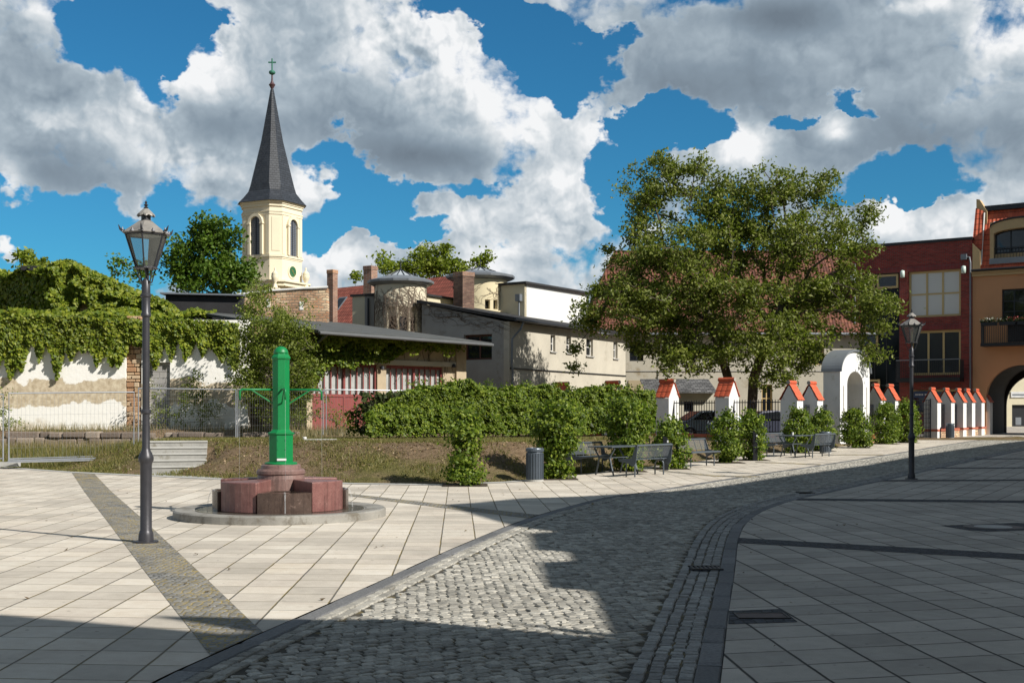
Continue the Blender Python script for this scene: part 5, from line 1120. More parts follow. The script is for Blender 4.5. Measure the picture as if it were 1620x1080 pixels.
# ---------------------------------------------------------------- gate piers, railings, portal
M_pier = plain('pier_render', (0.70, 0.705, 0.70), .85, var=.07, scale=1.5, bump=.004, dirt=((.54, .53, .49), 2.2, .60))
M_tile_p = plain('pier_tiles', (0.55, 0.105, 0.045), .6, var=.18, scale=5, bump=.004)
M_capst = plain('ridge_mortar', (0.36, 0.33, 0.29), .9, var=.15, scale=8)
M_rail = plain('railing_black', (0.012, 0.015, 0.024), .4, .3, var=.1)
M_pbrick = bricks('plinth_brick', (.6, .8), (.42, .075, .035), (.52, .11, .05), (.35, .2, .15), .25, .08, .012, .85, .01)
def make_pier(label, loc, rz, parent_group='tile-capped white gate piers'):
    """ridge runs along local x, tiled slopes face local +-y"""
    t = thing('gate_pier', label, 'pier', loc, parent_group, rz)
    L, W, H, G = .60, .74, 1.98, 2.66
    mb = MB(); mb.prism([(-W/2, -.3), (W/2, -.3), (W/2, H-.10), (.02, G-.14), (-.02, G-.14), (-W/2, H-.10)], -L/2, L/2)
    mb.v = [(y, x, z) for x, y, z in mb.v]; mb.f = [tuple(reversed(f)) for f in mb.f]
    mb.build('shaft', M_pier, t, local=True, bevel=.008)
    for sg in (1, -1):
        mb = MB(); rows = 3; sl_ = (G-.02-H+.06)/(W/2+.05); run = (W/2+.05)
        for r in range(rows):
            a0, a1 = run*(rows-r)/rows+.012, run*(rows-r-1)/rows-.02; a1 = max(a1, .03)
            for c in range(3):
                x0 = -L/2-.025+c*(L+.05)/3; x1 = x0+(L+.05)/3-.006; n = 4
                top = []; 
                for k in range(n+1):
                    x = x0+(x1-x0)*k/n; bulge = .018*math.sin(math.pi*k/n)
                    for a, lift in ((a0, .050), (a1, .020)): top.append((x, sg*a, G-.02-a*sl_+lift+bulge))
                P = top+[(x, y, z-.03) for x, y, z in top]; m_ = len(top); F = []
                for k in range(n): i = 2*k; F += [(i, i+1, i+3, i+2), (m_+i, m_+i+2, m_+i+3, m_+i+1), (i, i+2, m_+i+2, m_+i)]
                F += [(0, m_, m_+1, 1), (m_-2, m_-1, 2*m_-1, 2*m_-2)]; mb.add(P, F)
        mb.build('tiled_slope', M_tile_p, t, local=True)
    mb = MB(); mb.tube([(-L/2-.04, 0, G-.0), (L/2+.04, 0, G-.0)], .085, 10); mb.build('ridge_tile', M_tile_p, t, local=True)
    mb = MB(); mb.tube([(-L/2-.055, 0, G-.0), (-L/2-.042, 0, G-.0)], .088, 10); mb.tube([(L/2+.042, 0, G), (L/2+.055, 0, G)], .088, 10); mb.build('ridge_end', M_capst, t, local=True)
    return t
C0 = Vector((11.6, 49.8)); D1 = Vector((-.715, .70)).normalized(); D2 = Vector((.6, .8)).normalized()
proto = make_pier('white tile-capped pier at the railing corner, right of the walnut trunk', (C0.x, C0.y, .36), math.atan2(D2.y, D2.x))
def pier_at(p, d, label, z):
    c = copy_tree(proto); c.location = (p.x, p.y, z); c.rotation_euler = (0, 0, math.atan2(d.y, d.x)); c['label'] = label; return c
row1 = []
for k, lab in enumerate(['white pier with orange tile cap right beside the slim walnut stem', 'white pier with orange tile cap in front of the slate-roofed shed', 'pier whose orange tile cap shows above the hedge nearest the shed', 'farthest pier cap peeping over the hedge before the annex wall']):
    p = C0+D1*3.2*(k+1); row1.append(p); pier_at(p, D1, lab, .47).scale = (1.2, 1.02, 1.03)
def on_row2(s): return C0+D2*s
for s, lab in ((2.1, 'second white pier beside the arched portal, half hidden by a shrub'), (9.7, 'white pier directly right of the arched portal'), (11.7, 'white pier between the arched portal and the lattice gate, above a shrub'),
               (18.2, 'white pier right of the farther lamp, nearest the lamp in its row of piers'), (20.6, 'white pier standing behind the small dark bin'), (22.8, 'white pier just right of the small dark bin'), (24.5, 'white pier in the right-hand row, next but one to the shaded pier'),
               (26.4, 'sunlit white pier beside the last shaded pier'), (28.1, 'shaded last pier beside the arched passage')):
    p = on_row2(s); pier_at(p, D2, lab, g(p.y)+(.10 if s < 12 else 0))
def railing(a, b, z0, label, coping=True, gap=.38, name='railing', h=1.85, plinth=.35, band=0):
    e = (b-a).normalized(); L = (b-a).length; f = Frame(a, e); t = thing(name, label, 'railing', ((a.x+b.x)/2, (a.y+b.y)/2, z0), 'black railings between the piers'); s0, s1 = gap, L-gap
    zz = lambda s: z0
    mb = MB(); n = max(3, int((s1-s0)/.13))
    for k in range(n+1):
        s = s0+(s1-s0)*k/n; mb.box(s-.011, s+.011, -.011, .011, z0+plinth+.05, z0+h, f)
    mb.build('bars', M_rail, t); mb = MB(); mb.box(s0, s1, -.02, .02, z0+h-.13, z0+h-.09, f); mb.box(s0, s1, -.02, .02, z0+plinth+.12, z0+plinth+.16, f); mb.build('rails', M_rail, t)
    mb = MB(); mb.box(s0-.02, s1+.02, -.16, .16, z0-.4, z0+plinth-.1, f); mb.build('plinth', M_conc if not coping else M_rubble, t)
    mb = MB(); mb.box(s0-.02, s1+.02, -.19, .19, z0+plinth-.1, z0+plinth+.02, f)
    if band:                                       # brick string course wrapped round the pier at the near end
        mb.box(-.315, s0-.021, -.386, .386, z0+plinth-.1, z0+plinth+.02, f)
    mb.build('coping', M_pbrick, t)
ptsr = [C0]+row1
labs = ['black railing between the corner pier and the pier beside the walnut stem', 'black railing between the two tile-capped piers left of the walnut stem', 'black railing left of the pier in front of the shed', 'black railing hidden behind the hedge']
for k in range(4): railing(ptsr[k], ptsr[k+1], .47, labs[k])
for a, b, lab in ((0, 2.1, 'short black railing between the corner pier and its neighbour'), (2.1, 4.0, 'short black railing joining the arched portal on its left'), (8.3, 9.7, 'short black railing joining the arched portal on its right'), (9.7, 11.7, 'short black railing between the two piers right of the portal'),
                  (18.2, 20.6, 'railing over a low brick wall behind the bin'), (20.6, 22.8, 'railing between the pier behind the bin and its right neighbour'), (22.8, 24.5, 'railing right of the bin on the low wall'), (24.5, 26.4, 'railing between the two farthest sunlit piers'), (26.4, 28.1, 'last railing before the shaded pier')):
    p, q = on_row2(a), on_row2(b); railing(p, q, g(p.y), lab, gap=.32 if a > 0 and b != 4.0 and a != 8.3 else .3, band=1 if a > 18 else 0, plinth=.35 if a < 18 else .48)
# lattice gate in the gap
def lattice():
    a, b = on_row2(15.0), on_row2(17.8); f = Frame(a, (b-a)); L = (b-a).length; z0 = g(a.y); t = thing('lattice_gate', 'dark lattice gate standing between the shrubs and the right-hand piers', 'gate', (a.x, a.y, z0)); mb = MB()
    for k in range(12): s = L*k/11; mb.box(s-.014, s+.014, -.014, .014, z0+.1, z0+2.1, f)
    mb.build('uprights', M_rail, t); mb = MB()
    for k in range(9): mb.box(0, L, -.030, -.015, z0+.15+k*.24-.014, z0+.15+k*.24+.014, f)
    mb.build('crossbars', M_rail, t)
    mb = MB(); mb.box(L+.05, L+.12, -.03, .03, z0-.1, z0+2.15, f); mb.build('gate_post', M_rail, t)
lattice()
def portal():
    p = on_row2(6.15); f = Frame(p, D2); z0 = g(p.y)-.05; t = thing('arched_portal', 'white rendered arched portal with a curved grey metal roof between shrubs', 'portal', (p.x, p.y, z0))
    w, zsp, zt, ow, osp, ot = 1.8, z0+3.35, z0+4.28, .98, z0+2.75, z0+3.38; d0, d1 = -.42, .36
    O = arch_pts(0, w, zsp, zt, 24); I = arch_pts(0, ow, osp, ot, 24); m = 12; mb = MB()
    mb.prism([(-w, z0-.3), (-ow, z0-.3)]+I[:m+1]+[O[k] for k in range(m, -1, -1)], d0, d1, f); mb.prism([(ow, z0-.3), (w, z0-.3)]+[O[k] for k in range(24, m-1, -1)]+[I[k] for k in range(m, 25)], d0, d1, f); mb.build('arch_wall', M_pier, t)
    mb = MB(); O2 = arch_pts(0, w+.07, zsp-.03, zt+.09, 24)
    for k in range(24): mb.prism([O[k], O2[k], O2[k+1], O[k+1]], d0-.08, d1+.09, f)
    mb.build('curved_roof', M_zinc, t)
    mb = MB(); mb.box(-1.45, -1.37, d1, d1+.02, z0+.9, z0+2.7, f); mb.box(1.37, 1.45, d1, d1+.02, z0+.9, z0+2.7, f); mb.build('recessed_strip', M_capst, t)
    mb = MB()
    for k in range(7): s = -.9+k*.14; mb.box(s-.01, s+.01, .02, .04, z0+.15, z0+1.65+.10*math.sin(math.pi*k/6), f)
    for k in range(7): s = .06+k*.14; mb.box(s-.01, s+.01, .02, .04, z0+.15, z0+1.65+.10*math.sin(math.pi*k/6), f)
    mb.box(-.92, -.04, .0, .02, z0+1.5, z0+1.55, f); mb.box(-.92, -.04, .0, .02, z0+.3, z0+.35, f); mb.box(.04, .92, .0, .02, z0+1.5, z0+1.55, f); mb.box(.04, .92, .0, .02, z0+.3, z0+.35, f); mb.build('iron_gate', M_rail, t)
portal()

# ---------------------------------------------------------------- street lamps
M_lamp = plain('lamp_iron', (0.050, 0.050, 0.058), .42, .35, var=.12, scale=6, bump=.001)
M_lroof = plain('lamp_roof', (0.26, 0.245, 0.225), .55, .2, var=.2, scale=9)
def mk_glass():
    m, nt, b = nodes_of('lantern_panes'); tr = nt.nodes.new('ShaderNodeBsdfTransparent'); tr.inputs[0].default_value = (.86, .90, .88, 1); gl = nt.nodes.new('ShaderNodeBsdfGlossy'); gl.inputs['Roughness'].default_value = .12; gl.inputs[0].default_value = (.6, .6, .62, 1)
    fr_ = nt.nodes.new('ShaderNodeFresnel'); df = nt.nodes.new('ShaderNodeBsdfDiffuse'); df.inputs[0].default_value = (.45, .47, .44, 1)
    m1 = nt.nodes.new('ShaderNodeMixShader'); m1.inputs[0].default_value = .16; nt.links.new(tr.outputs[0], m1.inputs[1]); nt.links.new(df.outputs[0], m1.inputs[2])
    m2 = nt.nodes.new('ShaderNodeMixShader'); nt.links.new(fr_.outputs[0], m2.inputs[0]); nt.links.new(m1.outputs[0], m2.inputs[1]); nt.links.new(gl.outputs[0], m2.inputs[2]); nt.links.new(m2.outputs[0], nt.nodes['Material Output'].inputs[0]); return m
M_lglass = mk_glass()
def make_lamp(label, loc, rz):
    t = thing('street_lamp', label, 'street lamp', loc, 'old style street lamps', rz)
    mb = MB(); mb.lathe([(.16, 0), (.16, .025), (.10, .035), (.095, .11), (.085, .15), (.075, .17), (.075, 1.02), (.082, 1.05), (.098, 1.08), (.098, 1.12), (.085, 1.15), (.080, 1.17), (.062, 1.20), (.050, 1.24), (.049, 1.68), (.066, 1.70), (.066, 1.73), (.048, 1.75), (.047, 2.95), (.066, 2.97), (.066, 3.0), (.054, 3.02), (.054, 3.21), (.070, 3.225), (.070, 3.25), (.056, 3.265), (.055, 3.42), (.030, 3.46)], n=20)
    pole = mb.build('pole', M_lamp, t, smooth=True, local=True)
    b = pole.modifiers.new('e', 'EDGE_SPLIT'); b.split_angle = math.radians(35)
    mb = MB(); mb.tube([(0, 0, 3.40), (.02, 0, 3.50), (0, 0, 3.60)], [.034, .022, .03], 8)
    for k in range(4):
        a = math.pi/4+k*math.pi/2; ca, sa = math.cos(a), math.sin(a); mb.tube([(ca*.03, sa*.03, 3.38), (ca*.09, sa*.09, 3.42), (ca*.12, sa*.12, 3.52), (ca*.15, sa*.15, 3.60)], .009, 5)
    mb.build('bracket', M_lamp, t, local=True)
    n = 6; zb, zt = 3.60, 4.03; rb, rt = .135, .275
    def hexp(r, z, k): a = math.pi/6+k*math.pi/3; return Vector((r*math.cos(a), r*math.sin(a), z))
    mb = MB()
    for k in range(n):
        mb.tube([hexp(rb, zb, k), hexp(rt, zt, k)], .011, 6); mb.tube([hexp(rb, zb, k), hexp(rb, zb, k+1)], .013, 6); mb.tube([hexp(rt, zt, k), hexp(rt, zt, k+1)], .015, 6)
    mb.lathe([(.165, zb-.012), (.165, zb+.004), (.12, zb+.01)], n=6, rot=math.pi/6); mb.build('lantern_frame', M_lamp, t, local=True)
    mb = MB()
    for k in range(n): mb.quad(hexp(rb-.004, zb+.01, k), hexp(rb-.004, zb+.01, k+1), hexp(rt-.004, zt-.01, k+1), hexp(rt-.004, zt-.01, k))
    mb.build('lantern_glass', M_lglass, t, local=True)
    mb = MB(); mb.lathe([(rt+.03, zt+.008), (rt+.035, zt+.02), (.10, zt+.175), (.068, zt+.19)], n=6, rot=math.pi/6); mb.lathe([(rt-.01, zt-.004), (.08, zt+.15)], n=6, rot=math.pi/6); rf = mb.build('roof', M_lroof, t, local=True)
    for k in range(n):
        mb = MB(); p = hexp(rt+.035, zt+.02, k); d = Vector((p.x, p.y, 0)).normalized(); mb.tube([p-d*.02, p+d*.03+Vector((0, 0, .03)), p+d*.055+Vector((0, 0, .085))], [.022, .016, .004], 5); mb.tube([p, p+Vector((0, 0, .06))], [.02, .006], 5)
        q = (hexp(rt+.03, zt+.02, k)+hexp(rt+.03, zt+.02, k+1))/2; mb.build('roof_ornament', M_lamp, rf, local=True)
        mb = MB(); mb.tube([q, q+Vector((0, 0, .045))], [.03, .008], 5); mb.build('roof_crest', M_lamp, rf, local=True)
    mb = MB(); mb.lathe([(.062, zt+.18), (.062, zt+.25), (.075, zt+.262)], n=14); mb.build('chimney', M_lamp, t, local=True)
    mb = MB(); P = []; n2 = 36
    for i, (r, z, w_) in enumerate(((.055, zt+.26, 0), (.112, zt+.262, 1), (.108, zt+.285, 1), (.035, zt+.345, 0))):
        for k in range(n2): a = 2*math.pi*k/n2; rr = r*(1+.07*w_*math.cos(a*9)); P.append((rr*math.cos(a), rr*math.sin(a), z-.012*w_*(1+math.cos(a*9))))
    mb.add(P, [(i*n2+k, i*n2+(k+1) % n2, (i+1)*n2+(k+1) % n2, (i+1)*n2+k) for i in range(3) for k in range(n2)]+[tuple(range(3*n2, 4*n2))]); mb.build('chimney_hood', M_lroof, t, local=True)
    mb = MB(); mb.lathe([(.014, zt+.34), (.032, zt+.36), (.012, zt+.375), (.030, zt+.395), (.010, zt+.41), (.018, zt+.43), (.003, zt+.45)], n=12); mb.build('finial', M_lamp, t, local=True)
    return t
p = gp(231, 858); l1 = make_lamp('nearer tall dark street lamp with glass lantern on the mossy sett strip', (p.x, p.y, 0), .12)
l1.scale = (.99, .99, .99)
l2 = copy_tree(l1); p = gp(1442, 757.5); l2.location = (p.x, p.y, p.z); l2.rotation_euler = (0, 0, .5); l2.scale = (.97, .97, .957); l2['label'] = 'farther street lamp in the shade beside the road, before the brick house'

# ---------------------------------------------------------------- green pump fountain
M_green = plain('pump_green', (0.002, 0.185, 0.05), .45, var=.08, scale=3, bump=.001, spec=.5, dirt=((.012, .12, .04), 7, .60))
def granite(name, c1, c2, rough=.35):
    m, nt, b = nodes_of(name); P, _ = _pos(nt); n1 = _noise(nt, P, 7, 8, .75); n2 = _noise(nt, P, 110, 2); mp = nt.nodes.new('ShaderNodeMapping'); mp.inputs['Scale'].default_value = (16, 16, .8); nt.links.new(P, mp.inputs[0]); st = _noise(nt, mp.outputs[0], 1.0, 4, .7)
    col = _ramp(nt, n1.outputs[0], [(.3, c1), (.7, c2)]); col = _mix(nt, .7, col, n2.outputs[0], 'OVERLAY'); col = _mix(nt, _ramp(nt, st.outputs[0], [(.50, (0, 0, 0)), (.70, (.5, .5, .5))]), col, (.03, .02, .018))
    col = _mix(nt, _ramp(nt, n1.outputs[0], [(.60, (0, 0, 0)), (.75, (.5, .5, .5))]), col, (.42, .30, .26))
    nt.links.new(col, b.inputs['Base Color']); b.inputs['Roughness'].default_value = rough; _bump(nt, b, n2.outputs[0], .001); return m
M_gran = granite('red_granite', (.15, .06, .055), (.25, .125, .11)); M_gran2 = granite('wet_granite', (.05, .032, .026), (.10, .068, .055), .22); M_gran3 = granite('granite_pedestal', (.16, .09, .08), (.24, .155, .135), .45)
M_water = glass('water_sheet', (.02, .02, .015), .03); M_stream = None
def fountain():
    c = Vector(((444.5-CX)/FOC*19.75, 19.75, 0)); t = thing('pump_fountain', 'green cast-iron pump fountain with four spouts on a red granite basin', 'fountain', c, rz=math.radians(14))
    mb = MB(); mb.lathe([(1.715, -.02), (1.715, .115), (1.69, .135), (1.40, .125), (1.38, .115), (1.30, .112)], n=72); mb.build('base_disc', plain('wet_concrete', (.26, .25, .225), .7, var=.2, scale=2.2, bump=.004, dirt=((.14, .125, .10), 2.5, .52), fine=70), t, local=True)
    mb = MB(); mb.lathe([(1.36, .10), (1.36, .121), (.2, .121)], n=64); mb.build('wet_floor', plain('wet_disc', (.10, .09, .075), .18, var=.3, scale=3), t, local=True)
    k = .43; R = 1.06; zt = .60
    for q, (sx, sy) in enumerate(((-1, -1), (1, -1), (1, 1), (-1, 1))):
        P = [Vector((.17, .33)), Vector((k, math.sqrt(R*R-k*k)))]+[Vector((R*math.cos(a), R*math.sin(a))) for a in np.linspace(math.pi/2-math.asin(k/R)-.02, math.asin(k/R)+.02, 7)[1:-1]]+[Vector((math.sqrt(R*R-k*k), k)), Vector((.33, .17))]
        P = [Vector((p.x*sx, p.y*sy)) for p in P]
        if sx*sy < 0: P.reverse()
        P.reverse()
        mb = MB(); n = len(P); lo = [(p.x, p.y, .12) for p in P]; hi = [(p.x, p.y, zt+.02*(p.length < .7)) for p in P]
        mb.add(lo+hi, [tuple(range(n-1, -1, -1)), tuple(range(n, 2*n))]+[(i, (i+1) % n, (i+1) % n+n, i+n) for i in range(n)]); mb.build('granite_block', M_gran, t, local=True, bevel=.018, seg=3)
    for q in range(4):
        a0 = q*math.pi/2; hw = k-.012; Rb = 1.10; ys = math.sqrt(Rb*Rb-hw*hw)
        arc = [Vector((Rb*math.sin(a), -Rb*math.cos(a))) for a in np.linspace(math.asin(hw/Rb), -math.asin(hw/Rb), 13)]
        def rot(p, r=a0): return Vector((p.x*math.cos(r)-p.y*math.sin(r), p.x*math.sin(r)+p.y*math.cos(r)))
        inner = [Vector((-.165, -.36)), Vector((.165, -.36))]
        z = .44
        P = [rot(p) for p in (inner+[Vector((hw, -ys))]+arc[1:-1]+[Vector((-hw, -ys))])]; n = len(P); P.reverse(); cen = rot(Vector((0, -.75)))
        lo = [(p.x, p.y, .12) for p in P]; hi = [(p.x, p.y, z) for p in P]
        def shrink(p): v = p-cen; return cen+v*.80
        ii = [(shrink(p).x, shrink(p).y, z-.004) for p in P]; ib = [(shrink(p).x, shrink(p).y, z-.07) for p in P]
        mb = MB(); mb.add(lo+hi+ii+ib, [(i, (i+1) % n, (i+1) % n+n, i+n) for i in range(n)]+[(n+i, n+(i+1) % n, 2*n+(i+1) % n, 2*n+i) for i in range(n)]+[(2*n+i, 2*n+(i+1) % n, 3*n+(i+1) % n, 3*n+i) for i in range(n)]+[tuple(range(3*n, 4*n))]); bs = mb.build('trough', M_gran2, t, local=True)
        mb = MB(); mb.add([(x, y, z-.018) for x, y, _z in ii], [tuple(range(n))]); mb.build('water', M_water, bs, local=True)
        mb = MB(); e = rot(Vector((0, -1))); o = e*1.07; s_ = Vector((-e.y, e.x))
        pts = [(e.x*1.05, e.y*1.05, z-.005), (e.x*1.12, e.y*1.12, z-.02), (e.x*1.155, e.y*1.155, z-.12), (e.x*1.175, e.y*1.175, .13)]; mb.tube(pts, [.022, .016, .008, .012], 7); mb.build('overflow_water', M_stream, bs, local=True)
    mb = MB(); mb.lathe([(.385, .10), (.385, .62), (.375, .68), (.395, .70), (.395, .745), (.375, .77), (.325, .78), (.32, .835), (.29, .85)], n=40); mb.build('pedestal', M_gran3, t, local=True, smooth=False)
    mb = MB(); mb.lathe([(.265, .845), (.265, .875), (.25, .885), (.21, .89)], n=40); mb.build('foot_plate', M_green, t, local=True)
    r0 = math.pi/8; mb = MB(); mb.lathe([(.205, .88), (.205, 1.33), (.228, 1.345), (.228, 1.37), (.19, 1.38), (.158, 1.41), (.145, 1.42), (.145, 2.56), (.162, 2.58), (.162, 2.605), (.150, 2.62), (.128, 2.65), (.124, 2.67)], n=8, rot=r0)
    mb.build('pump_column', M_green, t, local=True, bevel=.004)
    mb = MB(); mb.lathe([(.122, 2.665), (.12, 2.69), (.105, 2.73), (.075, 2.765), (.035, 2.782), (.01, 2.786)], n=24); mb.build('dome', M_green, t, local=True, smooth=True)
    mb = MB(); mb.box(-.075, .075, -.205, -.192, .915, .95); mb.build('name_plate', plain('plate_white', (.6, .6, .6), .5), t, local=True)
    mb = MB(); random.seed(4)
    for z in (.96, 1.1, 1.25): 
        for sx in (-1, 1): mb.lathe([(.008, -.004), (.008, .004)], (sx*.062, -.196, z), 6)
    mb.build('rivets', M_copper, t, local=True)
    for q in range(4):
        a = q*math.pi/2+(.0 if q % 2 == 0 else .05); d = Vector((math.cos(a), math.sin(a), 0)); z = 2.075; L = .66
        mb = MB(); arc = [d*(L-.05+.05*math.sin(x))+Vector((0, 0, z-.05+.05*math.cos(x))) for x in np.linspace(0, math.pi/2, 6)]; mb.tube([d*.12+Vector((0, 0, z))]+arc+[d*L+Vector((0, 0, z-.17))], .017, 8); arm = mb.build('spout_arm', M_green, t, local=True, smooth=True)
        mb = MB(); mb.tube([d*.47+Vector((0, 0, z-.01)), d*.13+Vector((0, 0, z-.23))], .012, 6); mb.build('brace', M_green, arm, local=True)
        mb = MB(); mb.tube([d*L+Vector((0, 0, z-.16)), d*(L+.005)+Vector((0, 0, 1.3)), d*(L+.008)+Vector((0, 0, .60))], [.004, .003, .002], 5); mb.build('water_jet', M_stream, arm, local=True)
def mk_water():
    m, nt, b = nodes_of('falling_water'); b.inputs['Base Color'].default_value = (.75, .78, .8, 1); b.inputs['Roughness'].default_value = .1; b.inputs['Alpha'].default_value = .16; return m
M_stream = mk_water(); fountain()

# ---------------------------------------------------------------- benches, tables, bins, bollards
M_bench = plain('bench_grey', (0.095, 0.115, 0.135), .42, .25, var=.08, scale=6, bump=.001)
def mk_mesh():
    m, nt, b = nodes_of('perforated_sheet'); b.inputs['Alpha'].default_value = .42; b.inputs['Base Color'].default_value = (.13, .15, .17, 1); b.inputs['Roughness'].default_value = .45; return m
M_mesh = mk_mesh()
def make_bench(label, loc, rz):
    """local: length along x, faces +y"""
    t = thing('bench', label, 'bench', loc, 'grey metal park benches', rz); L = 1.80; h = L/2
    mb = MB()
    for y in (.02, .145, .27): mb.box(-h, h, y, y+.115, .435, .460)
    mb.tube([(-h, .41, .44), (h, .41, .44)], .022, 8); mb.build('seat', M_bench, t, local=True)
    mb = MB(); mb.add([(-h+.01, -.02, .50), (h-.01, -.02, .50), (h-.01, -.12, .80), (-h+.01, -.12, .80)], [(0, 1, 2, 3)]); bk = mb.build('backrest', M_mesh, t, local=True)
    mb = MB(); mb.tube([(-h, -.125, .815), (h, -.125, .815)], .028, 8)
    for k in range(1, 5): x = -h+L*k/5; mb.tube([(x, .0, .45), (x, -.025, .52), (x, -.12, .80)], .010, 5)
    mb.build('back_rail', M_bench, bk, local=True)
    for sx in (-1, 1):
        x0, x1 = sx*h, sx*(h+.018); pr = [(.43, .465), (.40, .395), (.16, .36), (-.02, .27), (-.10, .36), (-.155, .83), (-.10, .835), (.02, .50), (.16, .47)]
        mb = MB(); n = len(pr); P = [(x0, y, z) for y, z in pr]+[(x1, y, z) for y, z in pr]; mb.add(P, [tuple(range(n)), tuple(range(2*n-1, n-1, -1))]+[(i, i+n, (i+1) % n+n, (i+1) % n) for i in range(n)]); mb.build('side_plate', M_bench, t, local=True)
        xx = sx*(h-.16); arc = [(xx, .16-.13*math.cos(a), .28+.13*math.sin(a)) for a in np.linspace(0, math.pi, 9)]
        mb = MB(); mb.tube([(xx, .03, 0)]+arc+[(xx, .29, 0)], .020, 8); mb.box(xx-.02, xx+.02, .02, .34, .40, .434); mb.build('leg', M_bench, t, local=True)
    return t
def make_table(label, loc, rz):
    t = thing('picnic_table', label, 'table', loc, 'grey metal picnic tables', rz)
    mb = MB(); mb.box(-.85, .85, -.38, .38, .735, .765)
    mb.build('table_top', M_bench, t, local=True, bevel=.008)
    for sx in (-1, 1):
        for sy in (-1, 1):
            x = sx*.62; mb = MB(); mb.tube([(x, sy*.30, .73), (x, sy*.31, .69), (x, sy*.20, .52), (x, sy*.17, .44), (x, sy*.22, .22), (x, sy*.28, 0)], .022, 8); mb.build('leg', M_bench, t, local=True)
        mb = MB(); mb.box(sx*.62-.018, sx*.62+.018, -.30, .30, .715, .7345); mb.box(sx*.62-.014, sx*.62+.014, -.17, .17, .44, .465); mb.build('cross_bar', M_bench, t, local=True)
    mb = MB(); mb.box(-.61, .61, -.012, .012, .44, .462); mb.build('stretcher', M_bench, t, local=True)
    return t
ax = math.atan2(.80, .60)                       # long axis of the picnic sets
def pos(px, Y): q = at(px, HZ, Y); return (q.x, q.y, g(Y))
bA = make_bench('grey bench with its mesh back to the road, right of the nearer picnic table', pos(1029, 31.6), ax)
def cp(o, loc, rz, label): c = copy_tree(o); c.location = loc; c.rotation_euler = (0, 0, rz); c['label'] = label; return c
cp(bA, pos(929, 33.3), ax+math.pi, 'grey mesh-backed bench between the big shrub and the nearer picnic table')
cp(bA, pos(1098, 36.3), ax+math.pi, 'single grey bench partly behind a shrub, between the two picnic tables')
cp(bA, pos(1300, 42.3), ax, 'grey bench with its back to the road, right of the farther picnic table')
cp(bA, pos(1226, 43.2), ax+math.pi, 'grey bench behind the dark post, left of the farther picnic table')
tA = make_table('nearer grey picnic table between two mesh-backed benches', pos(976, 32.4), ax)
cp(tA, pos(1258, 42.9), ax, 'farther grey picnic table with a small cup on it')
q = pos(1254, 42.9); mb = MB(); mb.lathe([(.03, 0), (.04, .10), (.035, .10)], (q[0], q[1], q[2]+.767), 12); tag(mb.build('cup', M_white), 'small pale cup standing on the farther picnic table', 'cup')
M_bin = plain('bin_grey', (0.085, 0.105, 0.13), .38, .3, var=.08, scale=5)
def make_bin(label, loc):
    t = thing('litter_bin', label, 'bin', loc, 'round grey litter bins')
    mb = MB(); mb.lathe([(.19, .03), (.205, .05), (.205, .70), (.20, .72)], n=28); mb.build('drum', M_bin, t, local=True)
    for k in range(14):
        pass
    mb = MB()
    for k in range(22):
        a = 2*math.pi*k/22; c, s = math.cos(a), math.sin(a); mb.tube([(c*.212, s*.212, .06), (c*.212, s*.212, .69)], .009, 4)
    mb.build('ribs', M_bin, t, local=True)
    mb = MB(); mb.lathe([(.16, .70), (.19, .73), (.225, .735), (.225, .79), (.215, .815), (.17, .825), (.16, .80)], n=28); mb.build('rim', M_bin, t, local=True)
    mb = MB(); mb.lathe([(.215, 0), (.215, .045), (.19, .05)], n=24); mb.build('foot', M_conc, t, local=True)
    return t
q = gp(846, 761); b1 = make_bin('round grey litter bin at the edge of the paving beside the big shrub', (q.x, q.y, q.z))
q = gp(1503, 693.5); c = copy_tree(b1); c.location = (q.x, q.y, q.z); c['label'] = 'small dark litter bin in front of the right-hand row of white piers'
q = pos(1306, 45.5); c = copy_tree(b1); c.location = q; c['label'] = 'litter bin with a pale rim behind the bench at the farther picnic table'
M_black = plain('bollard_black', (0.018, 0.02, 0.024), .35, .3, var=.1)
def make_bollard(label, loc, rz):
    t = thing('bollard_light', label, 'bollard light', loc, 'slim black bollard lights', rz)
    mb = MB(); mb.box(-.075, .075, -.045, .045, 0, .86); mb.build('post', M_black, t, local=True, bevel=.005)
    mb = MB(); P = [(-.045, .80), (-.05, .86), (.10, 1.0), (.135, .955), (-.0, .80)]
    mb.prism([(-.075, .862), (.075, .862), (.045, .93), (-.075, .985)], -.045, .045); mb.build('head', M_black, t, local=True); mb = MB(); mb.box(.035, .078, -.047, .047, .79, .855); mb.build('lens', plain('lens_white', (.6, .62, .64), .3), t, local=True)
    return t
q = gp(1194.5, 728.5); bl1 = make_bollard('slim black bollard light between the shrubs and the farther picnic table', (q.x, q.y, q.z), 0)
q = pos(1053, 34.2); c = copy_tree(bl1); c.location = q; c['label'] = 'slim black bollard light behind the bench of the nearer picnic table'

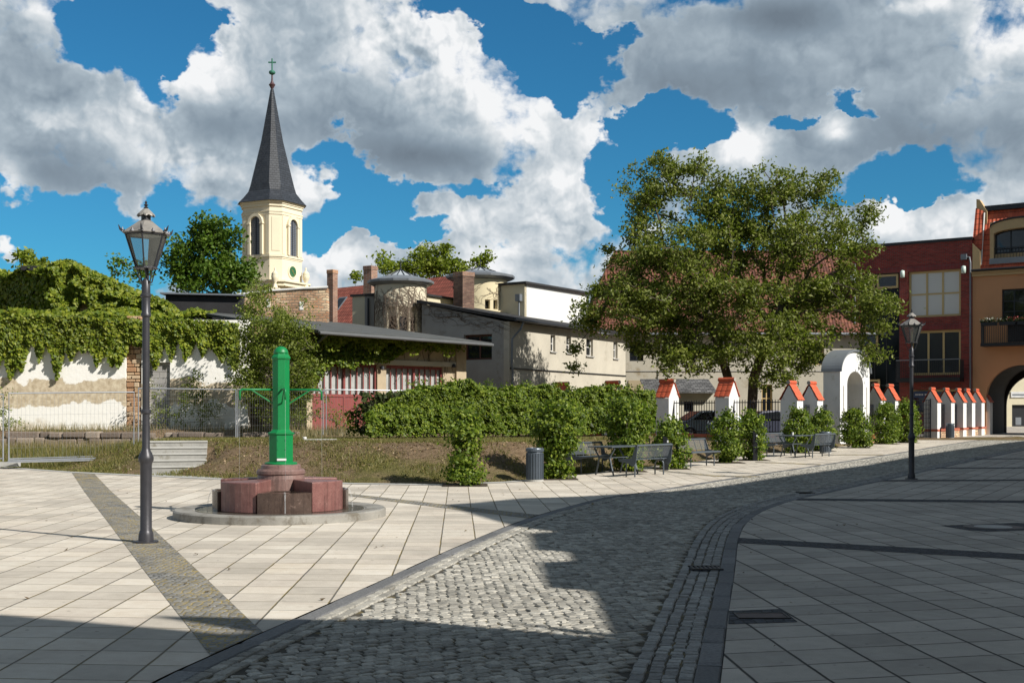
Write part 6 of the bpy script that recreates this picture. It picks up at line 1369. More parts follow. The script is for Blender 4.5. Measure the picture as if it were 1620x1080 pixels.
# ---------------------------------------------------------------- mesh site fence
M_galv = plain('galvanised', (0.42, 0.44, 0.47), .4, .6, var=.1)
def fence_panel(a, b, h, label, za=0, zb=0, lean=0.0):
    a, b = Vector(a), Vector(b); t = thing('mesh_fence_panel', label, 'fence panel', ((a.x+b.x)/2, (a.y+b.y)/2, min(za, zb)), 'galvanised site fence panels'); e = (b-a).normalized(); nrm = Vector((e.y, -e.x))
    def P(u, v): q = a+(b-a)*u+nrm*(lean*v); return Vector((q.x, q.y, za+(zb-za)*u+h*v))
    mb = MB(); mb.tube([P(0, 0), P(0, 1), P(1, 1), P(1, 0)], .024, 8); mb.tube([P(0, .04), P(1, .04)], .02, 6); mb.build('frame', M_galv, t)
    mb = MB(); n = int((b-a).length/.11)
    for k in range(1, n): mb.tube([P(k/n, .03), P(k/n, 1)], .0024, 3, caps=False)
    for v in (.2, .36, .52, .68, .84): mb.tube([P(0, v), P(1, v)], .0024, 3, caps=False)
    mb.build('wire_mesh', M_galv, t)
    mb = MB(); mb.box(a.x-.3, a.x+.3, a.y-.12, a.y+.12, za-.14, za-.01); mb.build('block_foot', M_conc, t)
w = lambda px, Y: Vector(((px-CX)/FOC*Y, Y))
fence_panel(w(-170, 35), w(5, 35.6), 1.98, 'mesh fence panel cut by the left picture edge, beside the leaning one', .30, .30)
fence_panel(w(14, 35.2), w(211.5, 36.6), 2.0, 'leaning mesh fence panel in front of the whitewashed wall, left of the nearer lamp', .30, .36, .12)
fence_panel(w(219, 38.6), w(373, 43.2), 2.08, 'mesh fence panel right behind the nearer lamp and the steps', .44, .50)
fence_panel(w(376, 43.6), w(516, 46.8), 2.05, 'mesh fence panel behind the green pump', .55, .55)
fence_panel(w(511, 44.3), w(640, 45.8), 2.0, 'mesh fence panel running behind the hedge towards the red doors', .60, .60)
a, b = at(13, 729, 34.9), at(152, 725, 35.6); mb = MB(); mb.tube([a, b], .035, 6); mb.tube([a+Vector((0, -.1, -.03)), b+Vector((0, -.1, -.04))], .03, 4); tag(mb.build('fallen_rail', M_galv), 'pale metal rail lying in the grass below the leaning fence panel', 'rail')
q = at(482, 702, 35.4); mb = MB(); mb.lathe([(.05, 0), (.06, .09), (.05, .1)], (q.x, q.y, tz(q.x, q.y)+.02), 10); tag(mb.build('paper_cup', M_white), 'small red and white cup lying on the bank behind the pump', 'cup')
q = at(508, 703, 35.0); mb = MB(); mb.box(q.x-.45, q.x+.45, q.y-.15, q.y+.15, tz(q.x, q.y), tz(q.x, q.y)+.07); tag(mb.build('stone_slab', M_conc, bevel=.02), 'flat pale stone slab on the bank behind the pump', 'slab')

# ---------------------------------------------------------------- parked cars behind the railing
def car(label, loc, rz, col):
    t = thing('parked_car', label, 'car', loc, 'cars parked behind the railing', rz)
    paint = plain('car_paint', col, .25, .2, var=.03, spec=.6); L, W = 4.2, 1.72
    side = [(-2.1, .32), (-2.08, .62), (-1.95, .84), (-1.35, .92), (-.62, 1.38), (.15, 1.44), (1.0, 1.40), (1.72, .98), (2.02, .90), (2.1, .62), (2.08, .32), (1.62, .26), (1.6, .40), (1.45, .56), (1.22, .60), (.98, .54), (.84, .38), (.82, .26), (-.88, .26), (-.9, .40), (-1.05, .56), (-1.28, .60), (-1.5, .54), (-1.64, .38), (-1.66, .28)]
    ins = lambda z: .0 if z < .95 else (z-.95)*.32
    n = len(side); P = [(x, -W/2+ins(z), z) for x, z in side]+[(x, W/2-ins(z), z) for x, z in side]; mb = MB(); mb.add(P, [tuple(range(n)), tuple(range(2*n-1, n-1, -1))]+[(i, i+n, (i+1) % n+n, (i+1) % n) for i in range(n)]); mb.build('body', paint, t, local=True, bevel=.03, seg=3)
    for sg in (-1, 1):
        win = [(-1.12, .98), (-.58, 1.31), (.12, 1.36), (.95, 1.32), (1.45, 1.0)]; mb = MB(); mb.add([(x, sg*(W/2-ins(z)+.006), z) for x, z in win], [tuple(range(5)) if sg < 0 else tuple(range(4, -1, -1))]); mb.build('side_window', M_glass, t, local=True)
    mb = MB(); mb.quad((-1.36, -.66, .95), (-1.36, .66, .95), (-.66, .60, 1.385), (-.66, -.60, 1.385)); mb.build('windscreen', M_glass, t, local=True); mb = MB(); mb.quad((1.75, .66, .99), (1.75, -.66, .99), (1.04, -.60, 1.40), (1.04, .60, 1.40)); mb.build('rear_window', M_glass, t, local=True)
    for x in (-1.27, 1.22):
        for sg in (-1, 1):
            mb = MB(); mb.lathe([(.18, -.1), (.31, -.1), (.33, -.07), (.33, .07), (.31, .1), (.18, .1)], n=22); mb.v = [(a+x, c_+sg*(W/2-.12), b_+.33) for a, b_, c_ in mb.v]; wh = mb.build('wheel', M_bitumen, t, local=True)
            mb = MB(); mb.lathe([(.19, -.105), (.19, .105), (.05, .12)], n=14); mb.v = [(a+x, c_+sg*(W/2-.12), b_+.33) for a, b_, c_ in mb.v]; mb.build('rim', M_galv, wh, local=True)
    mb = MB(); mb.box(-2.105, -2.06, -.75, -.45, .62, .76); mb.build('headlight', M_blind, t, local=True); mb = MB(); mb.box(-2.105, -2.06, .45, .75, .62, .76); mb.build('headlight', M_blind, t, local=True)
    return t
def gz(px, Y): q = at(px, HZ, Y); return (q.x, q.y, tz(q.x, q.y)+.02)
car('silver-blue parked car seen through the railing left of the walnut stem', gz(1118, 60.5), .25, (.30, .36, .42))
car('dark parked car behind the shrubs near the corner pier', gz(1215, 60), .2, (.03, .035, .06))
car('white parked car behind the railing at the right end of the hedge', gz(1022, 62.5), .2, (.62, .64, .68))
# ---------------------------------------------------------------- plants
M_bark = plain('bark', (0.085, 0.068, 0.050), .95, var=.3, scale=5, bump=.02, fine=18)
M_bark2 = plain('bark_pale', (0.20, 0.17, 0.13), .95, var=.3, scale=5, bump=.02, fine=18)
L_walnut = leafmat('walnut_leaf', (.105, .135, .022), (.165, .195, .034), (.26, .275, .07), .40)
L_hedge = leafmat('hornbeam_leaf', (.05, .09, .010), (.125, .185, .016), (.27, .325, .04), .40, stuff_scale=1.6)
L_ivy = leafmat('creeper_leaf', (.08, .125, .010), (.155, .20, .016), (.28, .30, .03), .34)
L_dark = leafmat('lime_leaf', (.055, .11, .012), (.095, .165, .018), (.155, .225, .03), .38)
L_birch = leafmat('birch_leaf', (.11, .145, .022), (.175, .215, .035), (.26, .29, .06), .42)
L_fresh = leafmat('fresh_leaf', (.14, .18, .02), (.21, .26, .03), (.29, .33, .05), .42)
L_inner = leafmat('dark_inner_leaf', (.02, .03, .008), (.035, .05, .012), (.06, .075, .02), .2)  # darker leaf colour for the inside of the hedge

def skeleton(mb, root, tips, r_tip=.012, wob=.12, rmax=.4, expo=.46, sides=6, seg=None, first=None):
    """branches joining every tip to the nearest wood that is nearer the root; thickness follows the number of twigs carried"""
    nodes = [Vector(root)]; par = [-1]
    if first:
        for p in first: nodes.append(Vector(p)); par.append(len(nodes)-2)
    cnt0 = len(nodes); depth = [0.0]
    for i in range(1, cnt0): depth.append(depth[par[i]]+(nodes[i]-nodes[par[i]]).length)
    tips = sorted([Vector(t) for t in tips], key=lambda t: (t-nodes[cnt0-1]).length)
    arr = [tuple(n) for n in nodes]
    for t in tips:
        A = np.array(arr); d = np.linalg.norm(A-np.array(t), axis=1); cost = d+.22*np.array(depth); cost[:max(1, cnt0-2)] += 3; j = int(np.argmin(cost)); a = nodes[j]; D = (t-a).length; n = max(1, int(D/.8)); last = j
        for k in range(1, n+1):
            q = a+(t-a)*(k/n)
            if k < n: q = q+Vector((random.gauss(0, wob), random.gauss(0, wob), random.gauss(0, wob)+.10*math.sin(math.pi*k/n)*min(D, 2)))
            nodes.append(q); arr.append(tuple(q)); par.append(last); depth.append(depth[last]+(q-nodes[last]).length); last = len(nodes)-1
    cnt = [0]*len(nodes); 
    haschild = [False]*len(nodes)
    for i in range(1, len(nodes)): haschild[par[i]] = True
    for i in range(len(nodes)-1, 0, -1):
        if not haschild[i]: cnt[i] += 1
        cnt[par[i]] += cnt[i]
    rad = [min(rmax, r_tip*max(1, c)**expo) for c in cnt]
    for i in range(1, len(nodes)):
        p = par[i]; r1 = rad[i]; r0 = min(rad[p], r1*1.35) if p >= cnt0 else min(rad[p], r1*1.6); mb.tube([nodes[p], nodes[i]], [r0, r1], sides if r1 > .03 else 4, caps=False)
    return nodes, rad
def clumps(ells, spacing, shell=.45):
    """points scattered through a union of ellipsoids, denser towards the outside"""
    out = []
    for (c, r) in ells:
        vol = 4.19*r[0]*r[1]*r[2]; n = int(vol/spacing**3)+4
        for _ in range(n):
            v = Vector((random.gauss(0, 1), random.gauss(0, 1), random.gauss(0, 1))).normalized(); k = random.random()**shell; out.append(Vector((c[0]+v.x*r[0]*k, c[1]+v.y*r[1]*k, c[2]+v.z*r[2]*k)))
    return out
def foliage(tips, per, rad, flat=.65):
    C = []
    for t in tips:
        n = int(per*random.uniform(.6, 1.3)); r = rad*random.uniform(.7, 1.25); p = RNG.normal(size=(n, 3))*r*.5; p[:, 2] *= flat; C.append(p+np.array(t))
    return np.concatenate(C)
def tree(name, label, cat, px_ells, Y, base_px, leafm, size, spacing, per, rad, r_tip=.012, rmax=.3, bark=M_bark, group=None, depth=.85, first=None, zbase=None, shell=.45, wob=.12):
    ells = []
    for e in px_ells:
        x, y, rx, ry = e[:4]; dy = e[4] if len(e) > 4 else 0; c = at(x, y, Y+dy); k = (Y+dy)/FOC; ells.append(((c.x, c.y, c.z), (rx*k, rx*k*depth, ry*k)))
    b = at(base_px, HZ, Y); zb = tz(b.x, b.y) if zbase is None else zbase; t = thing(name, label, cat, (b.x, b.y, zb), group)
    tips = clumps(ells, spacing, shell); mb = MB(); root = (b.x, b.y, zb-.2); fs = [tuple(at(x, y, Y+d)) for x, y, d in first] if first else None
    skeleton(mb, root, tips, r_tip, wob, rmax, first=fs); mb.build('trunk', bark, t)
    leaves('crown', foliage(tips, per, rad), size, leafm, t); return t
random.seed(21)
# the walnut behind the railing: two stems, wide open crown
WY = 57.0
W_ELL = [(1035, 305, 62, 58), (1085, 268, 45, 32), (1120, 330, 70, 60), (1215, 305, 75, 38), (1285, 300, 48, 36), (1010, 395, 62, 55), (965, 455, 42, 40), (1090, 410, 80, 60, -1.5), (1180, 380, 80, 60, 1), (1270, 380, 80, 55, -1), (1340, 400, 46, 40), (1000, 485, 85, 45, -1), (930, 515, 30, 22), (1080, 500, 80, 50, 1.5), (1170, 480, 80, 60, -2), (1265, 470, 80, 55, 1), (1350, 460, 50, 40, 0), (1095, 562, 76, 34, -1.5), (1215, 600, 36, 14, -2), (1205, 545, 72, 42, -2), (1275, 545, 62, 38, -1), (1375, 490, 38, 55, -2), (1385, 540, 32, 32, -2), (1370, 350, 26, 22), (1040, 545, 45, 35, -1), (912, 560, 14, 28, 1)]
W_ell3 = []
wt = thing('walnut_tree', 'large spreading walnut tree with open olive-green crown behind the railing', 'tree', tuple(at(1188, HZ, WY))[:2]+(.45,))
for e in W_ELL:
    dy = e[4] if len(e) > 4 else 0; c = at(e[0], e[1], WY+dy); k = WY/FOC; W_ell3.append(((c.x, c.y, c.z), (e[2]*k, e[2]*k*1.15, e[3]*k)))
wt_tips = clumps(W_ell3, .92, .5)
sA = [t for t in wt_tips if t.x < at(1135, 0, WY).x]; sB = [t for t in wt_tips if t.x >= at(1135, 0, WY).x]
mb = MB(); A = lambda px, py, d=0: tuple(at(px, py, WY+d))
skeleton(mb, A(1160, 690), sA, .021, .16, .22, .47, 7, first=[A(1152, 600, .2), A(1139, 555, .3), A(1125, 510, 0), A(1105, 470, 0)])
skeleton(mb, A(1186, 692), sB, .021, .16, .38, .47, 8, first=[A(1190, 640), A(1192, 600, 0), A(1205, 560, -.3), A(1225, 515, -.3), A(1240, 480, 0)])
mb.build('trunk', M_bark, wt)
leaves('crown', foliage(wt_tips, 92, .53, .7), .17, L_walnut, wt, aspect=.55, spread=.9)
print('walnut tips', len(wt_tips))

# trees beyond the roofs
tree('lime_tree', 'dense dark green tree left of the church tower', 'tree', [(335, 370, 50, 36), (300, 410, 42, 40), (355, 420, 50, 45), (385, 440, 34, 35), (285, 440, 30, 26), (325, 440, 45, 30)], 105, 335, L_dark, .32, 1.35, 95, 1.0, .02, .4, zbase=1, shell=.5)
tree('lime_tree', 'smaller ragged tree seen behind the nearer lamp post', 'tree', [(190, 425, 22, 18), (215, 440, 22, 24), (232, 420, 16, 22)], 100, 212, L_dark, .30, 1.5, 40, .8, .02, .3, zbase=1)
tree('plane_tree', 'light green tree top rising behind the tiled house and round towers', 'tree', [(685, 415, 48, 20), (640, 425, 34, 14), (725, 425, 38, 14), (690, 398, 24, 12), (605, 412, 10, 8), (760, 415, 12, 6), (770, 408, 5, 8)], 110, 685, L_fresh, .30, 1.0, 60, .8, .02, .35, zbase=2)
tree('distant_tree', 'small tree top above the creeper-covered wall at the far left', 'tree', [(42, 412, 16, 9), (40, 404, 8, 5), (60, 415, 8, 5)], 90, 42, L_fresh, .28, 1.1, 50, .6, .015, .2, zbase=2)
tree('distant_tree', 'tiny tree top between the two chimneys', 'tree', [(563, 437, 6, 6)], 110, 563, L_fresh, .3, 1.0, 40, .6, .015, .2, zbase=2)
# young birch and saplings near the workshop
tree('young_birch', 'leafy multi-stemmed young tree left of the green pump in front of the workshop', 'tree', [(430, 540, 55, 42), (405, 590, 45, 45), (470, 580, 36, 52), (400, 500, 26, 22), (455, 510, 40, 20), (430, 640, 50, 26), (480, 620, 22, 40), (410, 470, 22, 22), (392, 540, 22, 36)], 48.3, 440, L_birch, .09, .46, 64, .36, .008, .07, M_bark2, first=[(438, 640, 0), (436, 600, 0)])
tree('young_birch', 'thin light birch tip rising in front of the rough brick wall', 'tree', [(410, 455, 24, 12), (395, 490, 20, 22), (420, 480, 20, 22), (486, 478, 10, 16), (455, 500, 20, 10), (440, 490, 12, 14)], 58, 410, L_birch, .10, .55, 26, .40, .008, .05, M_bark2, group=None, zbase=1.04)
tree('sapling', 'small birch sapling against the whitewashed wall behind the steps', 'sapling', [(308, 600, 16, 22), (300, 632, 22, 22), (325, 650, 26, 26), (285, 655, 14, 20), (320, 620, 18, 18)], 49.9, 310, L_birch, .085, .42, 30, .32, .006, .03, M_bark2)
tree('sapling', 'low leafy sapling at the foot of the wall directly behind the nearer lamp', 'sapling', [(245, 640, 14, 26), (258, 660, 16, 18), (238, 612, 8, 12)], 49.9, 246, L_birch, .08, .42, 22, .32, .006, .03, M_bark2)
tree('sapling', 'small weedy sapling at the left picture edge beyond the fence', 'sapling', [(2, 620, 8, 14), (20, 668, 26, 10), (0, 655, 14, 14)], 49.9, 6, L_birch, .08, .42, 24, .3, .006, .03, M_bark2)
tree('bush', 'sparse bush with pale stems between pump and hedge below the red doors', 'bush', [(505, 650, 24, 22), (540, 665, 22, 20), (470, 665, 20, 14)], 47.5, 510, L_birch, .08, .42, 22, .34, .006, .03, M_bark2)

# creepers: leaves laid over walls
def creeper(name, label, poly_px, Y, n, size, mat, thick=.28, frame=None, parent_label='creeper', droop=.7, lift=.06, bulge=0.0):
    poly = poly_px; xs = [p[0] for p in poly]; ys = [p[1] for p in poly]; X = RNG.uniform(min(xs), max(xs), n*3); Yp = RNG.uniform(min(ys), max(ys), n*3); k = in_poly(X, Yp, poly); X, Yp = X[k][:n], Yp[k][:n]
    if frame is None:
        px = (X-CX)/FOC*Y; pz = EYE+(HZ-Yp)/FOC*Y; nf = __import__('mathutils').noise; nz = np.array([.5+.9*nf.noise(Vector((a_*1.6, 0, b_*1.6)))+.5*nf.noise(Vector((a_*4, 3, b_*4))) for a_, b_ in zip(px, pz)])
        C = np.stack([px, Y-lift-RNG.random(len(px))*thick*(.35+nz)-bulge*nz, pz], 1); nrm = np.tile(np.array([.55, -.85, .5]), (len(px), 1))
    else:
        s = []; 
        C = []
        for a, b in zip(X, Yp):
            sc, z = frame.px(a, b, .05); C.append(frame.p(sc, lift+random.random()*thick, z))
        C = np.array(C); nrm = np.tile(np.array([frame.n.x, frame.n.y, .55]), (len(C), 1))
    return leaves('leaves', C, size, mat, None, nrm, .55, aspect=.9, droop=droop)
DRIP = [(-110, 492), (0, 506), (60, 497), (120, 500), (180, 505), (240, 508), (300, 506), (350, 508), (378, 512), (380, 560), (372, 590), (362, 560), (353, 574), (341, 556), (330, 549), (321, 565), (312, 538), (305, 553), (294, 571), (287, 545), (281, 537), (277, 560), (271, 574), (264, 548), (259, 550), (254, 575), (247, 586), (240, 570), (236, 548), (218, 548), (207, 542), (203, 560), (196, 574), (189, 582), (184, 570), (178, 580), (171, 566), (167, 560), (160, 574), (154, 582), (148, 562), (142, 550), (138, 556), (133, 560), (127, 552), (121, 560), (114, 573), (108, 558), (104, 544), (101, 570), (98, 590), (93, 603), (87, 585), (84, 562), (75, 545), (70, 562), (65, 576), (59, 560), (53, 538), (46, 556), (42, 575), (36, 590), (29, 576), (25, 590), (19, 601), (12, 585), (9, 560), (4, 572), (-4, 584), (-20, 560), (-110, 560)]
cr = thing('creeper', 'curtain of green creeper hanging in long tongues over the whitewashed wall', 'creeper', (-18, 50.8, 3.5))
o = creeper('creeper', '', DRIP, 51, 12000, .145, L_ivy, .2, bulge=.05); put(o, cr); o.name = 'leaves'
mb = MB(); random.seed(2)
for k in range(60):
    px = random.uniform(-60, 375); a = at(px, random.uniform(503, 512), 50.93); b = at(px+random.uniform(-6, 6), random.uniform(530, 560), 50.95); mb.tube([a, (a+b)/2+Vector((random.uniform(-.08, .08), 0, 0)), b], .012, 4, caps=False)
mb.build('stems', M_bark, cr)
UP = [(84, 420), (108, 411), (122, 416), (136, 430), (170, 444), (200, 458), (228, 466), (250, 470), (268, 478), (284, 490), (284, 500), (270, 506), (252, 498), (238, 500), (225, 505), (215, 500), (212, 488), (195, 484), (180, 496), (165, 492), (150, 494), (142, 482), (132, 478), (125, 492), (115, 508), (84, 508)]
cr = thing('creeper', 'thick green creeper spilling over the higher brick wall on the left', 'creeper', (-18, 57, 5))
o = creeper('creeper', '', UP, 57.2, 9000, .18, L_ivy, .42, bulge=.2); put(o, cr)
top = [(-60, 424), (-60, 432), (0, 428), (20, 420), (60, 424), (90, 420), (120, 412), (140, 428), (200, 456), (235, 468), (282, 490), (288, 500), (230, 478), (190, 466), (130, 440), (84, 430), (40, 436), (-60, 440)]
o = creeper('creeper', '', [(80, 422), (108, 410), (140, 424), (200, 452), (240, 466), (288, 494), (286, 502), (200, 470), (120, 432), (84, 434)], 57.0, 2500, .20, L_ivy, .55, bulge=.2, lift=-.45); put(o, cr)
f3 = Frame((at(84, HZ, 57.2).x, 57.2), (.74, -.67)); cr = thing('creeper', 'dark shaded creeper on the recessed wall at the far left', 'creeper', (-24, 60, 5))
n = 7000; S = RNG.uniform(-11, .1, n); Z = RNG.uniform(5.3, 8.55, n); C = np.array([f3.p(s, .05+random.random()*.35, z) for s, z in zip(S, Z)]); o = leaves('leaves', C, .20, L_ivy, cr, np.tile(np.array([f3.n.x, f3.n.y, .3]), (n, 1)), .5, .9, droop=.7)
n = 2600; S = RNG.uniform(-11, .1, n); C = np.array([f3.p(s, -.5+random.random()*.95, 8.5+.35*random.random()+.18*math.sin(s*2)) for s in S]); o = leaves('crest_leaves', C, .20, L_ivy, cr, np.tile(np.array([0, -.3, 1.0]), (n, 1)), .6, .9)
# band of creeper along the wall top between the two, and under the workshop eaves
cr = thing('creeper', 'band of creeper along the ledge between the two old walls', 'creeper', (-19, 56, 5.8))
n = 7600; X = RNG.uniform(-26, -14.0, n); Yc_ = RNG.uniform(50.8, 57.0, n); C = np.stack([X, Yc_, 5.65+(Yc_-51)*.10+.18*np.sin(X*1.7)+.1*np.sin(X*4.1+Yc_)+RNG.random(n)*.3], 1); leaves('leaves', C, .20, L_ivy, cr, np.tile(np.array([.1, -.5, 1.0]), (n, 1)), .6, .9)
wf = Frame((-8.42, 50), (.72, .695)); cr = thing('ivy', 'ivy hanging under the workshop eaves over the red doors', 'ivy', (-7, 51, 4.5))
n = 5200; S = RNG.uniform(-1.3, 8.4, n)**1; dens = np.interp(S, [-1.3, 2, 4.2, 5.5, 8.4], [1, 1, .8, .25, .15]); kk = RNG.random(n) < dens; S = S[kk]; low = np.interp(S, [-1.3, 0, 1.0, 2.0, 2.4, 3.9, 4.3, 5, 8.4], [2.2, 2.7, 3.85, 3.55, 3.85, 3.95, 4.2, 4.5, 4.6])
Z = low+(5.0-low)*RNG.random(len(S)); C = np.array([wf.p(s, .08+random.random()*.35, z) for s, z in zip(S, Z)]); leaves('leaves', C, .13, L_hedge, cr, np.tile(np.array([wf.n.x, wf.n.y, .5]), (len(S), 1)), .55, .9, droop=.7)
n = 1500; S = RNG.uniform(.0, 7.2, n); C = np.array([wf.p(s, .80+random.random()*.2, 4.98-.45*random.random()**2.2*(1+.6*math.sin(s*3))) for s in S]); leaves('eaves_leaves', C, .12, L_fresh, cr, np.tile(np.array([wf.n.x, wf.n.y, .5]), (n, 1)), .6, .9, droop=.7)
mb = MB(); random.seed(6)
for k in range(26):
    s = random.uniform(-1, 8.3); z = 4.9; P = [Vector(wf.p(s, .05, z))]
    for j in range(4): s += random.uniform(-.25, .25); z -= random.uniform(.15, .5); P.append(Vector(wf.p(s, .04, z)))
    mb.tube(P, .012, 4, caps=False)
mb.build('stems', M_bark, cr)
# bare stems on the towers and the annex gable
THICK = .55
def bare(label, pt, n, ln, parent_loc):
    t = thing('bare_creeper', label, 'creeper', parent_loc); mb = MB()
    for k in range(n):
        u, v = random.random(), random.random()*.3; P = []; a = random.choice((-1, 1))*abs(random.gauss(.3, .5))
        for j in range(9): P.append(Vector(pt(u, v))); a += random.gauss(0, .7); u += math.sin(a)*ln*.6; v += ln*(.08+.55*abs(math.cos(a))); 
        mb.tube(P, [(.022-.0018*j)*THICK for j in range(9)], 4, caps=False)
    mb.build('stems', plain('stem', (.16, .12, .09), .9), t)
tc_ = at(634, 446, 66); r_ = 82/2/FOC*66+.03
bare('web of bare creeper stems over the nearer round tower', lambda u, v: (tc_.x+r_*math.cos(-3.0+u*2.8), tc_.y+r_*math.sin(-3.0+u*2.8), 8.7-min(v, 1)*4.3), 130, .13, (tc_.x, tc_.y-r_, 5))
tc2 = at(760, 438, 72); r2 = 84/2/FOC*72+.03
bare('few bare creeper stems below the cap of the farther round tower', lambda u, v: (tc2.x+r2*math.cos(-2.0+u*1.9), tc2.y+r2*math.sin(-2.0+u*1.9), 9.55-min(v, 1)*2.4), 22, .10, (tc2.x, tc2.y-r2, 8))
gcor = Vector((-.13, 62)); gn = Vector((12, -7.1)).normalized(); gfr = Frame(gcor, gn)
bare('dark bare creeper stems hanging from the top of the grey gable', lambda u, v: gfr.p(-5.4+5.0*u, .03, 7.65-1.1*u-min(v, 1)*1.6), 46, .07, (-3, 63.5, 6))

# clipped hedge and the loose shrubs in front of it
def stems(mb, x, y, z, h, r, n):
    for k in range(n):
        a = random.uniform(0, 6.28); mb.tube([(x+random.uniform(-.05, .05), y+random.uniform(-.05, .05), z-.05), (x+math.cos(a)*r*.4, y+math.sin(a)*r*.4, z+h*.5), (x+math.cos(a)*r*.7, y+math.sin(a)*r*.7, z+h*.9)], [.02, .013, .005], 5, caps=False)
def hedge():
    A, B = Vector(((575-CX)/FOC*37.2, 37.2)), Vector(((1012-CX)/FOC*44.5, 44.5)); e = (B-A).normalized(); nn = Vector((e.y, -e.x)); L = (B-A).length; t = thing('hedge', 'long clipped hornbeam hedge along the top of the bank', 'hedge', ((A.x+B.x)/2, (A.y+B.y)/2, .9))
    n = 66000; S = RNG.uniform(-.3, L+.2, n); H = 1.68-.1*S/L+.10*np.sin(S*2.1)+.08*np.sin(S*5.3+1)+.06*np.sin(S*11); v = RNG.random(n); face = RNG.random(n); W = .62
    d = np.where(face < .55, W*(1-.25*RNG.random(n)**1.5), np.where(face < .80, RNG.uniform(-W, W, n), -W*(1-.2*RNG.random(n)))); z = np.where((face >= .55) & (face < .80), H*(1-.12*RNG.random(n)**1.5), H*v**.85)
    from_n = __import__('mathutils').noise; lump = np.array([from_n.noise(Vector((a_*1.9, b_*2.1, c_*1.2)))*.20+from_n.noise(Vector((a_*5.1, b_*5.3, c_*3)))*.13 for a_, b_, c_ in zip(S, z, d)]); d = d+lump*np.sign(d); z = z+.5*lump*(z > 1.2); z = np.maximum(z, .10+.10*RNG.random(n))
    taper = np.clip(.42+.58*(S+.4)/2.6, .3, 1); keep = (z < H*taper+.1) & ~((z < .22) & (RNG.random(n) < .7)); S, d, z = S[keep], d[keep], z[keep]
    X = A.x+e.x*S+nn.x*d; Y = A.y+e.y*S+nn.y*d; Z0 = np.array([tz(x, y) for x, y in zip(A.x+e.x*S[::50], A.y+e.y*S[::50])]).mean(); C = np.stack([X, Y, .90+z-.02*S/L*0], 1)
    nr = np.stack([nn.x*np.sign(d), nn.y*np.sign(d), np.full(len(d), .9)], 1); leaves('foliage', C, .098, L_hedge, t, nr, .7, aspect=.72, droop=.3)
    sh_ = [Vector((A.x+e.x*s_+nn.x*random.uniform(-.5, .7), A.y+e.y*s_+nn.y*random.uniform(-.5, .7), .9+1.62+random.uniform(.0, .24))) for s_ in [random.uniform(1.8, L) for _ in range(95)]]; leaves('shoots', foliage(sh_, 12, .14, .9), .085, L_hedge, t)
    n = 7000; S = RNG.uniform(0, L, n); C = np.stack([A.x+e.x*S+nn.x*RNG.normal(size=n)*.3, A.y+e.y*S+nn.y*RNG.normal(size=n)*.3, .9+RNG.uniform(.2, 1.45, n)], 1); leaves('inner_foliage', C, .16, L_inner, t)
    mb = MB()
    for k in range(34): s = .2+k*(L-.3)/33; q = A+e*s; stems(mb, q.x, q.y, .85, 1.4, .35, 3)
    mb.build('stems', M_bark, t)
hedge()
M_pit = plain('pit_soil', (.06, .042, .028), .95, var=.4, scale=9, bump=.02)
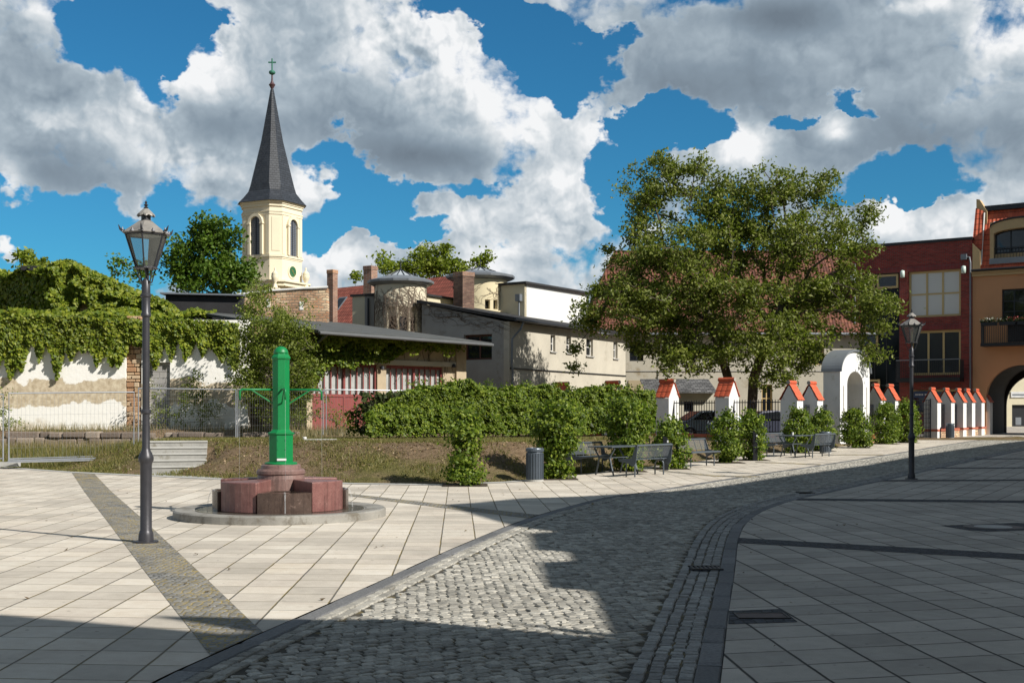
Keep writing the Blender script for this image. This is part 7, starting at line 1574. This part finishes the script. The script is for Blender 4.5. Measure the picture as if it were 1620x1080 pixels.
def shrub(px, ybase, ytop, wpx, label, prof=None, Y=None, leafsize=.088, dens=1.0):
    b = gp(px, ybase) if Y is None else at(px, HZ, Y); Yd = b.y; z0 = g(Yd) if Y is None else tz(b.x, b.y); k = Yd/FOC; H = EYE+(HZ-ytop)*k-z0; W = wpx*k/2*.80; t = thing('shrub', label, 'shrub', (b.x, b.y, z0), 'hornbeam shrubs in front of the hedge')
    prof = prof or [(0, .55), (.12, .95), (.3, 1.0), (.55, .9), (.8, .7), (1, .25)]
    tips = []; shoots = []
    n = int(84*dens*(H/1.8)*max(.6, W/.5)**1.6)
    for _ in range(n):
        v = random.random(); r = np.interp(v, [p[0] for p in prof], [p[1] for p in prof])*W*(.35+.65*random.random()**.5)*random.uniform(.8, 1.12); a = random.uniform(0, 6.28); tips.append(Vector((b.x+r*math.cos(a), b.y+r*math.sin(a), z0+.08+v*(H-.12))))
    for _ in range(int(n*.22)):                       # stray shoots
        v = random.uniform(.25, 1.05); a = random.uniform(0, 6.28); r = W*random.uniform(.9, 1.35)*np.interp(v, [p[0] for p in prof], [p[1] for p in prof]); shoots.append(Vector((b.x+r*math.cos(a), b.y+r*math.sin(a), z0+.1+v*H)))
    S_ = .55; pit = [Vector((b.x-S_*.9, b.y-S_)), Vector((b.x+S_, b.y-S_*.9)), Vector((b.x+S_*.9, b.y+S_)), Vector((b.x-S_, b.y+S_*.9))]; sheet('planting_pit', pit, .012, M_pit)
    mb = MB(); skeleton(mb, (b.x, b.y, z0-.05), tips+shoots, .004, .03, .03, .5, 5, first=[(b.x, b.y, z0+H*.3), (b.x, b.y, z0+H*.7)]); mb.build('stem', M_bark, t)
    C = np.concatenate([foliage(tips, 48, .22, .62), foliage(shoots, 11, .15, .9)]); C[:, 2] = np.maximum(C[:, 2], z0+.03); nr = np.stack([(C[:, 0]-b.x), (C[:, 1]-b.y), np.full(len(C), .55)], 1); nr[:, :2] /= (np.linalg.norm(nr[:, :2], axis=1, keepdims=True)+.05); leaves('foliage', C, leafsize, L_hedge, t, nr, .7, aspect=.72, droop=.25)
shrub(735, 767, 646, 78, 'narrow leafy shrub standing alone in the paving left of the litter bin', [(0, .8), (.12, 1.0), (.22, .75), (.4, .62), (.6, .72), (.8, .62), (1, .3)])
shrub(880, 757, 636, 96, 'tall broad shrub directly right of the litter bin', [(0, .5), (.15, .62), (.4, .60), (.55, .85), (.75, 1.0), (.9, .8), (1, .4)])
shrub(992, 745, 632, 92, 'tall shrub behind the nearer picnic table', [(0, .45), (.25, .55), (.45, .8), (.7, 1), (.9, .8), (1, .4)])
shrub(1060, 741, 668, 78, 'low round shrub right of the nearer picnic table')
shrub(1150, 731.5, 652, 60, 'shrub on a thin stem right of the single bench', [(0, .2), (.1, .7), (.3, 1), (.6, .95), (.85, .6), (1, .2)])
shrub(1190, 727.5, 650, 54, 'slim shrub behind the black bollard light')
shrub(1262, 716, 648, 62, 'wide shrub behind the farther picnic table')
shrub(1298, 713, 650, 54, 'shrub below the left side of the arched portal')
shrub(1354, 708, 648, 62, 'shrub in front of the arched portal opening')
shrub(1402, 702, 640, 52, 'shrub right of the arched portal, beside the lamp-side shrub')
shrub(1434, 700, 636, 50, 'shrub just behind the farther lamp post')
